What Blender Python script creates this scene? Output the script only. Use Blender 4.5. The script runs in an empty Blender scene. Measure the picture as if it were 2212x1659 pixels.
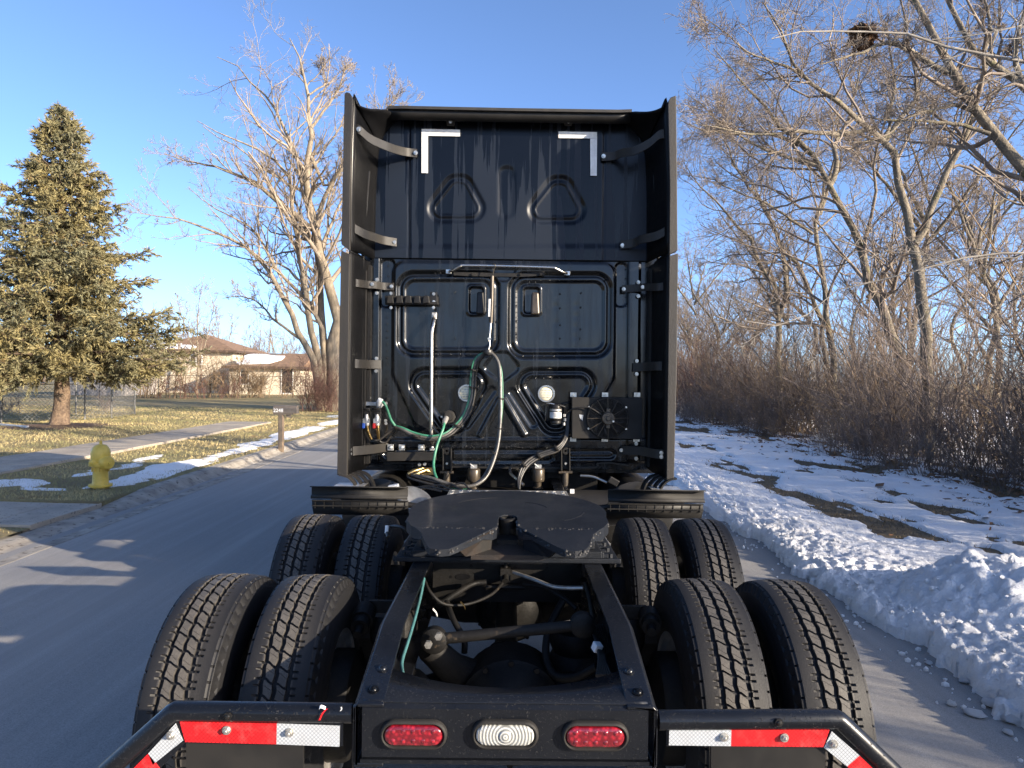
import bpy, bmesh, math, random
import numpy as np
from mathutils import Vector, Matrix, Euler

random.seed(7)
RNG = np.random.default_rng(11)
SC = bpy.context.scene
COL = SC.collection

# ------------------------------------------------------------------ camera
CAM_Z = 1.82
F_PX, IMG_W, IMG_H = 1534.0, 2212.0, 1659.0
_pitch = math.radians(-0.52)
_yaw = math.radians(0.22)
_roll = math.radians(0.68)
fwd = Vector((math.sin(_yaw) * math.cos(_pitch), math.cos(_yaw) * math.cos(_pitch), math.sin(_pitch)))
right0 = fwd.cross(Vector((0, 0, 1))).normalized()
up0 = right0.cross(fwd).normalized()
right = right0 * math.cos(_roll) + up0 * math.sin(_roll)
up = up0 * math.cos(_roll) - right0 * math.sin(_roll)
cam_data = bpy.data.cameras.new("camera")
cam_data.sensor_width = 36.0
cam_data.lens = F_PX / IMG_W * 36.0
cam_data.clip_end = 3000.0
cam_data.clip_start = 0.05
cam = bpy.data.objects.new("camera", cam_data)
COL.objects.link(cam)
m = Matrix((right, up, -fwd)).transposed().to_4x4()
m.translation = Vector((0, 0, CAM_Z))
cam.matrix_world = m
SC.camera = cam

# ------------------------------------------------------------------ sky and sun
SUN_EL, SUN_AZ = 16.0, 121.0          # degrees; azimuth clockwise from +Y
world = bpy.data.worlds.new("World")
SC.world = world
world.use_nodes = True
wn = world.node_tree
wn.nodes.clear()
w_out = wn.nodes.new("ShaderNodeOutputWorld")
w_bg = wn.nodes.new("ShaderNodeBackground")
w_sky = wn.nodes.new("ShaderNodeTexSky")
w_sky.sky_type = 'NISHITA'
w_sky.sun_disc = False
w_sky.sun_elevation = math.radians(SUN_EL)
w_sky.sun_rotation = math.radians(SUN_AZ)
w_sky.altitude = 200.0
w_sky.air_density = 0.5
w_sky.dust_density = 1.3
w_sky.ozone_density = 3.0
w_bg.inputs["Strength"].default_value = 0.106
wn.links.new(w_sky.outputs[0], w_bg.inputs[0])
wn.links.new(w_bg.outputs[0], w_out.inputs[0])
sd = bpy.data.lights.new("sun", 'SUN')
sd.energy = 3.3
sd.angle = math.radians(0.53)
sd.color = (1.0, 0.86, 0.68)
sun = bpy.data.objects.new("sun", sd)
COL.objects.link(sun)
_el, _az = math.radians(SUN_EL), math.radians(SUN_AZ)
SUN_DIR = Vector((math.sin(_az) * math.cos(_el), math.cos(_az) * math.cos(_el), math.sin(_el)))
sun.rotation_euler = SUN_DIR.to_track_quat('Z', 'Y').to_euler()
sun.location = (20, -12, 20)
SC.view_settings.view_transform = 'Standard'
SC.view_settings.look = 'None'
SC.view_settings.exposure = 1.95
SC.view_settings.gamma = 1.0
SC.view_settings.use_curve_mapping = False
SC.cycles.max_bounces = 6
SC.cycles.use_denoising = True

# ------------------------------------------------------------------ surveying helpers (photo bearing + real distance -> metres)
def at(px, py, y):
    d = fwd * F_PX + right * (px - IMG_W / 2) - up * (py - IMG_H / 2)
    t = y / d.y
    return Vector((d.x * t, y, CAM_Z + d.z * t))

def on_ground(px, py, z=0.0):
    d = fwd * F_PX + right * (px - IMG_W / 2) - up * (py - IMG_H / 2)
    t = (z - CAM_Z) / d.z
    return Vector((d.x * t, d.y * t, z))

# ------------------------------------------------------------------ materials
def nd(nt, typ, **kw):
    n = nt.nodes.new(typ)
    for k, v in kw.items():
        if k.startswith("i_"):
            n.inputs[k[2:]].default_value = v
        else:
            setattr(n, k, v)
    return n

def ramp(nt, src, stops):
    r = nt.nodes.new("ShaderNodeValToRGB")
    e = r.color_ramp.elements
    while len(e) < len(stops):
        e.new(0.5)
    for k, (p, c) in enumerate(stops):
        e[k].position = p
        e[k].color = (c if len(c) == 4 else (*c, 1)) if not isinstance(c, (int, float)) else (c, c, c, 1)
    nt.links.new(src, r.inputs[0])
    return r

def coords(nt, scale=(1, 1, 1), kind="Object"):
    tc = nt.nodes.new("ShaderNodeTexCoord")
    mp = nt.nodes.new("ShaderNodeMapping")
    mp.inputs["Scale"].default_value = scale
    nt.links.new(tc.outputs[kind], mp.inputs[0])
    return mp.outputs[0]

def noise(nt, vec, scale, detail=4, rough=0.55):
    n = nt.nodes.new("ShaderNodeTexNoise")
    n.inputs["Scale"].default_value = scale
    n.inputs["Detail"].default_value = detail
    n.inputs["Roughness"].default_value = rough
    nt.links.new(vec, n.inputs["Vector"])
    return n.outputs["Fac"]

def mixc(nt, fac, a, b):
    mx = nt.nodes.new("ShaderNodeMix")
    mx.data_type = 'RGBA'
    for s, v in ((0, fac), (6, a), (7, b)):
        if isinstance(v, (int, float)):
            mx.inputs[s].default_value = v
        elif isinstance(v, (tuple, list)):
            mx.inputs[s].default_value = (*v[:3], 1)
        else:
            nt.links.new(v, mx.inputs[s])
    return mx.outputs[2]

def base_mat(name):
    mt = bpy.data.materials.new(name)
    mt.use_nodes = True
    nt = mt.node_tree
    return mt, nt, nt.nodes["Principled BSDF"]

def bump(nt, b, height, strength, dist=0.01, prev=None):
    bp = nt.nodes.new("ShaderNodeBump")
    bp.inputs["Strength"].default_value = strength
    bp.inputs["Distance"].default_value = dist
    nt.links.new(height, bp.inputs["Height"])
    if prev is not None:
        nt.links.new(prev, bp.inputs["Normal"])
    nt.links.new(bp.outputs[0], b.inputs["Normal"])
    return bp.outputs[0]

def pm(name, c1, c2=None, scale=6.0, rough=0.5, rough2=None, metal=0.0, bmp=0.0, bscale=60.0, bdist=0.005, coat=0.0,
       stretch=(1, 1, 1), lo=0.35, hi=0.65, speck=None, detail=5):
    mt, nt, b = base_mat(name)
    b.inputs["Metallic"].default_value = metal
    b.inputs["Roughness"].default_value = rough
    b.inputs["Base Color"].default_value = (*c1, 1)
    if coat:
        b.inputs["Coat Weight"].default_value = coat
        b.inputs["Coat Roughness"].default_value = 0.08
    v = coords(nt, stretch)
    n = noise(nt, v, scale, detail)
    if c2 is not None:
        col = ramp(nt, n, [(lo, c1), (hi, c2)]).outputs[0]
        if speck is not None:                      # (colour, scale, threshold)
            ns = noise(nt, coords(nt), speck[1], 3)
            col = mixc(nt, ramp(nt, ns, [(speck[2], 0.0), (speck[2] + 0.05, 1.0)]).outputs[0], col, speck[0])
        nt.links.new(col, b.inputs["Base Color"])
    if rough2 is not None:
        nt.links.new(ramp(nt, n, [(lo, rough), (hi, rough2)]).outputs[0], b.inputs["Roughness"])
    if bmp:
        bump(nt, b, noise(nt, coords(nt), bscale, 5), bmp, bdist)
    return mt

# ------------------------------------------------------------------ mesh builder
def link(o, parent=None, off=None):
    COL.objects.link(o)
    if parent is not None:
        o.parent = parent
        if off is not None:
            o.matrix_parent_inverse = Matrix.Translation(-Vector(off))
    return o

def tag(o, label=None, cat=None, group=None, kind=None):
    if label: o["label"] = label
    if cat: o["category"] = cat
    if group: o["group"] = group
    if kind: o["kind"] = kind
    return o

def empty(name, loc=(0, 0, 0), rz=0.0):
    o = bpy.data.objects.new(name, None)
    o.empty_display_size = 0.2
    o.location = loc
    o.rotation_euler = (0, 0, rz)
    COL.objects.link(o)
    return o

def frame_of(d):
    d = Vector(d).normalized()
    r = Vector((0, 0, 1)) if abs(d.z) < 0.95 else Vector((1, 0, 0))
    u = d.cross(r).normalized()
    return d, u, d.cross(u).normalized()

class MB:
    def __init__(self):
        self.v, self.f, self.mi = [], [], []
        self.cur = 0
    def add(self, vs, fs):
        o = len(self.v)
        self.v += [tuple(p) for p in vs]
        self.f += [tuple(i + o for i in q) for q in fs]
        self.mi += [self.cur] * len(fs)
        return self
    def box(self, c, s, rot=None):
        c = Vector(c); hx, hy, hz = s[0] / 2, s[1] / 2, s[2] / 2
        vs = [Vector((x, y, z)) for x in (-hx, hx) for y in (-hy, hy) for z in (-hz, hz)]
        if rot is not None:
            R = rot if isinstance(rot, Matrix) else Euler(rot).to_matrix()
            vs = [R @ p for p in vs]
        return self.add([p + c for p in vs], [(0, 1, 3, 2), (4, 6, 7, 5), (0, 4, 5, 1), (2, 3, 7, 6), (0, 2, 6, 4), (1, 5, 7, 3)])
    def box2(self, a, b):
        a, b = Vector(a), Vector(b)
        return self.box((a + b) / 2, [abs(b[i] - a[i]) for i in range(3)])
    def rings(self, rr, cap=True, closed=False):
        n = len(rr[0]); vs = [p for r in rr for p in r]; fs = []
        for k in range(len(rr) - (0 if closed else 1)):
            k2 = (k + 1) % len(rr)
            for i in range(n):
                j = (i + 1) % n
                fs.append((k * n + i, k * n + j, k2 * n + j, k2 * n + i))
        if cap and not closed:
            fs.append(tuple(range(n))[::-1]); fs.append(tuple((len(rr) - 1) * n + i for i in range(n)))
        return self.add(vs, fs)
    def cyl(self, a, b, r0, r1=None, n=12, cap=True):
        a, b = Vector(a), Vector(b); r1 = r0 if r1 is None else r1
        d, u, w = frame_of(b - a)
        ring = lambda p, r: [p + (u * math.cos(2 * math.pi * i / n) + w * math.sin(2 * math.pi * i / n)) * r for i in range(n)]
        return self.rings([ring(a, r0), ring(b, r1)], cap)
    def lathe(self, o, axis, prof, n=24, cap=True):
        o = Vector(o); d, u, w = frame_of(axis); rr = []
        for (h, r) in prof:
            rr.append([o + d * h + (u * math.cos(2 * math.pi * i / n) + w * math.sin(2 * math.pi * i / n)) * r for i in range(n)])
        return self.rings(rr, cap)
    def tube(self, pts, r, n=8, smooth=0, cap=True):
        pts = [Vector(p) for p in pts]
        if smooth: pts = spline(pts, smooth)
        rr = []; pu = None
        for k, p in enumerate(pts):
            t = (pts[min(k + 1, len(pts) - 1)] - pts[max(k - 1, 0)]).normalized()
            if pu is None: _, pu, _ = frame_of(t)
            u = (pu - t * pu.dot(t)).normalized(); pu = u; w = t.cross(u)
            rad = r[k] if isinstance(r, (list, tuple)) else r
            rr.append([p + (u * math.cos(2 * math.pi * i / n) + w * math.sin(2 * math.pi * i / n)) * rad for i in range(n)])
        return self.rings(rr, cap)
    def strip(self, pts, wv, th, smooth=0):
        """flat bar swept along pts; wv = full-width vector, th = thickness"""
        pts = [Vector(p) for p in pts]
        if smooth: pts = spline(pts, smooth)
        wv = Vector(wv); rr = []
        for k, p in enumerate(pts):
            t = (pts[min(k + 1, len(pts) - 1)] - pts[max(k - 1, 0)]).normalized()
            nn = t.cross(wv).normalized() * th / 2; h = wv / 2
            rr.append([p - h - nn, p + h - nn, p + h + nn, p - h + nn])
        return self.rings(rr)
    def prism(self, poly, ex):
        """poly: list of 3d points in one plane, ex: extrusion vector"""
        ex = Vector(ex); poly = [Vector(p) for p in poly]
        return self.rings([poly, [p + ex for p in poly]])
    def dome(self, c, axis, r, h=None, n=8, k=3):
        h = r if h is None else h
        prof = [(h * math.sin(a), max(r * math.cos(a), r * 0.02)) for a in [math.pi / 2 * i / k for i in range(k + 1)]]
        return self.lathe(c, axis, prof, n)
    def loft(self, A, B, th=0.0):
        n = len(A); vs = [Vector(p) for p in A] + [Vector(p) for p in B]
        return self.add(vs, [(i, i + 1, n + i + 1, n + i) for i in range(n - 1)])
    def build(self, name, mats, parent=None, off=None, smooth=None, bevel=0.0, solid=0.0, segs=2, weld=False):
        me = bpy.data.meshes.new(name)
        me.from_pydata(self.v, [], self.f)
        if not isinstance(mats, (list, tuple)): mats = [mats]
        for q in mats: me.materials.append(q)
        if len(mats) > 1: me.polygons.foreach_set("material_index", self.mi)
        if smooth is not None:
            me.polygons.foreach_set("use_smooth", [True] * len(me.polygons))
        bm = bmesh.new(); bm.from_mesh(me)
        if weld: bmesh.ops.remove_doubles(bm, verts=bm.verts, dist=1e-5)
        bmesh.ops.recalc_face_normals(bm, faces=bm.faces); bm.to_mesh(me); bm.free()
        if smooth is not None: me.set_sharp_from_angle(angle=math.radians(smooth))
        me.update()
        o = bpy.data.objects.new(name, me)
        if solid:
            sm = o.modifiers.new("solid", 'SOLIDIFY'); sm.thickness = solid; sm.offset = 0
        if bevel:
            bv = o.modifiers.new("bevel", 'BEVEL'); bv.width = bevel; bv.segments = segs
            bv.limit_method = 'ANGLE'; bv.angle_limit = math.radians(40)
        return link(o, parent, off)

def spline(pts, k):
    """Catmull-Rom through pts, k points per span"""
    P = [pts[0]] + list(pts) + [pts[-1]]; out = []
    for i in range(1, len(P) - 2):
        for s in range(k):
            t = s / k; a, b, c, d = P[i - 1], P[i], P[i + 1], P[i + 2]
            out.append(0.5 * ((2 * b) + (c - a) * t + (2 * a - 5 * b + 4 * c - d) * t * t + (3 * b - 3 * c + d - a) * t ** 3))
    out.append(P[-2]); return out

def np_mesh(name, V, Q, mat, parent=None, off=None, smooth=True, attr=None):
    """big meshes straight from arrays: V (n,3), Q (m,3 or 4)"""
    V = np.asarray(V, np.float32); Q = np.asarray(Q, np.int32); k = Q.shape[1]
    me = bpy.data.meshes.new(name)
    me.vertices.add(len(V)); me.vertices.foreach_set("co", V.ravel())
    me.loops.add(Q.size); me.loops.foreach_set("vertex_index", Q.ravel())
    me.polygons.add(len(Q)); me.polygons.foreach_set("loop_start", np.arange(0, Q.size, k, dtype=np.int32))
    me.polygons.foreach_set("use_smooth", np.full(len(Q), smooth, bool))
    if attr is not None:
        a = me.attributes.new("tone", 'FLOAT', 'POINT'); a.data.foreach_set("value", np.asarray(attr, np.float32))
    me.materials.append(mat); me.update(calc_edges=True); me.validate()
    o = bpy.data.objects.new(name, me)
    return link(o, parent, off)

def grid_quads(nr, nc):
    i = np.arange(nr - 1)[:, None] * nc + np.arange(nc - 1)[None, :]
    return np.stack([i, i + 1, i + nc + 1, i + nc], -1).reshape(-1, 4)

# value noise / cell noise in numpy
def _hash(ix, iy, s):
    h = (ix.astype(np.int64) * 374761393 + iy.astype(np.int64) * 668265263 + s * 982451653) & 0x7fffffff
    h = ((h ^ (h >> 13)) * 1274126177) & 0x7fffffff
    return ((h ^ (h >> 16)) & 0xffff) / 65535.0
def vnoise(x, y, s=0):
    ix, iy = np.floor(x), np.floor(y); fx, fy = x - ix, y - iy
    fx, fy = fx * fx * (3 - 2 * fx), fy * fy * (3 - 2 * fy)
    a, b, c, d = _hash(ix, iy, s), _hash(ix + 1, iy, s), _hash(ix, iy + 1, s), _hash(ix + 1, iy + 1, s)
    return (a * (1 - fx) + b * fx) * (1 - fy) + (c * (1 - fx) + d * fx) * fy
def fbm(x, y, o=4, s=0):
    r, a, t = 0, 0.5, 0
    for k in range(o):
        r = r + a * vnoise(x * 2 ** k + 17.3 * k, y * 2 ** k - 9.1 * k, s + k); t += a; a *= 0.5
    return r / t
def cells(x, y, s=0):
    ix, iy = np.floor(x), np.floor(y); best = np.full(x.shape, 9.0)
    for dx in (-1, 0, 1):
        for dy in (-1, 0, 1):
            cx, cy = ix + dx, iy + dy
            d = np.hypot(cx + _hash(cx, cy, s) - x, cy + _hash(cx, cy, s + 5) - y)
            best = np.minimum(best, d)
    return best

# vectorised tubes: P (N,K,3), R (N,K), S sides
def tubes(P, R, S):
    N, K, _ = P.shape
    T = np.gradient(P, axis=1); T /= np.linalg.norm(T, axis=2, keepdims=True) + 1e-9
    ref = np.where(np.abs(T[:, :1, 2:3]) < 0.9, np.array([0, 0, 1.0]), np.array([1.0, 0, 0]))
    U = np.cross(T, np.broadcast_to(ref, T.shape)); U /= np.linalg.norm(U, axis=2, keepdims=True) + 1e-9
    W = np.cross(T, U)
    a = 2 * np.pi * np.arange(S) / S
    ring = P[:, :, None, :] + R[:, :, None, None] * (U[:, :, None, :] * np.cos(a)[None, None, :, None] + W[:, :, None, :] * np.sin(a)[None, None, :, None])
    V = ring.reshape(-1, 3)
    base = (np.arange(N)[:, None, None] * K + np.arange(K - 1)[None, :, None]) * S
    i = np.arange(S)[None, None, :]; j = (i + 1) % S
    Q = np.stack([base + i, base + j, base + S + j, base + S + i], -1).reshape(-1, 4)
    return V, Q

class Soup:
    def __init__(self): self.V, self.Q, self.n = [], [], 0
    def add(self, V, Q):
        self.V.append(V); self.Q.append(Q + self.n); self.n += len(V)
    def tubes(self, P, R, S): self.add(*tubes(P, R, S))
    def build(self, name, mat, parent=None, off=None, smooth=True):
        return np_mesh(name, np.concatenate(self.V), np.concatenate(self.Q), mat, parent, off, smooth)

def resample(pts, K):
    pts = np.array([tuple(p) for p in spline([Vector(p) for p in pts], 6)])
    d = np.r_[0, np.cumsum(np.linalg.norm(np.diff(pts, axis=0), axis=1))]
    t = np.linspace(0, d[-1], K)
    return np.stack([np.interp(t, d, pts[:, k]) for k in range(3)], 1)

def sprout(P, R, rng, n, t0, t1, lf, ang, upb, wob, K, rf=0.6, rmax=9.0, tip=0.25, droop=0.0, outward=None):
    """children of branches P (N,K0,3): n each, length = lf * parent length, angle range ang (deg)"""
    N, K0, _ = P.shape
    L = np.linalg.norm(np.diff(P, axis=1), axis=2).sum(1)
    idx = np.repeat(np.arange(N), n); M = len(idx)
    t = rng.uniform(t0, t1, M); u = t * (K0 - 1); k = np.minimum(u.astype(int), K0 - 2); f = (u - k)[:, None]
    A, B = P[idx, k], P[idx, k + 1]
    pos = A * (1 - f) + B * f
    T = B - A; T /= np.linalg.norm(T, axis=1, keepdims=True) + 1e-9
    pr = R[idx, k] * (1 - f[:, 0]) + R[idx, k + 1] * f[:, 0]
    rv = rng.normal(size=(M, 3)); pe = rv - T * (rv * T).sum(1, keepdims=True); pe /= np.linalg.norm(pe, axis=1, keepdims=True) + 1e-9
    a = np.radians(rng.uniform(*ang, M))[:, None]
    D = T * np.cos(a) + pe * np.sin(a); D[:, 2] += upb
    if outward is not None: D += outward
    D /= np.linalg.norm(D, axis=1, keepdims=True)
    ln = L[idx] * rng.uniform(lf[0], lf[1], M) * (1.15 - 0.6 * t)
    pts = [pos]; d = D.copy()
    for s in range(1, K):
        d = d + rng.normal(size=(M, 3)) * wob; d[:, 2] += upb * 0.25 - droop
        d /= np.linalg.norm(d, axis=1, keepdims=True)
        pts.append(pts[-1] + d * (ln / (K - 1))[:, None])
    CP = np.stack(pts, 1)
    r0 = np.minimum(pr * rf, rmax)
    CR = r0[:, None] * np.linspace(1, tip, K)[None, :]
    return CP, CR
# ------------------------------------------------------------------ surfaces
def asphalt_mat():
    mt, nt, b = base_mat("asphalt")
    v = coords(nt)
    big = noise(nt, v, 0.35, 5, 0.6)
    fine = noise(nt, v, 150, 4, 0.8)
    ag = nt.nodes.new("ShaderNodeTexVoronoi"); ag.inputs["Scale"].default_value = 130
    nt.links.new(v, ag.inputs["Vector"])
    c = ramp(nt, big, [(0.3, (0.28, 0.268, 0.25)), (0.7, (0.35, 0.335, 0.312))]).outputs[0]
    c = mixc(nt, ramp(nt, fine, [(0.35, 0.0), (0.7, 1.0)]).outputs[0], mixc(nt, 0.6, c, (0.05, 0.05, 0.05)), mixc(nt, 0.45, c, (0.45, 0.43, 0.40)))
    st = noise(nt, coords(nt, (1.3, 0.12, 1)), 1.2, 5, 0.65)
    c = mixc(nt, ramp(nt, st, [(0.45, 0.0), (0.75, 0.5)]).outputs[0], c, (0.39, 0.365, 0.33))
    tr_ = noise(nt, coords(nt, (2.6, 0.045, 1)), 1.6, 5, 0.6)
    c = mixc(nt, ramp(nt, tr_, [(0.35, 0.0), (0.5, 0.35), (0.7, 0.0)]).outputs[0], c, (0.16, 0.15, 0.14))
    nt.links.new(c, b.inputs["Base Color"])
    b.inputs["Roughness"].default_value = 0.85
    bump(nt, b, fine, 0.5, 0.004)
    return mt

def lawn_mat():
    mt, nt, b = base_mat("dormant_lawn")
    v = coords(nt)
    n1 = noise(nt, v, 0.25, 6, 0.6); n2 = noise(nt, coords(nt, (0.6, 2.0, 1)), 0.9, 5, 0.65); n3 = noise(nt, v, 35, 4, 0.7)
    c = ramp(nt, n1, [(0.35, (0.42, 0.32, 0.14)), (0.55, (0.30, 0.255, 0.105)), (0.7, (0.22, 0.205, 0.09))]).outputs[0]
    c = mixc(nt, ramp(nt, n2, [(0.42, 0.0), (0.7, 0.75)]).outputs[0], c, (0.24, 0.155, 0.075))
    c = mixc(nt, ramp(nt, n3, [(0.35, 0.0), (0.7, 0.7)]).outputs[0], c, (0.085, 0.07, 0.035))
    nt.links.new(c, b.inputs["Base Color"]); b.inputs["Roughness"].default_value = 0.95
    bump(nt, b, noise(nt, v, 60, 5, 0.75), 0.9, 0.04)
    return mt

def snow_mat(name, dirty=0.35):
    mt, nt, b = base_mat(name)
    v = coords(nt)
    n1 = noise(nt, v, 1.3, 5, 0.6); n2 = noise(nt, v, 38, 4, 0.7)
    c = ramp(nt, n1, [(0.35, (0.89, 0.895, 0.90)), (0.75, (0.80, 0.79, 0.77))]).outputs[0]
    c = mixc(nt, ramp(nt, n2, [(0.55, 0.0), (0.8, dirty)]).outputs[0], c, (0.42, 0.38, 0.33))
    nt.links.new(c, b.inputs["Base Color"]); b.inputs["Roughness"].default_value = 0.7
    b.inputs["Subsurface Weight"].default_value = 0.0
    p = bump(nt, b, noise(nt, v, 24, 6, 0.75), 1.0, 0.04)
    bump(nt, b, noise(nt, v, 150, 3, 0.7), 0.5, 0.006, p)
    return mt

M = {}
M["asphalt"] = asphalt_mat()
M["lawn"] = lawn_mat()
M["snow"] = snow_mat("old_snow", 0.3)
M["snow_clean"] = snow_mat("thin_snow", 0.12)
M["concrete"] = pm("concrete", (0.37, 0.32, 0.255), (0.27, 0.235, 0.19), 2.2, 0.9, bmp=0.5, bscale=90, bdist=0.006, speck=((0.11, 0.10, 0.09), 24, 0.62))
M["kerb"] = pm("kerb_concrete", (0.34, 0.31, 0.26), (0.20, 0.175, 0.145), 3.5, 0.9, bmp=0.5, bscale=70, bdist=0.006, speck=((0.12, 0.10, 0.08), 14, 0.6))
M["verge"] = pm("matted_grass", (0.16, 0.115, 0.062), (0.075, 0.055, 0.033), 9, 0.95, bmp=1.0, bscale=45, bdist=0.04, speck=((0.24, 0.19, 0.11), 60, 0.58))
M["mulch"] = pm("mulch", (0.15, 0.09, 0.055), (0.07, 0.042, 0.028), 9, 0.95, bmp=1.0, bscale=45, bdist=0.04)

def kerb_x(y):
    return -5.16 - 0.022 * (y - 9.0)
def road_r(y):
    return 2.86 - 0.0 * y

def lawn_z(x, y):
    """height of the left lawn: behind the kerb it rises gently"""
    s = np.clip((kerb_x(y) - 0.35 - x) / 6.0, 0, 1)
    return 0.115 + 0.10 * s + 0.035 * (fbm(x * 0.5, y * 0.5, 3, 3) - 0.5) * np.clip(s * 6, 0, 1)

# base ground to the horizon
g = MB(); g.add([(-900, -300, -0.12), (900, -300, -0.12), (900, 1500, -0.12), (-900, 1500, -0.12)], [(0, 1, 2, 3)])
tag(g.build("ground", M["lawn"]), kind="structure")

# road sheet with a little crown
ys = np.r_[np.linspace(-25, 40, 66), np.linspace(45, 300, 40)]
xs = np.linspace(-6.6, 4.2, 24)
X, Yg = np.meshgrid(xs, ys)
Z = 0.03 - 0.004 * (X + 1.2) ** 2 * 0.28 + 0.006 * (fbm(X * 0.4, Yg * 0.25, 3, 21) - 0.5)
np_o = np_mesh("road", np.stack([X, Yg, Z], -1).reshape(-1, 3), grid_quads(len(ys), len(xs)), M["asphalt"])
tag(np_o, kind="structure")

# left kerb and gutter: swept profile with joints
ROAD_EDGE_Z = 0.015
kb = MB()
def kerb_profile(y, drop=1.0):
    x0 = kerb_x(y)
    return [Vector((x0 + 0.42, y, -0.02)), Vector((x0 + 0.42, y, 0.020)), Vector((x0 + 0.14, y, 0.012)), Vector((x0 + 0.06, y, 0.012 + 0.03 * drop)),
            Vector((x0 - 0.02, y, 0.012 + 0.095 * drop)), Vector((x0 - 0.07, y, 0.012 + 0.115 * drop)), Vector((x0 - 0.20, y, 0.012 + 0.12 * drop)), Vector((x0 - 0.20, y, -0.02))]
joints = [9.35 + 3.05 * k for k in range(30)]
kerb_root = empty("kerb", (kerb_x(20), 20, 0)); kerb_root["kind"] = "structure"
for a, b_ in zip(joints[:-1], joints[1:]):
    s = MB(); n = 7
    s.rings([kerb_profile(a + 0.006 + (b_ - a - 0.012) * i / (n - 1), (0.35 + 0.65 * min(1, (a + (b_ - a) * i / (n - 1) - 9.35) / 1.2)) if a < 9.4 else 1.0) for i in range(n)])
    s.build("kerb_stone", M["kerb"], kerb_root, (kerb_x(20), 20, 0))
# dropped kerb across the driveway mouth and the next stretch back
for a, b_, dr in ((7.9, 9.345, 0.3), (4.9, 7.89, 0.3), (1.9, 4.89, 1.0), (-1.1, 1.89, 1.0), (-6, -1.11, 1.0)):
    s = MB(); s.rings([kerb_profile(a + (b_ - a) * i / 4, dr) for i in range(5)])
    s.build("kerb_stone", M["kerb"], kerb_root, (kerb_x(20), 20, 0))

# left lawn sheet
ys = np.r_[9.3005, np.linspace(9.30, 40, 130), np.linspace(41, 130, 40)]
us = np.r_[0.1895, np.linspace(0.19, 12, 90), np.linspace(12.6, 80, 40)]
Yg = np.repeat(ys[:, None], len(us), 1); X = kerb_x(Yg) - us[None, :]
Zl = lawn_z(X, Yg); Zl[0] = -0.1; Zl[:, 0] = -0.1
tag(np_mesh("lawn", np.stack([X, Yg, Zl], -1).reshape(-1, 3), grid_quads(len(ys), len(us)), M["lawn"]), kind="structure")
ys = np.linspace(-8, 7.95, 60); us = np.linspace(0.19, 30, 70)
Yg = np.repeat(ys[:, None], len(us), 1); X = kerb_x(Yg) - us[None, :]
Zg = lawn_z(X, Yg) - 0.04
tag(np_mesh("front_lawn", np.stack([X, Yg, Zg], -1).reshape(-1, 3), grid_quads(len(ys), len(us)), M["lawn"]), kind="structure")

# driveway apron between the two lawns
dv = MB()
dxs = [kerb_x(8.6) - 0.19 - (0 if k == 0 else .55 + (k - 1) * 2.6) for k in range(12)]
drive_root = empty("driveway", (-8, 8.6, 0)); drive_root["kind"] = "structure"
dz_ = lambda x, k: 0.104 if k == 0 else float(lawn_z(np.array(x), np.array(9.3))) - 0.012
for k in range(11):
    s = MB(); s.rings([[Vector((x, 7.96, -0.05)), Vector((x, 9.36, -0.05)), Vector((x, 9.36, z)), Vector((x, 7.96, z))]
                       for x, z in ((dxs[k] - 0.006, dz_(dxs[k], k)), (dxs[k + 1] + 0.006, dz_(dxs[k + 1], k + 1)))])
    s.build("concrete_slab", M["concrete"], drive_root, (-8, 8.6, 0), bevel=0.006)

# sidewalk slabs
side_root = empty("sidewalk", (-8.9, 16, 0)); side_root["kind"] = "structure"
SW0, SW1 = -8.15, -9.6
for k in range(10):
    a, b_ = 9.42 + 1.5 * k, 9.42 + 1.5 * (k + 1) - 0.014
    zz = 0.205 + 0.006 * random.uniform(-1, 1)
    s = MB(); s.add([(SW0, a, zz - .12), (SW1, a, zz - .12), (SW1, b_, zz - .12), (SW0, b_, zz - .12), (SW0, a, zz), (SW1, a, zz), (SW1, b_, zz), (SW0, b_, zz)],
                    [(0, 1, 2, 3), (4, 5, 6, 7), (0, 1, 5, 4), (1, 2, 6, 5), (2, 3, 7, 6), (3, 0, 4, 7)])
    s.build("concrete_slab", M["concrete"], side_root, (-8.9, 16, 0), bevel=0.008)

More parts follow.
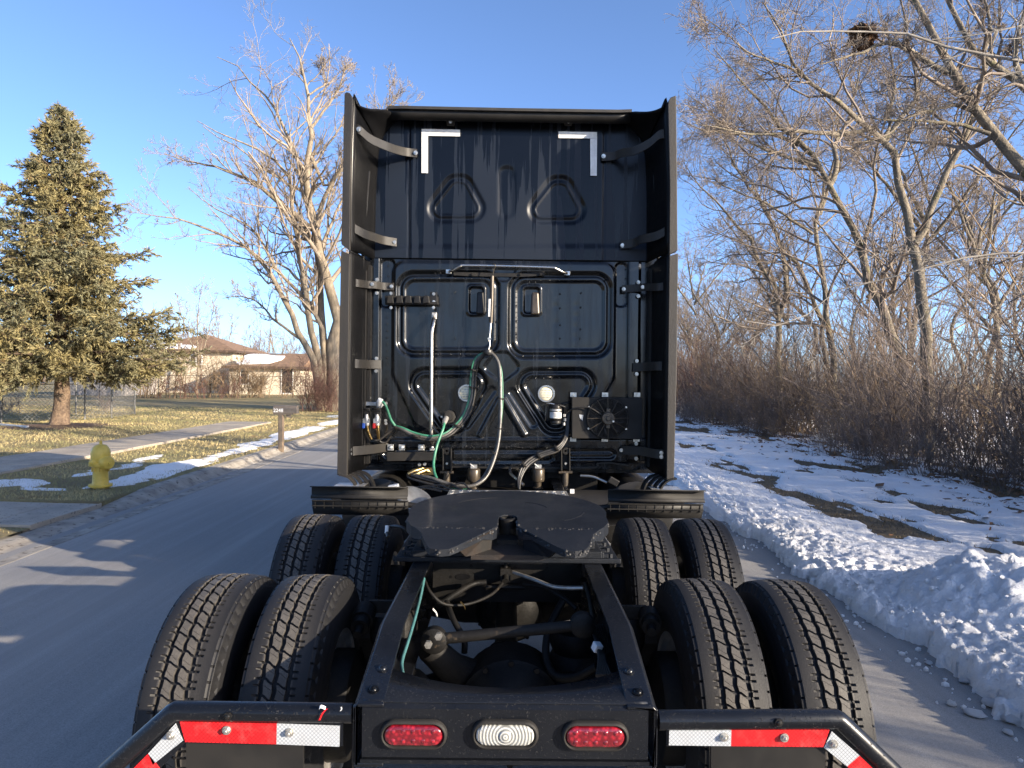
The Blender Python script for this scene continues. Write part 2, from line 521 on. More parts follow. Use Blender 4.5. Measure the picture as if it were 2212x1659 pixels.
# snow lying on the left parkway strip: thin sheets whose rims melt into the lawn
def snow_sheet(name, x0, x1, y0, y1, nx, ny, fn, mat, basefn):
    xs = np.linspace(x0, x1, nx); ys = np.linspace(y0, y1, ny); X, Yg = np.meshgrid(xs, ys)
    h = fn(X, Yg)
    Z = basefn(X, Yg) + np.clip(h, -0.05, 0.2)
    keep = (h > -0.03).reshape(-1)
    Q = grid_quads(ny, nx); Q = Q[keep[Q].any(1)]
    o = np_mesh(name, np.stack([X, Yg, Z], -1).reshape(-1, 3), Q, mat)
    return tag(o, kind="stuff")
def parkway(X, Y):
    n = fbm(X * 1.1, Y * 0.55, 5, 31)
    d = kerb_x(Y) - X                                 # metres behind the kerb
    band = np.exp(-((d - 0.78 - 0.25 * (n - 0.5)) / 0.34) ** 2) * np.clip((Y - 9.9) / 1.0, 0, 1)
    band2 = 0.85 * np.exp(-((d - 1.75 - 0.012 * (Y - 12)) / 0.30) ** 2) * np.exp(-((Y - 13.0) / 1.3) ** 2)
    band3 = 0.9 * np.exp(-((X + 8.15) / 1.1) ** 2 - ((Y - 10.6) / 0.45) ** 2)
    band4 = 0.75 * np.exp(-((X + 6.55) / 0.4) ** 2 - ((Y - 10.2) / 0.16) ** 2)
    band5 = 0.6 * np.exp(-((d - 1.1) / 0.8) ** 2) * np.clip((Y - 24) / 6, 0, 1)
    bb = np.maximum.reduce([band, band2, band3, band4, band5]); bb = bb - 0.9 * (1 - np.clip(bb / .25, 0, 1)) - 2.0 * (d < .26)
    return (bb - 0.56 + 2.3 * (n - 0.5) + 0.9 * (fbm(X * 5, Y * 3.2, 3, 37) - .5)) * 0.06 + 0.006 * (fbm(X * 9, Y * 9, 3, 5) - .5)
snow_sheet("snow_strip", -10.5, -5.2, 9.6, 20, 180, 330, parkway, M["snow_clean"], lambda x, y: lawn_z(x, y) + 0.004)
snow_sheet("snow_strip", -10.5, -5.3, 20, 62, 90, 260, parkway, M["snow_clean"], lambda x, y: lawn_z(x, y) + 0.004)

# right verge: matted grass under patchy ploughed snow
ys = np.linspace(-8, 120, 140); xs = np.r_[np.linspace(2.98, 9, 30), np.linspace(9.5, 60, 30)]
X, Yg = np.meshgrid(xs, ys)
def verge_z(x, y):
    return 0.02 + 0.10 * np.clip((x - 2.7) / 3.0, 0, 1) + 0.05 * (fbm(x * 0.5, y * 0.4, 3, 44) - 0.5) * np.clip((x - 2.9), 0, 1)
tag(np_mesh("verge", np.stack([X, Yg, verge_z(X, Yg) - 0.004], -1).reshape(-1, 3), grid_quads(len(ys), len(xs)), M["verge"]), kind="structure")

def verge_snow(X, Y):
    edge = road_r(Y) - 0.12 + 0.22 * (fbm(Y * 0.9, Y * 0 + 3, 3, 9) - 0.5) + 0.30 * (fbm(X * 5, Y * 5, 3, 19) - 0.5)
    d = X - edge
    cn = 1 - cells(X * 6.5 + 0.8 * fbm(X * 4, Y * 4, 2, 3), Y * 6.5, 4) ; cn2 = 1 - cells(X * 15, Y * 15, 8)
    lump = np.clip(cn, 0, 1) ** 1.5 * 0.05 + np.clip(cn2, 0, 1) * 0.055 + 0.035 * (fbm(X * 26, Y * 26, 2, 12) - .5)
    near = np.exp(-np.clip(d - 0.15, 0, 9) / 0.75)
    ridge = 0.07 * np.exp(-((d - 0.62) / 0.5) ** 2) * (0.55 + 0.9 * fbm(X * 1.2, Y * 0.8, 3, 51))
    flat = 0.040 + 0.05 * (fbm(X * 2.2, Y * 2.2, 4, 61) - 0.5)
    h = flat + ridge + lump * (0.14 + 0.86 * near) + 0.018 * (fbm(X * 9, Y * 9, 3, 71) - 0.5)
    h = np.where(d < 0, -0.03 + d * 0.4, np.where(d < 0.10, h * (0.45 + d * 5.5), h))
    # bald grass patches in the middle of the verge
    pm_ = 0.62 * fbm(X * 0.75 + 2.0, Y * 0.42, 5, 88) + 0.38 * fbm(X * 3.2, Y * 1.5, 4, 87)
    pat = np.clip((pm_ - 0.512) * 10, 0, 1) * np.exp(-((X - 5.3 - 0.03 * Y) / 1.35) ** 2) * np.clip((Y - 6.2) / 1.2, 0, 1) * np.exp(-np.clip(Y - 18, 0, 99) / 14)
    pat = np.maximum(pat, np.clip((fbm(X * 2.0, Y * 1.3, 5, 93) - 0.56) * 7, 0, 1) * np.clip((X - 6.6) / 1.5, 0, 1))
    h = h - pat * 0.16
    # ploughed heap
    pr = np.hypot((X - 4.05) / 0.85, (Y - 5.35) / 0.75)
    pr2 = np.hypot((X - 5.3) / 1.1, (Y - 5.3) / 0.8)
    prof = lambda r: np.clip(1.25 - r, 0, 0.62) / 0.62
    blk = 1 - cells(X * 4.2 + 0.6 * fbm(X * 3, Y * 3, 2, 1), Y * 4.2, 15)
    heap = np.maximum(prof(pr) * 0.28, prof(pr2) * 0.25)
    h = h + heap * (0.72 + 0.42 * np.clip(blk, 0, 1)) + np.clip(heap * 6, 0, 1) * (0.05 * (fbm(X * 7, Y * 7, 3, 2) - 0.5) + 0.05 * (0.6 - cells(X * 9, Y * 9, 33)) + 0.025 * (fbm(X * 26, Y * 26, 2, 34) - .5))
    h = h + 0.10 * np.exp(-((X - 3.4) / 0.55) ** 2 - ((Y - 3.6) / 1.5) ** 2)
    return h
def snow_np(name, xs, ys):
    X, Yg = np.meshgrid(xs, ys); h = verge_snow(X, Yg)
    jx = 0.02 * (fbm(X * 12, Yg * 12, 2, 101) - 0.5)
    o = np_mesh(name, np.stack([X + jx, Yg, verge_z(X, Yg) + h - 0.012], -1).reshape(-1, 3), grid_quads(len(ys), len(xs)), M["snow"])
    return tag(o, kind="stuff")
snow_np("verge_snow", np.r_[np.linspace(2.45, 5.0, 135), np.linspace(5.03, 9.5, 85), np.linspace(9.6, 30, 25)], np.r_[np.linspace(-3, 2.6, 30), np.linspace(2.63, 8.0, 235), 8.0 + np.cumsum(np.linspace(0.03, 0.75, 155))])

# loose lumps of snow thrown onto the asphalt
def lump_mesh(s):
    bm = bmesh.new(); bmesh.ops.create_icosphere(bm, subdivisions=2, radius=1)
    for v in bm.verts:
        n = 0.72 + 0.5 * float(vnoise(np.array(v.co.x * 1.7 + s * 9), np.array(v.co.y * 1.7 + v.co.z * 2.3 + s), s))
        v.co *= n; v.co.z = max(v.co.z * 0.75, -0.25)
    me = bpy.data.meshes.new("snow_lump"); bm.to_mesh(me); bm.free(); me.materials.append(M["snow"]); return me
lumps = [lump_mesh(k) for k in range(4)]
spots = [(1708, 1215, .06), (1692, 1206, .035), (1800, 1378, .03), (2055, 1530, .03), (2105, 1552, .045), (2178, 1592, .03), (1745, 1252, .03), (2082, 1480, .035), (2006, 1440, .03),
         (1880, 1350, .03), (2140, 1530, .05), (2185, 1565, .055), (1590, 1130, .05), (1700, 1195, .04)]
for i, (px, py, r) in enumerate(spots):
    p = on_ground(px, py)
    o = bpy.data.objects.new("snow_lump", lumps[i % 4]); o.location = (p.x, p.y, 0.02 + r * 0.18); o.scale = (r, r * random.uniform(.7, 1.2), r * random.uniform(.5, .9)); o.rotation_euler = (0, 0, random.uniform(0, 6))
    COL.objects.link(o); tag(o, "small loose lump of old snow on the asphalt beside the ploughed edge", "snow lump", "loose snow lumps along the road edge")

# crumbs of snow and ice along the ploughed edge, too many to count
bmc = bmesh.new(); bmesh.ops.create_icosphere(bmc, subdivisions=1, radius=1); cv = np.array([v.co[:] for v in bmc.verts]); cf = np.array([[v.index for v in f.verts] for f in bmc.faces]); bmc.free()
nC = 1700; cy = 2.4 + 16 * RNG.random(nC) ** 1.9; cx_ = road_r(cy) + np.where(RNG.random(nC) < .16, RNG.normal(-.22, .10, nC), np.abs(RNG.normal(0, .55, nC)) - .05)
hh_ = np.maximum(verge_snow(cx_, cy), 0); rr_ = RNG.gamma(2.0, .0042, nC) + .004; rr_ = np.where(hh_ <= 0, np.minimum(rr_, .022), rr_)
Vc = cv[None] * (1 + .45 * (RNG.random((nC, len(cv), 1)) - .5)) * (rr_[:, None] * RNG.uniform(.6, 1.2, (nC, 3)))[:, None, :]
Vc = Vc + np.stack([cx_, cy, np.where(hh_ > 0, verge_z(cx_, cy) + hh_ - .012, .012) + rr_ * .35], 1)[:, None, :]
tag(np_mesh("snow_crumbs", Vc.reshape(-1, 3), (cf[None] + (np.arange(nC) * len(cv))[:, None, None]).reshape(-1, 3), M["snow"], smooth=False), kind="stuff")

# grass blades on the lawn (dormant, short)
def blades(name, n, x0, x1, y0, y1, hmin, hmax, mat, zf, dens=None):
    y = y0 + (y1 - y0) * RNG.random(n) ** 1.5; x = RNG.uniform(x0, x1, n)
    ok = np.ones(n, bool) if dens is None else dens(x, y)
    x, y = x[ok], y[ok]; n = len(x)
    h = RNG.uniform(hmin, hmax, n); a = RNG.uniform(0, 6.28, n); w = 0.0035 + 0.00022 * y
    lean = RNG.normal(0, 0.6, (n, 2)) * h[:, None]
    z = zf(x, y) - 0.004
    A = np.stack([x - np.cos(a) * w, y - np.sin(a) * w, z], 1); B = np.stack([x + np.cos(a) * w, y + np.sin(a) * w, z], 1)
    C = np.stack([x + lean[:, 0], y + lean[:, 1], z + h], 1)
    V = np.stack([A, B, C], 1).reshape(-1, 3)
    tag(np_mesh(name, V, np.arange(n * 3).reshape(-1, 3), mat, smooth=False), kind="stuff")
M["blade"] = pm("grass_blade", (0.50, 0.40, 0.19), (0.25, 0.235, 0.10), 0.6, 0.9, lo=0.42, hi=0.6, speck=((0.20, 0.13, 0.06), 3, 0.62))
M["dry_blade"] = pm("dry_blade", (0.24, 0.175, 0.095), (0.11, 0.085, 0.05), 3, 0.9)
def on_lawn(x, y):
    d = kerb_x(y) - x
    return (d > 0.24) & ~((x < SW0 + 0.02) & (x > SW1 - 0.02) & (y < 24.5) & (y > 9.3)) & (y > 9.42)
blades("grass", 95000, -24, -5.3, 9.4, 34, 0.02, 0.06, M["blade"], lawn_z, on_lawn)
blades("grass", 9000, -12, -5.3, 3.5, 7.9, 0.02, 0.05, M["blade"], lambda x, y: lawn_z(x, y) - 0.04, lambda x, y: kerb_x(y) - x > 0.22)
blades("dry_grass", 42000, 3.6, 12, 5.5, 26, 0.015, 0.06, M["dry_blade"], verge_z, lambda x, y: verge_snow(x, y) < 0.03)
# ------------------------------------------------------------------ truck materials
def painted_black(name, base=(0.012, 0.012, 0.013), rough=0.22, wet=0.0, dust=(0.10, 0.085, 0.065), dusty=0.0, coat=0.6):
    mt, nt, b = base_mat(name)
    v = coords(nt)
    n1 = noise(nt, v, 3.0, 6, 0.65)
    n2 = noise(nt, v, 120, 3, 0.7)
    c = base
    if dusty:
        c = mixc(nt, ramp(nt, n1, [(0.4, 0.0), (0.8, dusty)]).outputs[0], c, dust)
        c = mixc(nt, ramp(nt, n2, [(0.66, 0.0), (0.76, dusty * .6)]).outputs[0], c, dust)
        nt.links.new(c, b.inputs["Base Color"])
    else:
        b.inputs["Base Color"].default_value = (*base, 1)
    nt.links.new(ramp(nt, n1, [(0.3, rough * 0.7), (0.75, min(1, rough * 1.8))]).outputs[0], b.inputs["Roughness"])
    b.inputs["Coat Weight"].default_value = coat * .6; b.inputs["Coat Roughness"].default_value = 0.12; b.inputs["Specular IOR Level"].default_value = 0.26
    if wet:
        bump(nt, b, ramp(nt, n2, [(0.60, 0.0), (0.70, 1.0)]).outputs[0], wet, 0.002)
    return mt

def streaked(name):
    """dark navy sheet metal, half dried: wet runs are darker and glossier"""
    mt, nt, b = base_mat(name)
    tc = nt.nodes.new("ShaderNodeTexCoord"); sep = nt.nodes.new("ShaderNodeSeparateXYZ"); nt.links.new(tc.outputs["Object"], sep.inputs[0])
    v1 = coords(nt, (17, 0, 0.55)); n1 = noise(nt, v1, 1.0, 5, 0.6)
    v2 = coords(nt, (5, 0, 0.25)); n2 = noise(nt, v2, 1.0, 3, 0.5)
    add = nt.nodes.new("ShaderNodeMath"); add.operation = 'ADD'; nt.links.new(n1, add.inputs[0]); nt.links.new(n2, add.inputs[1])
    mz = nt.nodes.new("ShaderNodeMapRange"); mz.inputs["From Min"].default_value = 2.6; mz.inputs["From Max"].default_value = 3.8
    mz.inputs["To Min"].default_value = -0.14; mz.inputs["To Max"].default_value = 0.04
    nt.links.new(sep.outputs["Z"], mz.inputs["Value"])
    a2 = nt.nodes.new("ShaderNodeMath"); a2.operation = 'ADD'; nt.links.new(add.outputs[0], a2.inputs[0]); nt.links.new(mz.outputs[0], a2.inputs[1])
    mask = ramp(nt, a2.outputs[0], [(0.0, 0.0), (0.965, 0.0), (0.985, 1.0)])
    mask.color_ramp.elements[1].position = 0.965
    wetm = mask.outputs[0]
    fl = noise(nt, coords(nt), 420, 2, 0.5)
    dry = mixc(nt, fl, (0.0070, 0.0102, 0.0170), (0.0100, 0.0140, 0.0225))
    c = mixc(nt, wetm, dry, (0.0015, 0.0022, 0.0042))
    nt.links.new(c, b.inputs["Base Color"])
    nt.links.new(ramp(nt, wetm, [(0.0, 0.42), (1.0, 0.24)]).outputs[0], b.inputs["Roughness"]); b.inputs["Specular IOR Level"].default_value = 0.28
    return mt

def lower_skin(name):
    """black gloss panel with dust speckle growing towards the floor and a few dull runs"""
    mt, nt, b = base_mat(name)
    tc = nt.nodes.new("ShaderNodeTexCoord"); sep = nt.nodes.new("ShaderNodeSeparateXYZ"); nt.links.new(tc.outputs["Object"], sep.inputs[0])
    run = noise(nt, coords(nt, (15, 0, 0.9)), 1.0, 5, 0.6)
    dust = noise(nt, coords(nt), 45, 5, 0.75); fine = noise(nt, coords(nt), 190, 2, 0.7)
    c = mixc(nt, ramp(nt, run, [(0.55, 0.0), (0.62, 0.55)]).outputs[0], (0.004, 0.0048, 0.006), (0.014, 0.017, 0.022))
    c = mixc(nt, ramp(nt, dust, [(0.52, 0.0), (0.78, 0.14)]).outputs[0], c, (0.06, 0.055, 0.05))
    mr = nt.nodes.new("ShaderNodeMapRange"); mr.inputs["From Min"].default_value = 1.1; mr.inputs["From Max"].default_value = 1.9
    mr.inputs["To Min"].default_value = 0.8; mr.inputs["To Max"].default_value = 0.0
    nt.links.new(sep.outputs["Z"], mr.inputs["Value"])
    ml = nt.nodes.new("ShaderNodeMath"); ml.operation = 'MULTIPLY'
    nt.links.new(ramp(nt, fine, [(0.62, 0.0), (0.7, 1.0)]).outputs[0], ml.inputs[0]); nt.links.new(mr.outputs[0], ml.inputs[1])
    c = mixc(nt, ml.outputs[0], c, (0.16, 0.15, 0.14))
    nt.links.new(c, b.inputs["Base Color"])
    nt.links.new(ramp(nt, run, [(0.45, 0.13), (0.62, 0.30)]).outputs[0], b.inputs["Roughness"])
    b.inputs["Coat Weight"].default_value = 0.25; b.inputs["Coat Roughness"].default_value = 0.06; b.inputs["Specular IOR Level"].default_value = 0.36
    return mt

def tyre_mat():
    mt, nt, b = base_mat("rubber")
    v = coords(nt)
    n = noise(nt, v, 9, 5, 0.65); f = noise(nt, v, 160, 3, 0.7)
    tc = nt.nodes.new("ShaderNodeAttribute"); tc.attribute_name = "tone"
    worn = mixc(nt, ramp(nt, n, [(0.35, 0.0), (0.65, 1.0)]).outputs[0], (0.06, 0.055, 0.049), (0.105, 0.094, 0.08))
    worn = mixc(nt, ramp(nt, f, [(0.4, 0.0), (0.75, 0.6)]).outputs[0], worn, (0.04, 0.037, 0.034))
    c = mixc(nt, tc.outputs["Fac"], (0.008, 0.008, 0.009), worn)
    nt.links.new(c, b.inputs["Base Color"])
    b.inputs["Roughness"].default_value = 0.58; b.inputs["Specular IOR Level"].default_value = 0.32
    bump(nt, b, f, 0.35, 0.003)
    return mt

def tape_mat(name, col, col2):
    """retro-reflective sheeting with its diamond cell print"""
    mt, nt, b = base_mat(name)
    tc = nt.nodes.new("ShaderNodeTexCoord")
    mp = nt.nodes.new("ShaderNodeMapping"); mp.inputs["Rotation"].default_value = (0, math.radians(45), 0)
    nt.links.new(tc.outputs["Object"], mp.inputs[0])
    br = nt.nodes.new("ShaderNodeTexBrick"); br.inputs["Scale"].default_value = 62; br.inputs["Mortar Size"].default_value = 0.06; br.offset = 0.0
    br.inputs["Brick Width"].default_value = 0.5; br.inputs["Row Height"].default_value = 0.5
    sw = nt.nodes.new("ShaderNodeSeparateXYZ"); cb = nt.nodes.new("ShaderNodeCombineXYZ")
    nt.links.new(mp.outputs[0], sw.inputs[0]); nt.links.new(sw.outputs["X"], cb.inputs["X"]); nt.links.new(sw.outputs["Z"], cb.inputs["Y"])
    nt.links.new(cb.outputs[0], br.inputs["Vector"])
    br.inputs["Color1"].default_value = (*col, 1); br.inputs["Color2"].default_value = (*col, 1); br.inputs["Mortar"].default_value = (*col2, 1)
    dirt = noise(nt, coords(nt), 30, 4, 0.7)
    c = mixc(nt, ramp(nt, dirt, [(0.5, 0.0), (0.8, 0.25)]).outputs[0], br.outputs["Color"], (0.2, 0.18, 0.16))
    nt.links.new(c, b.inputs["Base Color"]); b.inputs["Roughness"].default_value = 0.35
    return mt

M["gloss"] = painted_black("gloss_black", (0.006, 0.006, 0.0065), rough=0.2, wet=0.15)
M["frame"] = painted_black("frame_black", (0.005, 0.006, 0.0085), 0.25, wet=0.8, dusty=0.05, dust=(.06, .058, .055), coat=0.3)
M["satin"] = painted_black("satin_black", (0.011, 0.0105, 0.010), 0.38, dusty=0.10, coat=0.15)
M["plastic"] = painted_black("black_plastic", (0.013, 0.0125, 0.012), 0.5, dusty=0.15, coat=0.0)
M["trim"] = pm("edge_rubber", (0.026, 0.022, 0.017), (0.015, 0.0135, 0.012), 12, 0.6, bmp=0.3, bscale=80, stretch=(1, 1, 0.1))
M["grease"] = painted_black("greased_plate", (0.009, 0.011, 0.015), 0.46, dusty=0.06, dust=(.06, .055, .05), wet=.6, coat=0.05)
M["clod"] = pm("old_grease", (0.008, 0.008, 0.008), (0.02, 0.018, 0.016), 30, 0.6)
M["inner"] = painted_black("fairing_inside", (0.0045, 0.0045, 0.005), 0.42, dusty=0.02, coat=0.08)
M["inner"].node_tree.nodes["Principled BSDF"].inputs["Specular IOR Level"].default_value = 0.12
M["under"] = pm("underbody", (0.005, 0.005, 0.005), (0.012, 0.011, 0.010), 10, 0.55, bmp=0.4, bscale=60, speck=((0.04, 0.03, 0.02), 18, 0.70))
M["under"].node_tree.nodes["Principled BSDF"].inputs["Specular IOR Level"].default_value = 0.2
M["upper"] = streaked("upper_skin")
M["lower"] = lower_skin("lower_skin")
M["rubber"] = tyre_mat()
M["rub_hose"] = pm("hose_rubber", (0.012, 0.012, 0.012), (0.035, 0.03, 0.024), 14, 0.4, bmp=0.2, bscale=90)
M["hose_grey"] = pm("sheen_hose", (0.115, 0.108, 0.095), (0.05, 0.046, 0.04), 14, 0.3, bmp=0.2, bscale=90)  # rubber hose with its sunlit sheen put into the grey colour
M["green"] = pm("green_cable", (0.05, 0.22, 0.13), (0.03, 0.13, 0.08), 16, 0.4)
M["teal"] = pm("teal_line", (0.06, 0.17, 0.17), (0.04, 0.10, 0.10), 16, 0.45)
M["chrome"] = pm("bright_steel", (0.62, 0.60, 0.56), (0.42, 0.40, 0.37), 20, 0.22, 0.4, metal=1.0)
M["bolt"] = pm("zinc_bolt", (0.68, 0.66, 0.60), (0.40, 0.38, 0.34), 40, 0.35, metal=0.85)
M["brass"] = pm("brass", (0.62, 0.44, 0.18), (0.35, 0.24, 0.10), 30, 0.35, metal=1.0)
M["alum"] = pm("dull_aluminium", (0.55, 0.54, 0.51), (0.38, 0.36, 0.33), 15, 0.4, metal=0.7, bmp=0.3, bscale=120)
M["canister"] = pm("brown_canister", (0.085, 0.066, 0.045), (0.045, 0.037, 0.028), 14, 0.35, metal=0.3)
M["label"] = pm("paper_label", (0.68, 0.68, 0.66), (0.5, 0.5, 0.5), 30, 0.6)
M["print"] = pm("label_print", (0.12, 0.12, 0.13), None, rough=0.6)
M["red_plastic"] = pm("red_plastic", (0.5, 0.02, 0.02), (0.35, 0.015, 0.015), 20, 0.4)
M["blue_plastic"] = pm("blue_plastic", (0.03, 0.09, 0.4), None, rough=0.4)
M["white_paint"] = pm("white_sticker", (0.78, 0.77, 0.74), (0.66, 0.65, 0.62), 25, 0.5)
M["tape_red"] = tape_mat("red_reflective", (0.55, 0.012, 0.015), (0.28, 0.005, 0.008))
M["tape_white"] = tape_mat("white_reflective", (0.42, 0.44, 0.46), (0.22, 0.24, 0.26))
M["rust"] = pm("rusty_metal", (0.026, 0.015, 0.009), (0.008, 0.007, 0.006), 9, 0.7, bmp=0.4, bscale=40)
def lens_mat(name, col, dark, rough=0.12):
    mt, nt, b = base_mat(name)
    vo = nt.nodes.new("ShaderNodeTexVoronoi"); vo.inputs["Scale"].default_value = 75
    nt.links.new(coords(nt), vo.inputs["Vector"])
    c = ramp(nt, vo.outputs["Distance"], [(0.1, col), (0.55, dark)]).outputs[0]
    nt.links.new(c, b.inputs["Base Color"]); b.inputs["Roughness"].default_value = rough
    b.inputs["Coat Weight"].default_value = 0.8
    bump(nt, b, vo.outputs["Distance"], 0.3, 0.003)
    return mt
M["lens_red"] = lens_mat("red_lens", (0.33, 0.012, 0.022), (0.12, 0.004, 0.009))
def ring_lens():
    mt, nt, b = base_mat("clear_lens"); v = coords(nt)
    wv = nt.nodes.new("ShaderNodeTexWave"); wv.wave_type = 'RINGS'; wv.rings_direction = 'Y'; wv.inputs["Scale"].default_value = 34
    mp = nt.nodes.new("ShaderNodeMapping"); pc = at(1091, 1588, 1.99); mp.inputs["Location"].default_value = (-pc.x, 0, -pc.z)
    nt.links.new(v, mp.inputs[0]); nt.links.new(mp.outputs[0], wv.inputs["Vector"])
    nt.links.new(ramp(nt, wv.outputs["Fac"], [(0.2, (.20, .20, .185)), (0.8, (.46, .46, .43))]).outputs[0], b.inputs["Base Color"])
    b.inputs["Roughness"].default_value = .15; b.inputs["Coat Weight"].default_value = .6
    bump(nt, b, wv.outputs["Fac"], .4, .003); return mt
M["lens_clear"] = ring_lens()
M["amber_lamp"] = pm("work_lamp_lens", (0.72, 0.67, 0.48), (0.62, 0.58, 0.42), 18, 0.2, coat=0.5)

TO = (0, 4.0, 0)
truck = empty("semi_truck", TO)
tag(truck, "black semi truck seen from behind, parked at the right side of the road", "truck")
def part(mb, name, mat, parent=None, **kw):
    if parent is None: return mb.build(name, mat, truck, TO, **kw)
    return mb.build(name, mat, parent, None, **kw)

# ------------------------------------------------------------------ cab rear wall: pressed sheet-metal panels
YC = 5.75
def c1(x, y, Y=YC): return at(691.2 + x * .3646, 172.8 + y * .3646, Y)
def c2(x, y, Y=YC): return at(691.2 + x * .3646, 547.2 + y * .3646, Y)
_A, _B, _C = at(0, 0, YC), at(1, 0, YC), at(0, 1, YC)
_Minv = np.linalg.inv(np.array([[(_B - _A).x, (_C - _A).x], [(_B - _A).z, (_C - _A).z]]))
def wall_px(x, z):
    d = np.stack([x - _A.x, z - _A.z]); r = np.tensordot(_Minv, d, 1); return r[0], r[1]
def sd_box(x, y, x0, y0, x1, y1, r):
    qx = np.abs(x - (x0 + x1) / 2) - ((x1 - x0) / 2 - r); qy = np.abs(y - (y0 + y1) / 2) - ((y1 - y0) / 2 - r)
    return np.hypot(np.maximum(qx, 0), np.maximum(qy, 0)) + np.minimum(np.maximum(qx, qy), 0) - r
def sd_poly(x, y, P, r):
    d = np.full(x.shape, 1e9); s = np.ones(x.shape); n = len(P)
    for i in range(n):
        ax, ay = P[i]; bx, by = P[i - 1]; ex, ey = bx - ax, by - ay; wx, wy = x - ax, y - ay
        t = np.clip((wx * ex + wy * ey) / (ex * ex + ey * ey + 1e-9), 0, 1)
        d = np.minimum(d, (wx - ex * t) ** 2 + (wy - ey * t) ** 2)
        c1_ = y >= ay; c2_ = y < by; c3_ = ex * wy > ey * wx
        s = np.where((c1_ & c2_ & c3_) | (~c1_ & ~c2_ & ~c3_), -s, s)
    return s * np.sqrt(d) - r
def sd_seg(x, y, P):
    d = np.full(x.shape, 1e9)
    for (ax, ay), (bx, by) in zip(P[:-1], P[1:]):
        ex, ey = bx - ax, by - ay; t = np.clip(((x - ax) * ex + (y - ay) * ey) / (ex * ex + ey * ey), 0, 1)
        d = np.minimum(d, np.hypot(x - ax - ex * t, y - ay - ey * t))
    return d
def st(d, w):
    t = np.clip(0.5 - d / w, 0, 1); return t * t * (3 - 2 * t)

def pressed(name, x0, x1, z0, z1, step, fn, mat):
    xs = np.arange(x0, x1 + step / 2, step); zs = np.arange(z0, z1 + step / 2, step); X, Z = np.meshgrid(xs, zs)
    px, py = wall_px(X, Z); h = fn(px, py)
    o = np_mesh(name, np.stack([X, YC + h, Z], -1).reshape(-1, 3), grid_quads(len(zs), len(xs)), mat, truck, TO)
    return o
Z_SEAM = c2(1106, 40).z
def upper_fn(px, py):
    x, y = (px - 691.2) / .3646, (py - 172.8) / .3646; h = np.zeros(x.shape)
    for dx, dy in ((0, 0), (600, 9)):
        core = [(824 + dx, 650 + dy), (846 + dx, 650 + dy), (908 + dx, 765 + dy), (735 + dx, 765 + dy)]
        d = sd_poly(x, y, core, 0)
        h += 0.016 * st(d - 82, 26) - 0.013 * st(d - 50, 24) + 0.012 * st(d - 40, 12)
    d = sd_box(x, y, 1077, 520, 1167, 820, 40); h += 0.009 * st(d, 36)
    for xs_ in (540, 1703): h += 0.007 * np.exp(-((x - xs_) / 5.0) ** 2)
    h += 0.004 * (x < 540) + 0.004 * (x > 1703)
    h += 0.0025 * (fbm(x / 260, y / 260, 3, 5) - 0.5)
    h += -0.012 * st(985 - y + 10, 40)                       # lower skirt stands proud of the field
    return h
pressed("upper_back_panel", -1.13, 1.13, Z_SEAM + 0.006, 3.94, 0.0086, upper_fn, M["upper"])
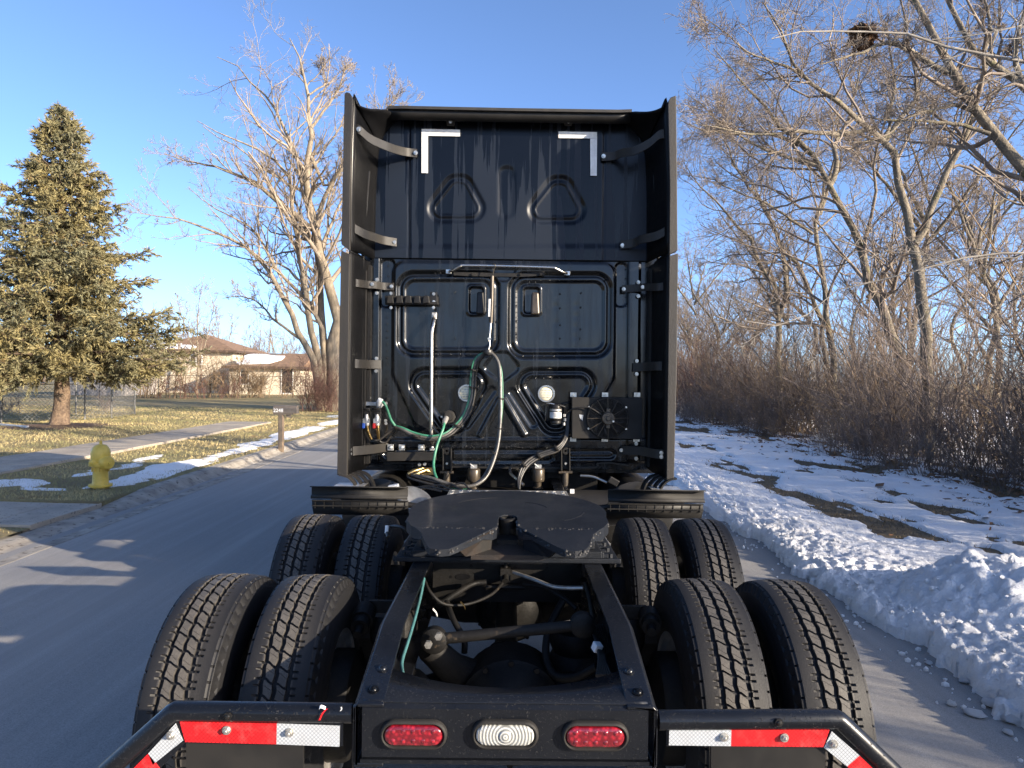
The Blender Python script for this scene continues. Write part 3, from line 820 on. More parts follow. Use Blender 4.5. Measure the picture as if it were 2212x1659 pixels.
def lower_fn(px, py):
    x, y = (px - 691.2) / .3646, (py - 547.2) / .3646; h = np.zeros(x.shape)
    field = [(520, 130), (1700, 140), (1700, 740), (1560, 985), (1430, 1060), (760, 1060), (640, 985), (520, 720)]
    h += -0.012 * st(sd_poly(x, y, field, 72), 26)
    for o, i, r in (((475, 122, 1080, 622), (520, 170, 1037, 577), 95), ((1140, 130, 1750, 634), (1185, 178, 1706, 588), 95)):
        h += 0.026 * st(sd_box(x, y, *o, r), 26) - 0.012 * st(sd_box(x, y, o[0] + 24, o[1] + 22, o[2] - 22, o[3] - 24, r - 20), 12) + 0.012 * st(sd_box(x, y, *i, r - 35), 16)
        rl = np.hypot((x - (i[0] + i[2]) / 2) / 230, (y - (i[1] + i[3]) / 2) / 180); h += 0.005 * np.exp(-rl * rl)
    for o in ((888, 195, 1000, 380), (1215, 198, 1335, 382)):
        h += -0.008 * st(sd_box(x, y, *o, 26), 10) + 0.022 * st(sd_box(x, y, o[0] + 15, o[1] + 15, o[2] - 15, o[3] - 15, 18), 10)
    for core in ([(645, 792), (915, 792), (800, 1000), (790, 1000)], [(1288, 797), (1565, 797), (1432, 1002), (1418, 1002)]):
        d = sd_poly(x, y, core, 0)
        h += 0.028 * st(d - 94, 22) - 0.014 * st(d - 70, 12) + 0.014 * st(d - 48, 18)
    d = sd_poly(x, y, [(1075, 640), (1120, 640), (1160, 690), (1100, 735), (1040, 690)], 40); h += 0.010 * st(d, 14)
    d = sd_poly(x, y, [(1075, 110), (1150, 110), (1120, 150), (1100, 150)], 28); h += 0.008 * st(d, 10)
    d = sd_seg(x, y, [(975, 1100), (1085, 890), (1110, 880), (1235, 1095)]); h += -0.016 * st(d - 16, 16)
    h += 0.010 * st(sd_seg(x, y, [(890, 1040), (1040, 830)]) - 22, 14) + 0.010 * st(sd_seg(x, y, [(1290, 1030), (1165, 840)]) - 22, 14)
    # side posts with slotted tops
    h += -0.030 * st(sd_box(x, y, 300, -60, 372, 1250, 8), 10) - 0.024 * st(sd_box(x, y, 1850, -60, 1920, 1250, 8), 10)
    h += 0.014 * st(sd_box(x, y, 372, 45, 455, 330, 30), 10) + 0.014 * st(sd_box(x, y, 1775, 68, 1845, 330, 30), 10)
    h += -0.02 * st(1120 - y, 14) + 0.012 * st(1262 - y, 10)
    for bx in ((790, 1180, 1415, 1262), (1490, 1188, 1780, 1240), (395, 1178, 715, 1230)):
        d = sd_box(x, y, *bx, 30); h += 0.016 * st(d, 12) - 0.010 * st(d + 20, 12)
    # dents round the blind rivets in the right-hand field
    for dx, dy in ((1422, 325), (1545, 320), (1545, 385), (1543, 450), (1540, 508), (1425, 425)):
        h += 0.0009 * np.exp(-((x - dx) ** 2 + (y - dy) ** 2) / 20 ** 2)
    h += 0.004 * (fbm(x / 300, y / 300, 3, 15) - 0.5)
    return h
Z_BOT = c2(1106, 1272).z
pressed("lower_back_panel", -1.13, 1.13, Z_BOT, Z_SEAM - 0.006, 0.0072, lower_fn, M["lower"])
s = MB(); s.box2((-1.13, YC + 0.02, Z_SEAM - 0.03), (1.13, YC + 0.04, Z_SEAM + 0.03)); part(s, "seam_backing", M["under"])
# bottom flange
s = MB(); s.strip([c2(380, 1240, 5.75), c2(640, 1243, 5.75), c2(720, 1262, 5.74), c2(1560, 1272, 5.74), c2(1640, 1245, 5.74), c2(1720, 1240, 5.74), c2(1830, 1260, 5.75)], (0, .05, 0), 0.012, 4)
part(s, "floor_flange", M["satin"])

# rivets: small domes pressed along the seams
s = MB()
def rivet(p, r=0.0075): s.dome(p, (0, -1, 0), r, r * 0.55, 7, 2)
for k in range(14): rivet(c2(398, 380 + 40 * k, 5.742)); rivet(c2(1828, 300 + 40 * k, 5.742))
for k in range(10): rivet(c2(560 + 48 * k, 150, 5.756)); rivet(c2(1195 + 55 * k, 160, 5.756))
for k in range(9): rivet(c2(590 + 60 * k, 598, 5.762)); rivet(c2(1200 + 62 * k, 610, 5.762))
for k in range(7): rivet(c2(650 + 48 * k, 738, 5.765)); rivet(c2(1275 + 48 * k, 740, 5.765))
for k in range(30): rivet(c2(430 + 48 * k, 1150 + (3 if k % 3 else -4), 5.728))
for k in range(24): rivet(c2(560 + 48 * k, 1252, 5.728))
for x, y in ((800, 232), (1423, 240), (1547, 235), (1423, 425), (1422, 325), (1545, 320), (1543, 450), (1422, 505), (1540, 505), (800, 505), (1050, 405), (1165, 310), (1165, 400), (1165, 480), (1058, 310), (1058, 480)): rivet(c2(x, y, 5.752))
for k in range(12): rivet(c2(1165, 200 + 30 * k, 5.752), .005)
for x in (680, 715, 750, 790, 1100, 1130, 1240, 1275): rivet(c2(x, 118 if x < 900 else 172, 5.748), .006)
for k in range(5): rivet(c2(402, 75 + 60 * k, 5.75), .006); rivet(c2(1812, 95 + 55 * k, 5.75), .006)
o = part(s, "rivet_field", M["gloss"], smooth=60); o["kind"] = "stuff"

# white tape corners
for nm, quads in (("tape_corner", (((602, 290), (830, 295), (830, 334), (602, 330)), ((602, 331), (640, 331), (640, 552), (602, 551)))),
                  ("tape_corner", (((1413, 305), (1641, 309), (1641, 347), (1413, 344)), ((1601, 348), (1641, 348), (1640, 568), (1602, 567))))):
    s = MB()
    for q in quads:
        s.prism([c1(x, y, 5.738) for x, y in q], (0, -0.0025, 0))
        (xa, ya), (xb, yb), (xc, yc), (xd, yd) = q
        for f in (0.33, 0.66):                           # the tape's two ribs
            if abs(xb - xa) > abs(yd - ya): s.tube([c1(xa, ya + (yd - ya) * f, 5.7345), c1(xb, yb + (yc - yb) * f, 5.7345)], 0.0013, 4)
            else: s.tube([c1(xa + (xb - xa) * f, ya, 5.7345), c1(xd + (xc - xd) * f, yd, 5.7345)], 0.0013, 4)
    part(s, nm, M["white_paint"])

# sleeper vents in the two windows
for x0, y0, x1, y1, mt_ in ((925, 228, 975, 360, "satin"), (1250, 230, 1302, 362, "canister")):  # right vent gets a browner material to imitate sunlight on it
    s = MB(); yf = 5.705
    a, b_, c_, d_ = c2(x0, y1, yf), c2(x1, y1, yf), c2(x1 - 6, y0, yf + .02), c2(x0 + 6, y0, yf + .02)
    a2, b2, c2_, d2 = [p + Vector((0, 0.075 - 0.0, 0)) for p in (a, b_, c_, d_)]
    s.add([a, b_, c_, d_, a2, b2, c2_, d2], [(0, 1, 2, 3), (4, 5, 6, 7), (0, 1, 5, 4), (1, 2, 6, 5), (2, 3, 7, 6), (3, 0, 4, 7)])
    part(s, "air_vent", M[mt_], bevel=0.012)

# ------------------------------------------------------------------ cab body (seen only from the side) and roof fairing
s = MB()
prof = [(-1.19, 1.05), (1.19, 1.05), (1.22, 1.5), (1.2, 3.5), (1.1, 3.82), (0.9, 3.93), (-0.9, 3.93), (-1.1, 3.82), (-1.2, 3.5), (-1.22, 1.5)]
s.rings([[Vector((x, y, z)) for x, z in prof] for y in (5.80, 7.0)] + [[Vector((x * .97, 8.1, 1.05 + (z - 1.05) * .93)) for x, z in prof]])
part(s, "sleeper_body", M["gloss"], smooth=40)
s = MB(); s.rings([[Vector((x * k, y, zb + (z - 1.05) * q)) for x, z in prof] for y, k, q, zb in ((8.1, .95, .7, 1.05), (8.9, .9, .56, 1.05), (9.3, .85, .32, .95), (11.0, .78, .25, .75), (11.35, .7, .2, .72))])
part(s, "hood", M["gloss"], smooth=50)
# roof lip: trailing edge of the roof fairing
YL = 5.60
s = MB()
lip = lambda y, dz: [at(px, py, YL) + Vector((0, y - YL, dz)) for px, py in ((838, 234), (870, 233.5), (980, 236), (1100, 238.5), (1230, 240.5), (1335, 242), (1364, 241))]
A, B = lip(YL, 0.0), lip(5.86, 0.09); C_, D_ = lip(YL + .03, -0.075), lip(5.80, -0.02)
n = len(A); s.add(A + B, [(i, i + 1, n + i + 1, n + i) for i in range(n - 1)]); s.add(A + C_, [(i, i + 1, n + i + 1, n + i) for i in range(n - 1)]); s.add(C_ + D_, [(i, i + 1, n + i + 1, n + i) for i in range(n - 1)])
roof = part(s, "roof_fairing", M["satin"], smooth=40, solid=0.008)
s = MB(); s.strip([p + Vector((0, -0.012, 0.0)) for p in A], (0, 0, 0.022), 0.02); part(s, "edge_trim", M["trim"], roof)
for x in (773, 1125, 1472):                              # little hanger tabs with bolts
    s = MB(); a = c1(x - 30, 212, 5.66); b_ = c1(x + 30, 214, 5.66); s.prism([a, b_, c1(x + 22, 268, 5.69), c1(x - 22, 266, 5.69)] if x != 1125 else [a, b_, c1(x + 18, 242, 5.69), c1(x - 18, 242, 5.69)], (0, .03, 0))
    t = part(s, "roof_tab", M["plastic"], roof, bevel=0.004)
    s = MB(); p = c1(x, 247 if x != 1125 else 228, 5.66); s.cyl(p, p + Vector((0, -.012, 0)), .014, n=10); part(s, "bolt", M["bolt"], roof)

# side extenders: lofted from their trailing edge forward to the cab corner
def extender(sg):
    e = lambda px, py, y: at(px, py, y)
    L = sg < 0
    if L:
        rear_u = [(757, 541), (757, 400), (763, 214), (770, 224), (782, 231), (800, 236), (818, 236), (832, 237), (838, 243)]
        rear_l = [(751, 1032), (752, 800), (755, 560), (757, 546)]
        outer_u = [((745, 541), (757, 541)), ((750, 330), (759, 330)), ((752.5, 200), (763, 214))]
    else:
        rear_u = [(1446, 546), (1447, 400), (1441, 222), (1432, 231), (1418, 238), (1400, 242), (1382, 242), (1368, 241), (1363, 246)]
        rear_l = [(1440, 1037), (1443, 800), (1446, 562), (1446, 551)]
    YE = 5.30
    YS = [5.30, 5.30, 5.30, 5.31, 5.34, 5.40, 5.47, 5.55, 5.60]
    A = [e(px, py, yy) for (px, py), yy in zip(rear_u, YS)]
    if L: B = [(-1.10, 2.76), (-1.10, 3.2), (-1.085, 3.56), (-1.07, 3.66), (-1.04, 3.76), (-.99, 3.83), (-.94, 3.875), (-.90, 3.895), (-.87, 3.90)]
    else: B = [(1.10, 2.76), (1.10, 3.2), (1.085, 3.56), (1.07, 3.66), (1.04, 3.76), (.99, 3.83), (.94, 3.875), (.90, 3.895), (.87, 3.90)]
    B = [Vector((x, 5.765, z)) for x, z in B]
    A, B = spline(A, 4), spline(B, 4)
    mids = [[a.lerp(b_, f) + Vector((-sg * 0.010 * math.sin(math.pi * f), 0, 0)) for a, b_ in zip(A, B)] for f in [k / 8 for k in range(9)]]
    s = MB()
    for p, q in zip(mids[:-1], mids[1:]): s.loft(p, q)
    up_ = part(s, "side_extender", M["inner"], smooth=50, solid=0.012, weld=True)
    A2 = [e(px, py, YE) for px, py in rear_l]; zz = [1.10, 1.7, 2.60, 2.735]
    B2 = [Vector((sg * 1.13, 5.765, z)) for z in zz]
    s = MB(); mids = [[a.lerp(b_, f) + Vector((-sg * 0.010 * math.sin(math.pi * f), 0, 0)) for a, b_ in zip(spline(A2, 4), spline(B2, 4))] for f in [k / 6 for k in range(7)]]
    for p, q in zip(mids[:-1], mids[1:]): s.loft(p, q)
    lo_ = part(s, "side_extender", M["inner"], smooth=50, solid=0.012, weld=True)
    # rubber trailing-edge strips, flat towards the rear
    def edge(pts_o, pts_i, par):
        s = MB(); n = len(pts_o)
        o_ = [e(*p, YE - .03) for p in pts_o]; i_ = [e(*p, YE - .03) for p in pts_i]
        s.rings([[o_[k], i_[k], i_[k] + Vector((0, .035, 0)), o_[k] + Vector((sg * .004, .10, 0))] for k in range(n)])
        part(s, "edge_trim", M["trim"], par, bevel=0.004)
    if L:
        edge([(737, 527), (740, 400), (744, 203), (747, 199), (751, 199)], [(756, 541), (757, 400), (762, 216), (760, 207), (756, 201)], up_)
        edge([(728, 1026), (732, 800), (736, 556), (737, 541)], [(750, 1033), (752, 800), (755, 560), (756, 549)], lo_)
    else:
        edge([(1464, 541), (1463, 400), (1461, 212), (1460, 207), (1457, 207)], [(1446, 549), (1447, 400), (1443, 226), (1445, 216), (1449, 210)], up_)
        edge([(1456, 1036), (1462, 800), (1465, 558), (1465, 547)], [(1440, 1038), (1443, 800), (1446, 562), (1446, 553)], lo_)
    # stiffening rib running down the inside face
    s = MB()
    s.tube([Vector((sg * 1.155, 5.56, 1.2)), Vector((sg * 1.16, 5.56, 2.6)), Vector((sg * 1.15, 5.56, 2.9)), Vector((sg * 1.12, 5.58, 3.42))], 0.014, 6)
    part(s, "stiffener", M["plastic"], up_, smooth=60)
    # vertical cab corner posts seen between wall and extender
    s = MB(); s.box2((sg * 1.11, 5.66, 1.12), (sg * 1.15, 5.76, 2.70)); s.tube([Vector((sg * 1.155, 5.62, 1.12)), Vector((sg * 1.155, 5.62, 2.65))], .022, 8)
    part(s, "corner_post", M["plastic"], smooth=40)
extender(-1); extender(1)

# extender brackets: bent straps from the extender to the wall, one bolt at each end
def bracket(path, w, mt_, bolts=(), bolt_r=.014):
    s = MB(); s.strip(path, (0, 0, w), 0.008, 5); br = part(s, "extender_bracket", M["trim"], smooth=50, bevel=0.002)
    for p in bolts:
        b = MB(); b.cyl(p, p + Vector((0, -.006, 0)), bolt_r * 1.25, n=12); b.cyl(p, p + Vector((0, -.016, 0)), bolt_r * .75, n=6); part(b, "bolt", M["bolt"], br, smooth=40)
off = Vector((0, -.008, 0))
bracket([c1(212, 285, 5.36), c1(240, 300, 5.36), c1(300, 350, 5.42), c1(400, 395, 5.5), c1(470, 418, 5.62), c1(520, 428, 5.70), c1(575, 435, 5.72)], .068, M["satin"], [c1(567, 432, 5.71), c1(229, 292, 5.35)])
bracket([c1(178, 865, 5.36), c1(205, 880, 5.36), c1(260, 910, 5.42), c1(330, 935, 5.55), c1(380, 950, 5.66), c1(455, 963, 5.72)], .068, M["satin"], [c1(440, 962, 5.71), c1(188, 868, 5.35)])
bracket([c1(2045, 320, 5.36), c1(2010, 325, 5.37), c1(1950, 375, 5.42), c1(1860, 420, 5.5), c1(1790, 432, 5.62), c1(1740, 450, 5.70), c1(1668, 455, 5.72)], .068, M["satin"], [c1(1680, 452, 5.71)])
bracket([c1(2072, 890, 5.36), c1(2050, 895, 5.37), c1(1990, 925, 5.42), c1(1900, 945, 5.55), c1(1860, 965, 5.66), c1(1780, 978, 5.72)], .068, M["satin"], [c1(1793, 980, 5.71)])
bracket([c2(180, 170, 5.4), c2(230, 178, 5.42), c2(280, 185, 5.58), c2(330, 188, 5.62), c2(380, 195, 5.70), c2(438, 198, 5.71)], .06, M["satin"], [c2(424, 196, 5.70), c2(310, 183, 5.60), c2(338, 156, 5.70), c2(337, 235, 5.70)], .012)
bracket([c2(178, 650, 5.4), c2(230, 655, 5.43), c2(290, 658, 5.62), c2(360, 658, 5.70)], .07, M["satin"], [c2(335, 623, 5.70), c2(333, 697, 5.70)], .012)
bracket([c2(170, 1175, 5.36), c2(215, 1170, 5.40), c2(320, 1160, 5.55), c2(390, 1150, 5.70), c2(425, 1145, 5.70)], .07, M["satin"], [c2(416, 1150, 5.69), c2(178, 1162, 5.35), c2(178, 1187, 5.35)], .012)
bracket([c2(2050, 195, 5.4), c2(2000, 200, 5.42), c2(1940, 200, 5.58), c2(1880, 205, 5.68), c2(1788, 212, 5.71)], .06, M["satin"], [c2(1800, 212, 5.70), c2(1912, 200, 5.62), c2(1886, 172, 5.70), c2(1886, 254, 5.70)], .012)
bracket([c2(2040, 668, 5.4), c2(1990, 668, 5.45), c2(1930, 672, 5.62), c2(1855, 676, 5.70)], .07, M["satin"], [c2(1877, 638, 5.70), c2(1876, 715, 5.70)], .012)
bracket([c2(2030, 1190, 5.36), c2(1990, 1188, 5.40), c2(1900, 1172, 5.55), c2(1785, 1166, 5.70)], .07, M["satin"], [c2(1785, 1166, 5.69), c2(2022, 1182, 5.35), c2(2022, 1206, 5.35), c2(1873, 1128, 5.70), c2(1873, 1216, 5.70)], .012)

# ------------------------------------------------------------------ things bolted to the wall
s = MB(); s.tube([c2(765, 108, 5.735), c2(790, 100, 5.70), c2(832, 76, 5.67), c2(860, 72, 5.67), c2(1100, 76, 5.67), c2(1360, 84, 5.67), c2(1395, 90, 5.67), c2(1440, 112, 5.70), c2(1465, 118, 5.735)], .0115, 10, 4)
gb = part(s, "grab_bar", M["chrome"], smooth=60)
for x, y in ((762, 108), (1465, 118)):
    b = MB(); b.box(c2(x, y, 5.737), (.045, .008, .035)); b.cyl(c2(x, y, 5.735), c2(x, y, 5.722), .009, n=8); part(b, "end_plate", M["chrome"], gb, bevel=.003)
s = MB(); s.strip([c2(790, 118, 5.74), c2(905, 125, 5.735), c2(1200, 128, 5.735), c2(1330, 118, 5.74)], (0, 0, .03), .012, 4)
for x in (800, 905, 1190, 1310): s.cyl(c2(x, 124, 5.735), c2(x, 124, 5.715), .011, n=8)
part(s, "hose_rail", M["plastic"], smooth=50)
# vertical grab pole
s = MB(); s.tube([c2(676, 385, 5.735), c2(674, 400, 5.70), c2(664, 455, 5.655), c2(661, 520, 5.65), c2(659, 1050, 5.65), c2(660, 1090, 5.67), c2(664, 1125, 5.72)], .0165, 10, 4)
gp = part(s, "grab_pole", M["chrome"], smooth=60)
for x, y in ((677, 370), (665, 1150)):
    b = MB(); b.box(c2(x, y, 5.735), (.042, .010, .055)); b.cyl(c2(x, y, 5.732), c2(x, y, 5.716), .011, n=8); part(b, "end_plate", M["alum"], gp, bevel=.004)
# five-hook hose rack
s = MB(); s.prism([c2(385, 285, 5.66), c2(700, 287, 5.66), c2(700, 304, 5.66), c2(385, 303, 5.66)], (0, .06, 0)); s.prism([c2(385, 250, 5.70), c2(700, 255, 5.70), c2(700, 290, 5.70), c2(385, 288, 5.70)], (0, .03, 0))
hr = part(s, "hose_rack", M["plastic"], bevel=.004)
for x in (415, 470, 522, 575, 628):
    b = MB(); b.prism([c2(x - 16, 250, 5.64), c2(x + 16, 250, 5.64), c2(x + 22, 296, 5.64), c2(x - 22, 296, 5.64)], (0, .06, 0)); part(b, "rack_hook", M["plastic"], hr, bevel=.006)
for x, y, w, h in ((672, 268, 42, 76), (425, 240, 30, 30)):
    b = MB(); b.box(c2(x, y, 5.695), (w * .00137, .012, h * .00137)); part(b, "rack_plate", M["satin"], hr, bevel=.003)
for x, y in ((674, 241), (673, 322), (421, 238), (421, 322), (675, 288)):
    b = MB(); p = c2(x, y, 5.69); b.cyl(p, p + Vector((0, -.006, 0)), .013, n=12); b.cyl(p, p + Vector((0, -.014, 0)), .008, n=6); part(b, "bolt", M["bolt"], hr)
# hose tender: hook, rubber covered spring, chrome rod, snap
s = MB(); s.tube([c2(1020, 66, 5.655), c2(1032, 62, 5.65), c2(1040, 75, 5.65), c2(1030, 100, 5.655), c2(1022, 135, 5.66)], .004, 6, 4)
ten = part(s, "hose_tender", M["rub_hose"], smooth=60)
s = MB(); s.tube([c2(1020, 135, 5.66), c2(1017, 300, 5.655), c2(1012, 412, 5.65)], .0165, 10); part(s, "spring_sleeve", M["canister"], ten, smooth=60)
s = MB(); s.tube([c2(1012, 410, 5.65), c2(1004, 500, 5.645)], .010, 10); part(s, "tender_rod", M["chrome"], ten, smooth=60)
s = MB(); p = c2(1004, 506, 5.645); s.lathe(p + Vector((0, -.008, 0)), (0, 1, 0), [(0, .014), (.016, .014)], 12); s.tube([c2(1004, 512, 5.645), c2(1006, 545, 5.64), c2(998, 575, 5.64)], .005, 6); part(s, "snap_hook", M["bolt"], ten, smooth=50)
s = MB(); s.prism([c2(1000, 270, 5.637), c2(1012, 270, 5.637), c2(1008, 375, 5.635), c2(997, 375, 5.635)], (0, .002, 0)); part(s, "tender_sticker", M["label"], ten)
# hanging air and electric lines
def hose(name, pts, r, mt_, k=6, n=8, par=None):
    s = MB(); s.tube([c2(*p) for p in pts], r, n, k); return part(s, name, M[mt_], par, smooth=70)
top = (995, 585, 5.62)
for dx, dz, mt_, r in ((0, 0, "hose_grey", .012), (15, .02, "hose_grey", .013), (24, .0, "green", .006)):
    hose("air_hose" if mt_ != "green" else "electric_cable", [(995 + dx * .3, 580, 5.63 - dz), (1035 + dx * .6, 620, 5.6 - dz), (1058 + dx * .5, 690, 5.58 - dz), (1064 + dx * .4, 850, 5.54 - dz), (1062 + dx * .4, 1010, 5.5 - dz), (1042 + dx * .5, 1160, 5.45 - dz), (985 + dx, 1300, 5.38 - dz),
          (930 + dx, 1360, 5.33 - dz), (860 + dx, 1383 - dx * .2, 5.3 - dz), (760, 1372 - dx * .6, 5.3 - dz), (640, 1338 - dx * .8, 5.33 - dz), (545, 1308 + dx * .4, 5.38)] if mt_ != "green" else
         [(1000, 580, 5.66), (1050, 630, 5.65), (1076, 700, 5.64), (1082, 850, 5.6), (1074, 1000, 5.55), (1058, 1120, 5.5), (1000, 1270, 5.43), (940, 1355, 5.36), (860, 1394, 5.30), (780, 1390, 5.30), (740, 1382, 5.3)], r, mt_)
for dx, mt_, r in ((0, "hose_grey", .012), (15, "rub_hose", .012), (-13, "green", .009)):
    hose("air_hose" if mt_ != "green" else "electric_cable", [(992, 582, 5.66), (952 + dx, 606, 5.67), (920 + dx, 650, 5.68), (906 + dx, 740, 5.70), (896 + dx, 860, 5.70), (862 + dx * 1.1, 960, 5.69), (800 + dx, 1035 + dx * .3, 5.66), (740 + dx * .6, 1078 + dx * .7, 5.62), (650, 1094 + dx * .9, 5.60), (560, 1075 + dx * .9, 5.61), (490, 1042 + dx * .6, 5.62), (445, 1026 + dx * .3, 5.65)], r, mt_)
hose("electric_cable", [(446, 1024, 5.65), (420, 985, 5.63), (400, 930, 5.6), (382, 890, 5.58), (358, 874, 5.6)], .011, "green")
hose("air_hose", [(448, 1034, 5.66), (400, 1068, 5.66), (360, 1100, 5.65), (335, 1108, 5.64), (312, 1104, 5.63)], .009, "rub_hose")
hose("air_hose", [(450, 1040, 5.67), (415, 1090, 5.68), (390, 1120, 5.68), (360, 1118, 5.67), (346, 1096, 5.66)], .009, "rub_hose")
hose("electric_cable", [(738, 1000, 5.6), (729, 1040, 5.55), (708, 1095, 5.52), (690, 1150, 5.5), (674, 1230, 5.45), (676, 1290, 5.4), (692, 1335, 5.36)], .011, "green")
for x, y, yy in ((566, 1080, 5.60), (902, 795, 5.69), (812, 1020, 5.65), (1058, 1035, 5.48), (1030, 1180, 5.43), (725, 1365, 5.29), (447, 1028, 5.64), (1068, 860, 5.53), (905, 690, 5.67)):
    s = MB(); p = c2(x, y, yy); s.lathe(p + Vector((0, 0, -.005)), (0.3, 0, 1), [(0, .03), (.01, .03)], 12, True); s.box(p + Vector((.03, -.015, 0)), (.03, .005, .005)); part(s, "cable_tie", M["plastic"])
s = MB(); s.lathe(c2(995, 590, 5.62) + Vector((0, 0, -.02)), (0, 0, 1), [(0, .03), (.02, .042), (.045, .034)], 12); s.tube([c2(965, 580, 5.61), c2(1000, 600, 5.58), c2(1030, 585, 5.61)], .006, 6, 3); part(s, "hose_strap", M["rub_hose"], smooth=50)
# plug on its socket
s = MB(); s.lathe(c2(765, 970, 5.72), (0, -1, .2), [(0, .055), (.02, .055), (.025, .04), (.05, .036)], 8); ps = part(s, "power_socket", M["plastic"], smooth=40)
s = MB(); s.tube([c2(750, 975, 5.66), c2(740, 995, 5.62), c2(735, 1012, 5.59)], [.02, .021, .016], 10); part(s, "plug", M["alum"], ps, smooth=50)
for x, y in ((722, 968), (785, 968)):
    s = MB(); p = c2(x, y, 5.70); s.cyl(p, p + Vector((0, -.012, 0)), .008, n=8); part(s, "bolt", M["bolt"], ps)
# gladhand station
s = MB(); s.prism([c2(240, 878, 5.63), c2(392, 884, 5.63), c2(390, 905, 5.63), c2(242, 902, 5.63)], (0, .012, 0)); gl = part(s, "hose_bracket", M["alum"], bevel=.003)
s = MB(); s.tube([c2(352, 905, 5.63), c2(350, 885, 5.6), c2(358, 872, 5.585), c2(368, 876, 5.58)], [.024, .026, .024, .016], 10, 0); part(s, "plug", M["white_paint"], gl, smooth=50)
for x, colr in ((275, "blue_plastic"), (337, "red_plastic")):
    s = MB(); s.box(c2(x, 928, 5.6), (.07, .05, .03)); s.lathe(c2(x, 915, 5.6), (0, 0, -1), [(0, .038), (.01, .04), (.02, .03)], 14); s.box(c2(x, 960, 5.6), (.042, .045, .055)); gh = part(s, "air_coupling", M["plastic"], bevel=.006)
    s = MB(); s.tube([c2(x, 955, 5.575), c2(x + 2, 985, 5.57), c2(x + 4, 1020, 5.57)], [.014, .024, .018], 10); s.box(c2(x, 992, 5.565), (.05, .03, .035)); part(s, "coupling_body", M["alum"], gh, smooth=45)
    s = MB(); s.box(c2(x - 16, 1022, 5.56), (.02, .03, .04)); part(s, "colour_tab", M[colr], gh, bevel=.004)
    s = MB(); s.tube([c2(x + 6, 1020, 5.57), c2(x + 8, 1050, 5.575), c2(x + (10 if x > 300 else 28), 1100, 5.6)], .012, 8, 3); part(s, "brass_fitting", M["brass"], gh, smooth=50)
for x, y in ((295, 856), (393, 888), (390, 990), (392, 1008)):
    s = MB(); p = c2(x, y, 5.70); s.cyl(p, p + Vector((0, -.014, 0)), .012, n=8); part(s, "bolt", M["bolt"], gl)
# two round work lamps
for x, y in ((870, 827), (1340, 831)):
    s = MB(); p = c2(x, y, 5.755)
    s.lathe(p, (0, -1, 0), [(0, .072), (.030, .072), (.036, .068), (.036, .056), (.026, .053)], 28, False); wl = part(s, "work_lamp", M["chrome"], smooth=40)
    s = MB(); s.dome(p + Vector((0, -.024, 0)), (0, -1, 0), .055, .012, 24, 4); part(s, "lamp_lens", M["amber_lamp"], wl, smooth=60)
    s = MB()
    for k in range(4): s.box(p + Vector((0, -.036, .026 - .018 * k)), (.085 - .012 * abs(k - 1.5), .004, .004))
    part(s, "lens_rib", M["lens_clear"], wl)
# receiver-drier canister with pipes
s = MB(); p = c2(1397, 905, 5.66); s.lathe(p, (0, 0, -1), [(-.015, .02), (-.012, .036), (0, .044), (.012, .046), (.02, .044), (.022, .046), (.115, .046), (.118, .043), (.124, .046), (.138, .044), (.142, .03)], 24); dr = part(s, "drier_canister", M["satin"], smooth=45)
for z0, z1, r, mt_ in ((.022, .038, .0475, "alum"), (.046, .095, .0476, "label")):
    s = MB(); s.lathe(p, (0, 0, -1), [(z0, r), (z1, r)], 24, False); part(s, "drier_label" if mt_ == "label" else "drier_band", M[mt_], dr, smooth=60)
s = MB()
for k in range(5): s.box(p + Vector((-.004 + .002 * (k % 2), -.0485, -.056 - .007 * k)), (.036 - .006 * (k % 3), .002, .0025))
part(s, "drier_print", M["print"], dr)
for pts in ([(1390, 895, 5.66), (1355, 890, 5.66), (1342, 905, 5.68), (1338, 960, 5.7), (1336, 990, 5.72)], [(1410, 897, 5.64), (1440, 905, 5.64), (1452, 925, 5.65), (1450, 960, 5.66), (1455, 1010, 5.66)], [(1440, 895, 5.66), (1470, 888, 5.67), (1492, 888, 5.69)], [(1420, 900, 5.63), (1456, 915, 5.64), (1460, 950, 5.65), (1448, 990, 5.65)]):
    hose("coolant_pipe", pts, .006, "chrome" if pts[0][0] == 1390 else "rub_hose", 5, 8, dr)
for x, y in ((1450, 960), (1452, 985), (1446, 1010)):
    s = MB(); p = c2(x, y, 5.645); s.cyl(p + Vector((0, 0, .01)), p - Vector((0, 0, .012)), .013, n=8); part(s, "pipe_fitting", M["bolt"], dr, smooth=40)
for dx in (0, 14, 26):
    hose("wiring_loom", [(1466 + dx * .5, 940, 5.68), (1462 + dx * .4, 1000, 5.67), (1460 + dx * .5, 1050, 5.66), (1440 + dx * .6, 1110, 5.62), (1390 + dx * .7, 1155 + dx * .6, 5.58), (1290 + dx, 1190 + dx * .5, 5.55), (1210 + dx, 1245 + dx * .4, 5.5), (1175 + dx * .6, 1330, 5.45), (1180, 1400, 5.4)], .011, "rub_hose")
for x, y, yy in ((1207, 1245, 5.48), (1295, 1193, 5.53), (1400, 1150, 5.57)):
    s = MB(); p = c2(x, y, yy); s.lathe(p - Vector((.006, 0, .006)), (1, 0, .6), [(0, .03), (.014, .03)], 12); part(s, "hose_clip", M["plastic"])
hose("wiring_loom", [(1456, 960, 5.66), (1490, 925, 5.6), (1550, 912, 5.57), (1600, 915, 5.565), (1650, 945, 5.56), (1668, 955, 5.555)], .006, "rub_hose")

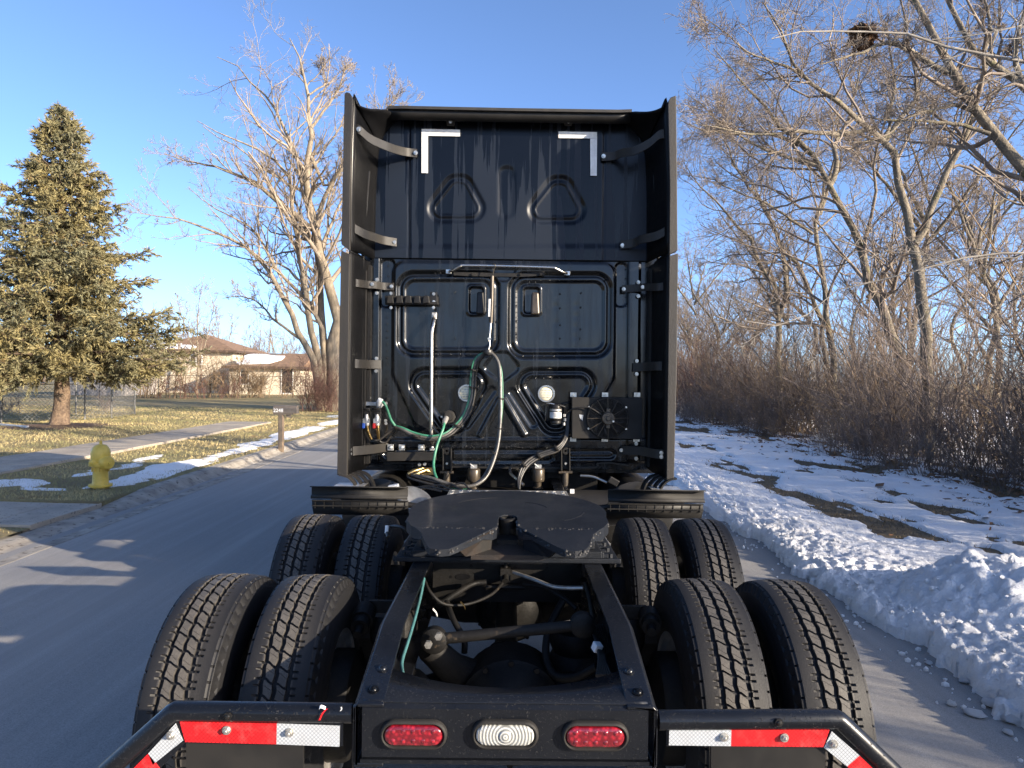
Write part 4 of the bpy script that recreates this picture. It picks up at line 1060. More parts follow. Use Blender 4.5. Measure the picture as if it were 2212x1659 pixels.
# condenser box with its fan
s = MB(); a = c2(1493, 1097, 5.60); b_ = c2(1910, 857, 5.60)
s.prism([c2(1493, 852, 5.60), c2(1912, 858, 5.60), c2(1910, 1103, 5.60), c2(1492, 1097, 5.60)], (0, .11, 0)); fb = part(s, "condenser_box", M["plastic"], bevel=.005)
fc = c2(1703, 976, 5.60); FR = 0.168
s = MB(); s.lathe(fc + Vector((0, .012, 0)), (0, -1, 0), [(0, FR), (.02, FR), (.03, FR - .006), (.03, FR - .014), (.02, FR - .016), (.008, FR - .016)], 48, False); part(s, "fan_shroud", M["plastic"], fb, smooth=40)
s = MB(); s.lathe(fc + Vector((0, -.0015, 0)), (0, -1, 0), [(0, FR - .012), (.001, FR - .012)], 40); part(s, "fan_shade_disc", M["inner"], fb)  # dark disc on the box face imitates the shade behind the fan
for k in range(9):
    s = MB(); a0 = 2 * math.pi * k / 9; pts = []
    for i in range(6):
        r = .05 + (FR - .07) * i / 5; a = a0 + .35 * (i / 5) ** 1.5; w = .30 - .05 * i / 5
        pts.append((fc + Vector((r * math.cos(a), -.006, r * math.sin(a))), fc + Vector((r * math.cos(a + w), -.018, r * math.sin(a + w)))))
    s.add([q for pr_ in pts for q in pr_], [(2 * i, 2 * i + 1, 2 * i + 3, 2 * i + 2) for i in range(5)]); part(s, "fan_blade", M["satin"], fb, smooth=60, solid=.003)
s = MB()
for k in range(11):
    r = .06 + (FR - .07) * k / 10.5
    s.tube([fc + Vector((r * math.cos(t * math.pi / 20), -.034 - .004 * (1 - k / 10), r * math.sin(t * math.pi / 20))) for t in range(41)], .0018, 5)
part(s, "guard_ring", M["frame"], fb, smooth=60)
for k in range(12):
    s = MB(); a = 2 * math.pi * k / 12 + .02; s.tube([fc + Vector((.045 * math.cos(a), -.040, .045 * math.sin(a))), fc + Vector(((FR - .004) * math.cos(a), -.036, (FR - .004) * math.sin(a)))], .0028, 5); part(s, "guard_spoke", M["canister"], fb, smooth=60)
s = MB(); s.lathe(fc + Vector((0, -.038, 0)), (0, -1, 0), [(-.03, .052), (0, .054), (.018, .052), (.024, .046), (.024, .020), (.032, .018), (.032, .008)], 24); s.box(fc + Vector((0, -.045, .062)), (.03, .012, .03)); s.box(fc + Vector((0, -.045, -.062)), (.03, .012, .03)); part(s, "fan_motor", M["canister"], fb, smooth=40, bevel=.002)
for x, y in ((1502, 838), (1690, 838), (1880, 838), (1500, 1102), (1688, 1103), (1876, 1104), (1592, 910), (1813, 912), (1590, 1038), (1812, 1040), (1730, 993)):
    s = MB(); p = c2(x, y, 5.595 if 850 < y < 1095 else 5.68)
    if y < 850 or y > 1095: s.box(p + Vector((0, .01, 0)), (.05, .01, .035))
    s.cyl(p, p + Vector((0, -.014 if x != 1730 else -.075, 0)), .008, n=8); part(s, "bolt", M["bolt"], fb)
s = MB(); s.prism([c2(1535, 955, 5.596), c2(1560, 958, 5.596), c2(1555, 992, 5.596), c2(1540, 975, 5.596)], (0, .002, 0)); part(s, "worn_sticker", M["tape_white"], fb)
# ------------------------------------------------------------------ cab suspension, steps and clutter under the sleeper
for x in (752, 1455):                                        # cab mounts
    s = MB()
    for dx in (-24, 24):
        s.prism([c2(x + dx - 3, 1155, 5.64), c2(x + dx + 3, 1155, 5.64), c2(x + dx + 5, 1290, 5.64), c2(x + dx - 5, 1290, 5.64)], (0, .08, 0))
    s.prism([c2(x - 24, 1160, 5.70), c2(x + 24, 1160, 5.70), c2(x + 26, 1280, 5.70), c2(x - 26, 1280, 5.70)], (0, .02, 0))
    s.lathe(c2(x, 1170, 5.68), (0, -1, 0), [(0, .03), (.03, .03)], 12)
    cm = part(s, "cab_mount", M["satin"], bevel=.004)
    s = MB(); s.cyl(c2(x - 40, 1298, 5.66), c2(x + 40, 1298, 5.66), .012, n=10); s.cyl(c2(x, 1300, 5.66), c2(x - 2, 1400, 5.66), .024, .03, 14); part(s, "damper", M["canister"], cm, smooth=45)
    for dy in (1170, 1245):
        s = MB(); p = c2(x, dy, 5.66); s.cyl(p, p + Vector((0, -.01, 0)), .010, n=8); part(s, "bolt", M["bolt"], cm)
for x in (912, 1293):                                        # air springs
    s = MB(); p = c2(x, 1272, 5.66); s.lathe(p, (0, 0, -1), [(0, .03), (.006, .046), (.015, .051), (.085, .052), (.105, .048), (.112, .028), (.15, .026), (.152, .04), (.165, .04)], 22); ab = part(s, "cab_air_spring", M["canister"], smooth=45)
    s = MB(); s.box(p + Vector((0, .0, .012)), (.05, .04, .03)); s.cyl(p + Vector((0, -.02, .01)), p + Vector((-.03, -.02, .035)), .004, n=6); part(s, "spring_cap", M["alum"], ab)
s = MB(); s.tube([c2(1126, 1272, 5.62), c2(1128, 1300, 5.55), c2(1150, 1325, 5.5), c2(1207, 1372, 5.42)], .012, 10, 4); part(s, "bent_handle", M["chrome"], smooth=60)
# air line manifold, brass ends
s = MB(); s.tube([c2(520, 1308, 5.4), c2(560, 1290, 5.42), c2(600, 1278, 5.46)], [.014, .02, .016], 10); s.tube([c2(548, 1318, 5.36), c2(585, 1300, 5.38), c2(625, 1285, 5.42)], [.013, .02, .016], 10)
s.box(c2(640, 1290, 5.5), (.09, .06, .05)); s.cyl(c2(600, 1278, 5.46), c2(675, 1300, 5.5), .018, n=8); part(s, "brass_manifold", M["brass"], smooth=40)
for pts in ([(545, 1316, 5.36), (600, 1332, 5.33), (680, 1352, 5.3), (770, 1375, 5.28), (860, 1388, 5.27)], [(522, 1310, 5.4), (530, 1330, 5.36), (620, 1358, 5.32), (720, 1378, 5.3)]): hose("air_hose", pts, .011, "rub_hose")
for x, y in ((590, 1250), (622, 1248)):
    s = MB(); p = c2(x, y, 5.70); s.cyl(p, p + Vector((0, -.014, 0)), .013, n=8); part(s, "bolt", M["bolt"])
s = MB(); s.prism([c2(395, 1180, 5.62), c2(688, 1180, 5.62), c2(688, 1228, 5.62), c2(395, 1232, 5.62)], (0, .05, 0)); tr = part(s, "cable_tray", M["plastic"], bevel=.004)
for x in (418, 485, 600):
    s = MB(); s.box(c2(x, 1150, 5.69), (.05, .012, .05)); s.cyl(c2(x, 1150, 5.685), c2(x, 1150, 5.67), .012, n=8); part(s, "tray_clip", M["bolt"], tr, bevel=.003)
for sg, x0 in ((-1, 200), (1, 2005)):                        # ribbed rubber flaps at the foot of each extender
    s = MB()
    for k in range(4):
        ox = -sg * .03 * k; p = [Vector((sg * 1.25 + ox, 5.28 + .06 * k, 1.085)), Vector((sg * 1.19 + ox, 5.28 + .06 * k, 1.07)), Vector((sg * 1.14 + ox, 5.28 + .06 * k, 1.02)), Vector((sg * 1.12 + ox, 5.28 + .06 * k, .95)), Vector((sg * 1.15 + ox, 5.28 + .06 * k, .90))]
        s.strip(p, (0, .075, 0), .012, 3)
    part(s, "rubber_flap", M["trim"] if sg < 0 else M["plastic"], smooth=40)
    s = MB(); s.box((sg * 1.17, 5.28, .955), (.24, .22, .10)); st_ = part(s, "step_box", M["plastic"], bevel=.008)
    s = MB(); s.box((sg * 1.17, 5.28, 1.007), (.22, .20, .004)); part(s, "step_tread", M["alum"], st_)
    s = MB(); s.lathe((sg * 1.02, 5.6, .72), (0, 1, 0), [(0, .26), (.01, .29), (2.1, .29), (2.11, .26)], 28); part(s, "fuel_tank", M["satin"], smooth=40)
s = MB(); s.box(c2(437, 1388, 5.2), (.075, .06, .045), (0, -.2, 0)); part(s, "junction_box", M["white_paint"], bevel=.006)
s = MB(); s.lathe(c2(560, 1478, 5.05), (.5, -.5, .9), [(0, .13), (.02, .14), (.035, .13), (.04, .1)], 32); part(s, "air_tank", M["alum"], smooth=40)
s = MB(); s.lathe((0.62, 5.05, .90), (1, 0, 0), [(-.22, .10), (-.2, .125), (.3, .125), (.32, .1)], 24); part(s, "air_tank", M["satin"], smooth=40)
hose("electric_cable", [(1545, 1318, 5.6), (1610, 1322, 5.55), (1660, 1340, 5.5), (1700, 1358, 5.48)], .009, "alum")
s = MB(); s.box(c2(1738, 1350, 5.45), (.08, .05, .05), (0, .5, 0)); part(s, "junction_box", M["plastic"], bevel=.006)
s = MB(); s.box(c2(1494, 1410, 5.0), (.03, .02, .03)); part(s, "red_tag", M["label"])
for k in range(5):
    hose("wiring_loom", [(480 + 60 * k, 1400, 5.2), (560 + 70 * k, 1385 - 6 * k, 5.2), (640 + 60 * k, 1392, 5.15), (720 + 50 * k, 1410, 5.1)], .007, "rub_hose")
# dark engine mass between frame and cab floor
s = MB(); s.box2((-.75, 5.95, .62), (.75, 7.8, 1.10)); s.box2((-.36, 5.0, .55), (.36, 6.2, .9)); part(s, "gearbox", M["under"])
s = MB(); s.box2((-1.1, 5.85, 1.06), (1.1, 8.0, 1.14)); part(s, "cab_floor", M["under"])
# deck plate with raised tread
s = MB(); s.box2((-.405, 4.45, 1.030), (.405, 4.93, 1.036)); dk = part(s, "deck_plate", M["alum"])
s = MB()
for i in range(14):
    for j in range(8):
        s.box((-.38 + .058 * i, 4.48 + .058 * j, 1.0375), (.03, .008, .003), (0, 0, .8 if (i + j) % 2 else -.8))
part(s, "deck_tread", M["alum"], dk)
# quarter fenders ahead of the front drive tyres
for sg in (-1, 1):
    x0, x1 = (.655, 1.285)
    def sheet(pts, name, mt_, par=None):
        s = MB(); s.loft([Vector((sg * x0, y, z)) for y, z in pts], [Vector((sg * x1, y, z)) for y, z in pts]); return part(s, name, mt_, par, smooth=18, solid=.006)
    fd = sheet([(4.60, 1.098), (4.645, 1.094), (4.648, 1.040), (4.625, 1.030), (4.625, 1.016)], "quarter_fender", M["plastic"])
    fl = sheet([(4.66, 1.005), (4.665, .955), (4.70, .90)], "fender_flap", M["plastic"], fd)
    s = MB()
    for k in range(11):
        x = sg * (x0 + .02 + (x1 - x0 - .04) * k / 10); s.box((x, 4.660, .975), (.004, .008, .055))
    s.box((sg * (x0 + x1) / 2, 4.652, 1.0), (x1 - x0, .012, .006)); s.box((sg * (x0 + x1) / 2, 4.655, .965), (x1 - x0, .012, .006)); part(s, "flap_rib", M["plastic"], fd)
    s = MB(); s.tube([Vector((sg * .43, 4.72, .93)), Vector((sg * .8, 4.70, .99)), Vector((sg * 1.1, 4.68, 1.0))], .02, 8); part(s, "fender_arm", M["satin"], fd, smooth=50)

# ------------------------------------------------------------------ frame
def channel(path, xo, xi, zb, name="frame_rail"):
    """C section rail: path = [(y, ztop)], outer face at xo, flange towards xi, bottom at zb(y)"""
    t = .009; sg = 1 if xi > xo else -1; s = MB(); rr = []
    r = .012
    for y, z in path:
        b = zb(y)
        rr.append([Vector((xo, y, z - r)), Vector((xo + sg * r, y, z)), Vector((xi, y, z)), Vector((xi, y, z - t)), Vector((xo + sg * t, y, z - t)), Vector((xo + sg * t, y, b + t)), Vector((xi, y, b + t)), Vector((xi, y, b)), Vector((xo + sg * r, y, b)), Vector((xo, y, b + r))])
    s.rings(rr); return part(s, name, M["frame"], bevel=.002, smooth=30)
for sg in (-1, 1):
    rail = channel([(2.0, .893), (2.40, .985), (3.2, .985), (6.0, .985), (9.0, .985)], sg * .43, sg * .345, lambda y: .715)
    for y, x in ((2.06, .385), (2.155, .375), (2.06, .385)):
        z = .893 + (y - 2.0) * .23; p = Vector((sg * x, y, z)); nrm = Vector((0, -.224, .974))
        s = MB(); s.cyl(p, p + nrm * .003, .017, n=14); s.dome(p + nrm * .003, nrm, .0125, .008, 12, 3); s.cyl(p + nrm * .011, p + nrm * .0115, .005, n=6); part(s, "rail_bolt", M["frame"], rail, smooth=40)
    for k in range(5):
        s = MB(); p = Vector((sg * .431, 3.05 + .09 * k, .88 - .05 * (k % 2))); s.cyl(p, p + Vector((sg * .025, 0, 0)), .012, n=6); part(s, "rail_bolt", M["bolt"], rail)
# rear closing crossmember: face with three lamps, top gusset with a curved throat
s = MB(); n = 24
edge_ = [Vector((-.405 + .81 * i / n, 2.235 - .15 * (1 - ((i - n / 2) / (n / 2)) ** 2) ** 0.8 + .0, 0)) for i in range(n + 1)]
zt = lambda y: .8905 + (y - 2.0) * .13
fr = [Vector((p.x, 2.0 + .012, 0)) for p in edge_]
for A_, B_ in ((fr, edge_),):
    n1 = len(A_); va = [Vector((p.x, p.y, zt(p.y))) for p in A_] + [Vector((p.x, p.y, zt(p.y))) for p in B_]
    s.add(va, [(i, i + 1, n1 + i + 1, n1 + i) for i in range(n1 - 1)])
gus = part(s, "rear_crossmember", M["frame"], solid=.009, smooth=30)
s = MB(); s.rings([[Vector((x, y, z)) for y, z in ((2.028, .8905), (2.012, .8905), (2.001, .880), (2.001, .742), (2.008, .734), (2.03, .734), (2.03, .742), (2.012, .746), (2.010, .878))] for x in (-.405, .405)])
s.box2((-.41, 2.002, .722), (.41, 2.012, .734)); part(s, "end_plate", M["frame"], gus, smooth=30)
for sg in (-1, 1):
    s = MB(); s.box2((sg * .422, 2.0, .72), (sg * .432, 2.02, .885)); s.box2((sg * .36, 2.0, .712), (sg * .43, 2.03, .72)); part(s, "end_return", M["frame"], gus, bevel=.003)
def stadium(cx, cz, w, h, y, n=12):
    r = h / 2; pts = []
    for sx, a0 in ((1, -math.pi / 2), (-1, math.pi / 2)):
        for i in range(n + 1):
            a = a0 + math.pi * i / n; pts.append(Vector((cx + sx * (w / 2 - r) + r * math.cos(a), y, cz + r * math.sin(a))))
    return pts
def at_r(px, py): return at(px, py, 1.99)
for (px, py, kind) in ((893, 1588, "red"), (1091, 1588, "clear"), (1286, 1591.5, "red")):
    p = at_r(px, py)
    s = MB(); rr = [stadium(p.x, p.z, w, h, y) for w, h, y in ((.190, .082, 2.0), (.190, .082, 1.990), (.184, .076, 1.984), (.176, .068, 1.983), (.168, .060, 1.988), (.166, .058, 1.997))]
    s.rings(rr, False); lamp = part(s, "tail_lamp" if kind == "red" else "reverse_lamp", M["plastic"], smooth=50)
    s = MB(); s.rings([stadium(p.x, p.z, w, h, y) for w, h, y in ((.166, .058, 1.996), (.164, .056, 1.987), (.158, .050, 1.983), (.14, .034, 1.9815), (.11, .004, 1.981))]); part(s, "lamp_lens", M["lens_red" if kind == "red" else "lens_clear"], lamp, smooth=60)
    if kind == "red":
        for i in range(5):
            for j in range(2):
                s = MB(); s.dome(Vector((p.x - .056 + .028 * i, 1.9825, p.z - .013 + .026 * j)), (0, -1, 0), .008, .003, 10, 2); part(s, "led_lens", M["lens_red"], lamp, smooth=60)
    else:
        s = MB()
        for k in range(3, 22):
            r = .0042 * k
            pts = [Vector((p.x + r * math.cos(t), 1.9805 + .010 * max(0, (r / .075)) ** 4 * .0, p.z + r * math.sin(t))) for t in [2 * math.pi * i / 72 for i in range(73)]]
            run = []
            for q in pts:
                inside = abs(q.z - p.z) < .0245 and (abs(q.x - p.x) < .055 or math.hypot(abs(q.x - p.x) - .055, q.z - p.z) < .0245)
                if inside: run.append(q + Vector((0, .0015 if abs(q.z - p.z) < .018 else .003, 0)))
                elif len(run) > 2: s.tube(run, .0007, 4); run = []
                else: run = []
            if len(run) > 2: s.tube(run, .0009, 4)
        s.dome(Vector((p.x, 1.981, p.z)), (0, -1, 0), .019, .005, 20, 3); part(s, "lens_ring", M["lens_clear"], lamp, smooth=60)

# mud flap hangers: tube, flat bar with reflective tape, flap
for sg in (-1, 1):
    def q(px, py, y=1.985):                                  # mirror-true survey: right side measured on its own
        return at(px, py, y)
    if sg < 0:
        tube_pts = [q(762, 1540, 2.02), q(378, 1535, 2.02), q(232, 1665, 2.02), q(80, 1802, 2.02)]
        bar = [(740, 1556), (388, 1552), (372, 1562), (282, 1659), (180, 1768), (180, 1830), (400, 1605), (740, 1612)]
        tapes = (("tape_red", [(388, 1559), (598, 1563), (597, 1608), (400, 1603)]), ("tape_white", [(598, 1563), (734, 1568), (733, 1613), (597, 1608)]),
                 ("tape_white", [(379, 1563), (395, 1600), (330, 1652), (320, 1628)]), ("tape_red", [(320, 1628), (345, 1660), (270, 1738), (240, 1708)]))
        dbolts = [(490, 1577), (625, 1582), (369, 1588)]; tb = [(493, 1546)]
        flap = [(402, 1604), (655, 1610), (655, 2200), (402, 2200)]
    else:
        tube_pts = [q(1422, 1555, 2.02), q(1809, 1553, 2.02), q(1925, 1663, 2.02), q(2085, 1830, 2.02)]
        bar = [(1440, 1568), (1796, 1568), (1812, 1576), (1905, 1664), (2010, 1764), (2010, 1834), (1780, 1612), (1440, 1612)]
        tapes = (("tape_white", [(1446, 1574), (1580, 1575), (1579, 1612), (1445, 1610)]), ("tape_red", [(1580, 1575), (1792, 1577), (1779, 1614), (1579, 1612)]),
                 ("tape_white", [(1797, 1580), (1857, 1632), (1830, 1656), (1780, 1615)]), ("tape_red", [(1857, 1632), (1940, 1710), (1915, 1738), (1830, 1656)]))
        dbolts = [(1564, 1592), (1694, 1593), (1800, 1607)]; tb = [(1681, 1559)]
        flap = [(1536, 1612), (1782, 1616), (1782, 2200), (1536, 2200)]
    s = MB(); s.tube(tube_pts[:2] + [tube_pts[1].lerp(tube_pts[2], .02)] + tube_pts[2:], .0275, 18); hg = part(s, "flap_hanger", M["frame"], smooth=50)
    s = MB(); s.prism([q(*p, 2.012) for p in bar], (0, .006, 0)); part(s, "hanger_plate", M["frame"], hg)
    for mt_, pts in tapes:
        s = MB(); s.prism([q(*p, 2.0085) for p in pts], (0, .0022, 0)); part(s, "reflective_tape", M[mt_], hg)
    for b_ in dbolts:
        s = MB(); p = q(*b_, 2.008); s.cyl(p, p + Vector((0, -.003, 0)), .0125, n=16); s.cyl(p, p + Vector((0, -.011, 0)), .0085, n=6); s.dome(p + Vector((0, -.011, 0)), (0, -1, 0), .005, .003, 8, 2); part(s, "bolt", M["bolt"], hg, smooth=40)
    for b_ in tb:
        s = MB(); p = q(*b_, 1.993); s.cyl(p, p + Vector((0, -.008, 0)), .012, n=6); s.dome(p + Vector((0, -.008, 0)), (0, -1, 0), .008, .006, 8, 2); part(s, "bolt", M["satin"], hg, smooth=40)
    s = MB(); s.prism([q(*p, 2.02) for p in flap], (0, .010, 0)); part(s, "mud_flap", M["plastic"], hg)
s = MB(); s.strip([at(690, 1556, 1.985), at(697, 1541, 1.985), at(706, 1531, 1.99)], (.006, 0, 0.001), .001, 3); part(s, "ribbon_scrap", M["tape_red"])
s = MB(); s.strip([at(703, 1530, 1.99), at(694, 1526, 1.985), at(690, 1529, 1.985)], (.0, .006, .006), .001, 2); s.strip([at(735, 1536, 1.985), at(738, 1532, 1.985), at(737, 1527, 1.985)], (.003, 0, 0.001), .001, 2); part(s, "ribbon_scrap", M["white_paint"])

# ------------------------------------------------------------------ fifth wheel
fw = MB(); fw.box2((-.505, 3.2, .988), (.505, 3.95, 1.003))
base = part(fw, "fifth_wheel_base", M["grease"], bevel=.004)
for sg in (-1, 1):
    s = MB(); s.box2((sg * .30, 3.21, 1.003), (sg * .43, 3.75, 1.035)); s.box2((sg * .36, 3.25, 1.035), (sg * .40, 3.62, 1.16)); s.cyl((sg * .32, 3.42, 1.13), (sg * .46, 3.42, 1.13), .045, n=14); part(s, "pivot_bracket", M["grease"], base, bevel=.004)
    for k in range(6):
        s = MB(); p = Vector((sg * .47, 3.24 + .11 * k, 1.003)); s.cyl(p, p + Vector((0, 0, .018)), .014, n=6); part(s, "bolt", M["grease"], base)
    for k in range(10):
        s = MB(); s.box((sg * (.445), 3.24 + .07 * k, 1.012), (.03, .04, .018)); part(s, "slider_tooth", M["grease"], base, bevel=.003)
s = MB(); s.box2((-.512, 3.188, .986), (.512, 3.1995, 1.008)); s.box2((-.44, 3.215, 1.003), (.44, 3.225, 1.03)); part(s, "base_lip", M["grease"], base, bevel=.004)
# plate: half disc in front, two sloping tails with a throat behind
R_, CY, TILT = .46, 3.34, .035
def ptop(x, y):
    z = 1.197 + (y - 3.34) * TILT
    return z if y >= 2.985 else z - (2.985 - y) * .14
half = []
for i in range(25):                                          # right half outline from front centre round to the tail
    a = math.pi / 2 - (math.pi * .58) * i / 24; half.append((R_ * math.cos(a), CY + R_ * math.sin(a)))
half += [(.445, 3.12), (.41, 3.02), (.355, 2.93), (.325, 2.815), (.305, 2.775), (.265, 2.762), (.225, 2.772), (.20, 2.80), (.125, 2.90), (.062, 2.985), (.046, 3.02), (.044, 3.12), (.040, 3.20), (.024, 3.228), (0, 3.236)]
bm = bmesh.new()
pts2 = half + [(-x, y) for x, y in half[-2:0:-1]]
vs = [bm.verts.new((x, y, 0)) for x, y in pts2]; es = [bm.edges.new((vs[i], vs[(i + 1) % len(vs)])) for i in range(len(vs))]
bmesh.ops.triangle_fill(bm, use_beauty=True, edges=es)
for yy in (2.985, 2.9, 2.83, 3.1, 3.25, 3.4, 3.6):
    bmesh.ops.bisect_plane(bm, geom=bm.verts[:] + bm.edges[:] + bm.faces[:], plane_co=(0, yy, 0), plane_no=(0, 1, 0))
for xx in (-.3, -.2, -.1, .1, .2, .3):
    bmesh.ops.bisect_plane(bm, geom=bm.verts[:] + bm.edges[:] + bm.faces[:], plane_co=(xx, 0, 0), plane_no=(1, 0, 0))
ret = bmesh.ops.extrude_face_region(bm, geom=bm.faces[:]); new = [g for g in ret["geom"] if isinstance(g, bmesh.types.BMVert)]
newset = set(new)
for v in bm.verts:
    x, y = v.co.x, v.co.y; d = 0.05 if y > 2.95 else .028
    wob = 0.004 * (float(vnoise(np.array(x * 45), np.array(y * 45), 3)) - .5)
    v.co.z = ptop(x, y) + (0 if v in newset else -d); v.co.x += wob; v.co.y += wob
bmesh.ops.recalc_face_normals(bm, faces=bm.faces)
me = bpy.data.meshes.new("fifth_wheel_plate"); bm.to_mesh(me); bm.free(); me.materials.append(M["grease"])
plate = link(bpy.data.objects.new("fifth_wheel_plate", me), truck, TO)
bv = plate.modifiers.new("bevel", 'BEVEL'); bv.width = .006; bv.segments = 2; bv.limit_method = 'ANGLE'; bv.angle_limit = math.radians(50)
# grease worked up along the edges
s = MB()
for i in range(70):
    k = RNG.integers(24, len(half) - 1); f = RNG.random(); sx = RNG.choice((-1, 1))
    x = half[k][0] + (half[k + 1][0] - half[k][0]) * f; y = half[k][1] + (half[k + 1][1] - half[k][1]) * f
    r = RNG.uniform(.003, .010); s.dome(Vector((sx * x, y, ptop(x, y) - RNG.uniform(0, .02))), (0, -.4, 1), r, r * .7, 6, 2)
for sx in (-1, 1):
    for i in range(26):
        x = sx * RNG.uniform(.06, .36); y = 2.985 + RNG.normal(0, .006); r = RNG.uniform(.003, .007); s.dome(Vector((x, y, ptop(x, y))), (0, -.4, 1), r, r * .5, 6, 2)
o = part(s, "grease_clod", M["clod"], plate, smooth=60); o["kind"] = "stuff"
# scuff rings in the grease
for r, a0, a1, cx in ((.25, 1.7, 2.7, -.02), (.40, 1.75, 2.3, 0), (.30, -.9, -.2, .06), (.16, .2, 1.2, .03)):
    s = MB(); s.tube([Vector((cx + r * math.cos(a0 + (a1 - a0) * i / 14), 3.36 + r * math.sin(a0 + (a1 - a0) * i / 14), ptop(0, 3.36 + r * math.sin(a0 + (a1 - a0) * i / 14)) + .0005)) for i in range(15)], .0016, 4); part(s, "scuff_mark", M["satin"], plate)
s = MB(); s.lathe((0, 3.19, 1.07), (0, 0, 1), [(0, .038), (.115, .038), (.12, .03)], 16, False); s.box((0, 3.10, 1.09), (.09, .10, .06)); part(s, "lock_jaw", M["under"], plate, smooth=40)
s = MB(); s.prism([(-.15, 2.93, 1.085), (.15, 2.93, 1.085), (.09, 3.05, 1.10), (-.09, 3.05, 1.10)], (0, 0, -.02)); part(s, "throat_plate", M["rust"], plate)
for sg in (-1, 1):
    s = MB(); s.prism([(sg * .20, 2.80, 1.145), (sg * .06, 2.98, 1.178), (sg * .07, 3.0, 1.08), (sg * .17, 2.90, 1.085)], (sg * .012, .01, 0)); part(s, "throat_wall", M["rust"] if sg < 0 else M["grease"], plate)
s = MB(); s.tube([at(880, 1150, 3.45), at(868, 1139, 3.45), at(845, 1137, 3.5), at(836, 1148, 3.45), at(838, 1160, 3.4)], .008, 8, 4); part(s, "release_handle", M["rub_hose"], smooth=60)
s = MB(); s.tube([at(836, 1135, 3.45), at(835, 1152, 3.44)], .009, 8); part(s, "release_grip", M["white_paint"], smooth=60)

# ------------------------------------------------------------------ between the rails
s = MB(); n = 1
s.box2((-.345, 3.30, .775), (.345, 3.31, .972)); cm = part(s, "crossmember", M["under"])
s = MB(); s.box2((-.345, 3.25, .965), (.345, 3.31, .975)); part(s, "crossmember_flange", M["frame"], cm)
for px, py, rx, rz in ((1000, 1246, .035, .014), (1018, 1222, .008, .008), (975, 1246, .006, .006), (1112, 1226, .009, .009), (1250, 1224, .010, .010), (1272, 1226, .006, .006), (1182, 1226, .006, .006), (1260, 1252, .02, .01)):
    s = MB(); p = at(px, py, 3.297); s.rings([[p + Vector((rx * math.cos(a), dy, rz * math.sin(a))) for a in [2 * math.pi * i / 16 for i in range(16)]] for dy in (0, .004)]); part(s, "hole_shade_disc", M["inner"], cm)  # dark discs laid on the plate imitate the shade inside holes
p = at(1092, 1240, 3.25); s = MB(); s.box(p, (.045, .05, .06)); s.cyl(p, p + Vector((0, -.05, -.02)), .016, n=10); s.cyl(p + Vector((0, 0, .03)), p + Vector((.01, 0, .07)), .009, n=8); s.cyl(p + Vector((-.09, 0, -.06)), p + Vector((.09, 0, -.06)), .014, n=8); vt = part(s, "valve_tee", M["under"], smooth=40)
def line(name, pts, r, mt_): 
    s = MB(); s.tube([at(*q_) for q_ in pts], r, 8, 6); return part(s, name, M[mt_], smooth=60)
line("air_line", [(1108, 1236, 3.24), (1150, 1250, 3.15), (1200, 1268, 3.05), (1260, 1270, 3.0)], .009, "alum")
line("air_line", [(1085, 1260, 3.2), (1060, 1285, 3.1), (1010, 1305, 3.0), (960, 1305, 2.95), (930, 1280, 2.95), (918, 1255, 3.0)], .007, "under")
line("air_line", [(1050, 1258, 3.22), (1020, 1262, 3.2), (980, 1285, 3.1), (945, 1310, 3.0)], .013, "under")
line("air_line", [(1130, 1262, 3.22), (1175, 1268, 3.15), (1215, 1290, 3.05), (1245, 1315, 3.0)], .011, "under")
line("air_line", [(916, 1250, 2.95), (908, 1290, 2.8), (895, 1340, 2.6), (880, 1390, 2.4), (868, 1430, 2.3), (870, 1455, 2.2)], .006, "teal")
line("air_line", [(965, 1300, 3.0), (980, 1340, 2.9), (1002, 1380, 2.85), (1003, 1410, 2.85)], .013, "under")
line("air_line", [(1215, 1300, 3.0), (1185, 1360, 2.9), (1180, 1420, 2.8), (1200, 1460, 2.7), (1245, 1462, 2.65), (1290, 1440, 2.6)], .016, "under")
line("air_line", [(1265, 1260, 3.0), (1275, 1300, 2.9), (1282, 1345, 2.8)], .010, "rub_hose")
for px, py, Y in ((995, 1300, 2.95), (935, 1315, 2.95)):
    s = MB(); p_ = at(px, py, Y); s.strip([p_, p_ + Vector((.015, -.01, -.012)), p_ + Vector((.02, 0, -.03))], (0, .02, 0), .001); part(s, "paper_tag", M["label"] if px < 950 else M["brass"])
# wiring bundle on the right rail
for k in range(7):
    x = 1280 + 5 * k; line("wiring_loom", [(x - 8, 1350, 2.8), (x + 6, 1380 + 4 * k, 2.6), (x + 14 - 3 * k, 1420, 2.5), (x + 10, 1460, 2.35)], .006, "rub_hose")
s = MB(); s.box(at(1290, 1398, 2.55), (.03, .03, .03), (.3, .2, .4)); part(s, "junction_box", M["white_paint"], bevel=.003)
# torque rod
A_, B_ = at(950, 1380, 2.66), at(1240, 1352, 2.66); s = MB(); s.cyl(A_, B_, .021, n=14); s.lathe(at(938, 1382, 2.66) + Vector((0, .03, 0)), (0, -1, 0), [(0, .03), (.01, .048), (.05, .048), (.06, .03)], 18)
s.lathe(at(1258, 1349, 2.66) + Vector((0, .03, 0)), (0, -1, 0), [(0, .03), (.01, .046), (.05, .046), (.06, .03)], 18); tq = part(s, "torque_rod", M["under"], smooth=45)
for px, py in ((926, 1390), (948, 1372)):
    s = MB(); p_ = at(px, py, 2.6); s.cyl(p_, p_ + Vector((0, -.02, 0)), .014, n=6); part(s, "bolt", M["bolt"], tq)
s = MB(); s.tube([at(925, 1398, 2.7), at(945, 1415, 2.72), at(975, 1442, 2.78), at(1010, 1460, 2.83)], [.05, .055, .06, .07], 12, 0); part(s, "torque_bracket", M["under"], smooth=50)
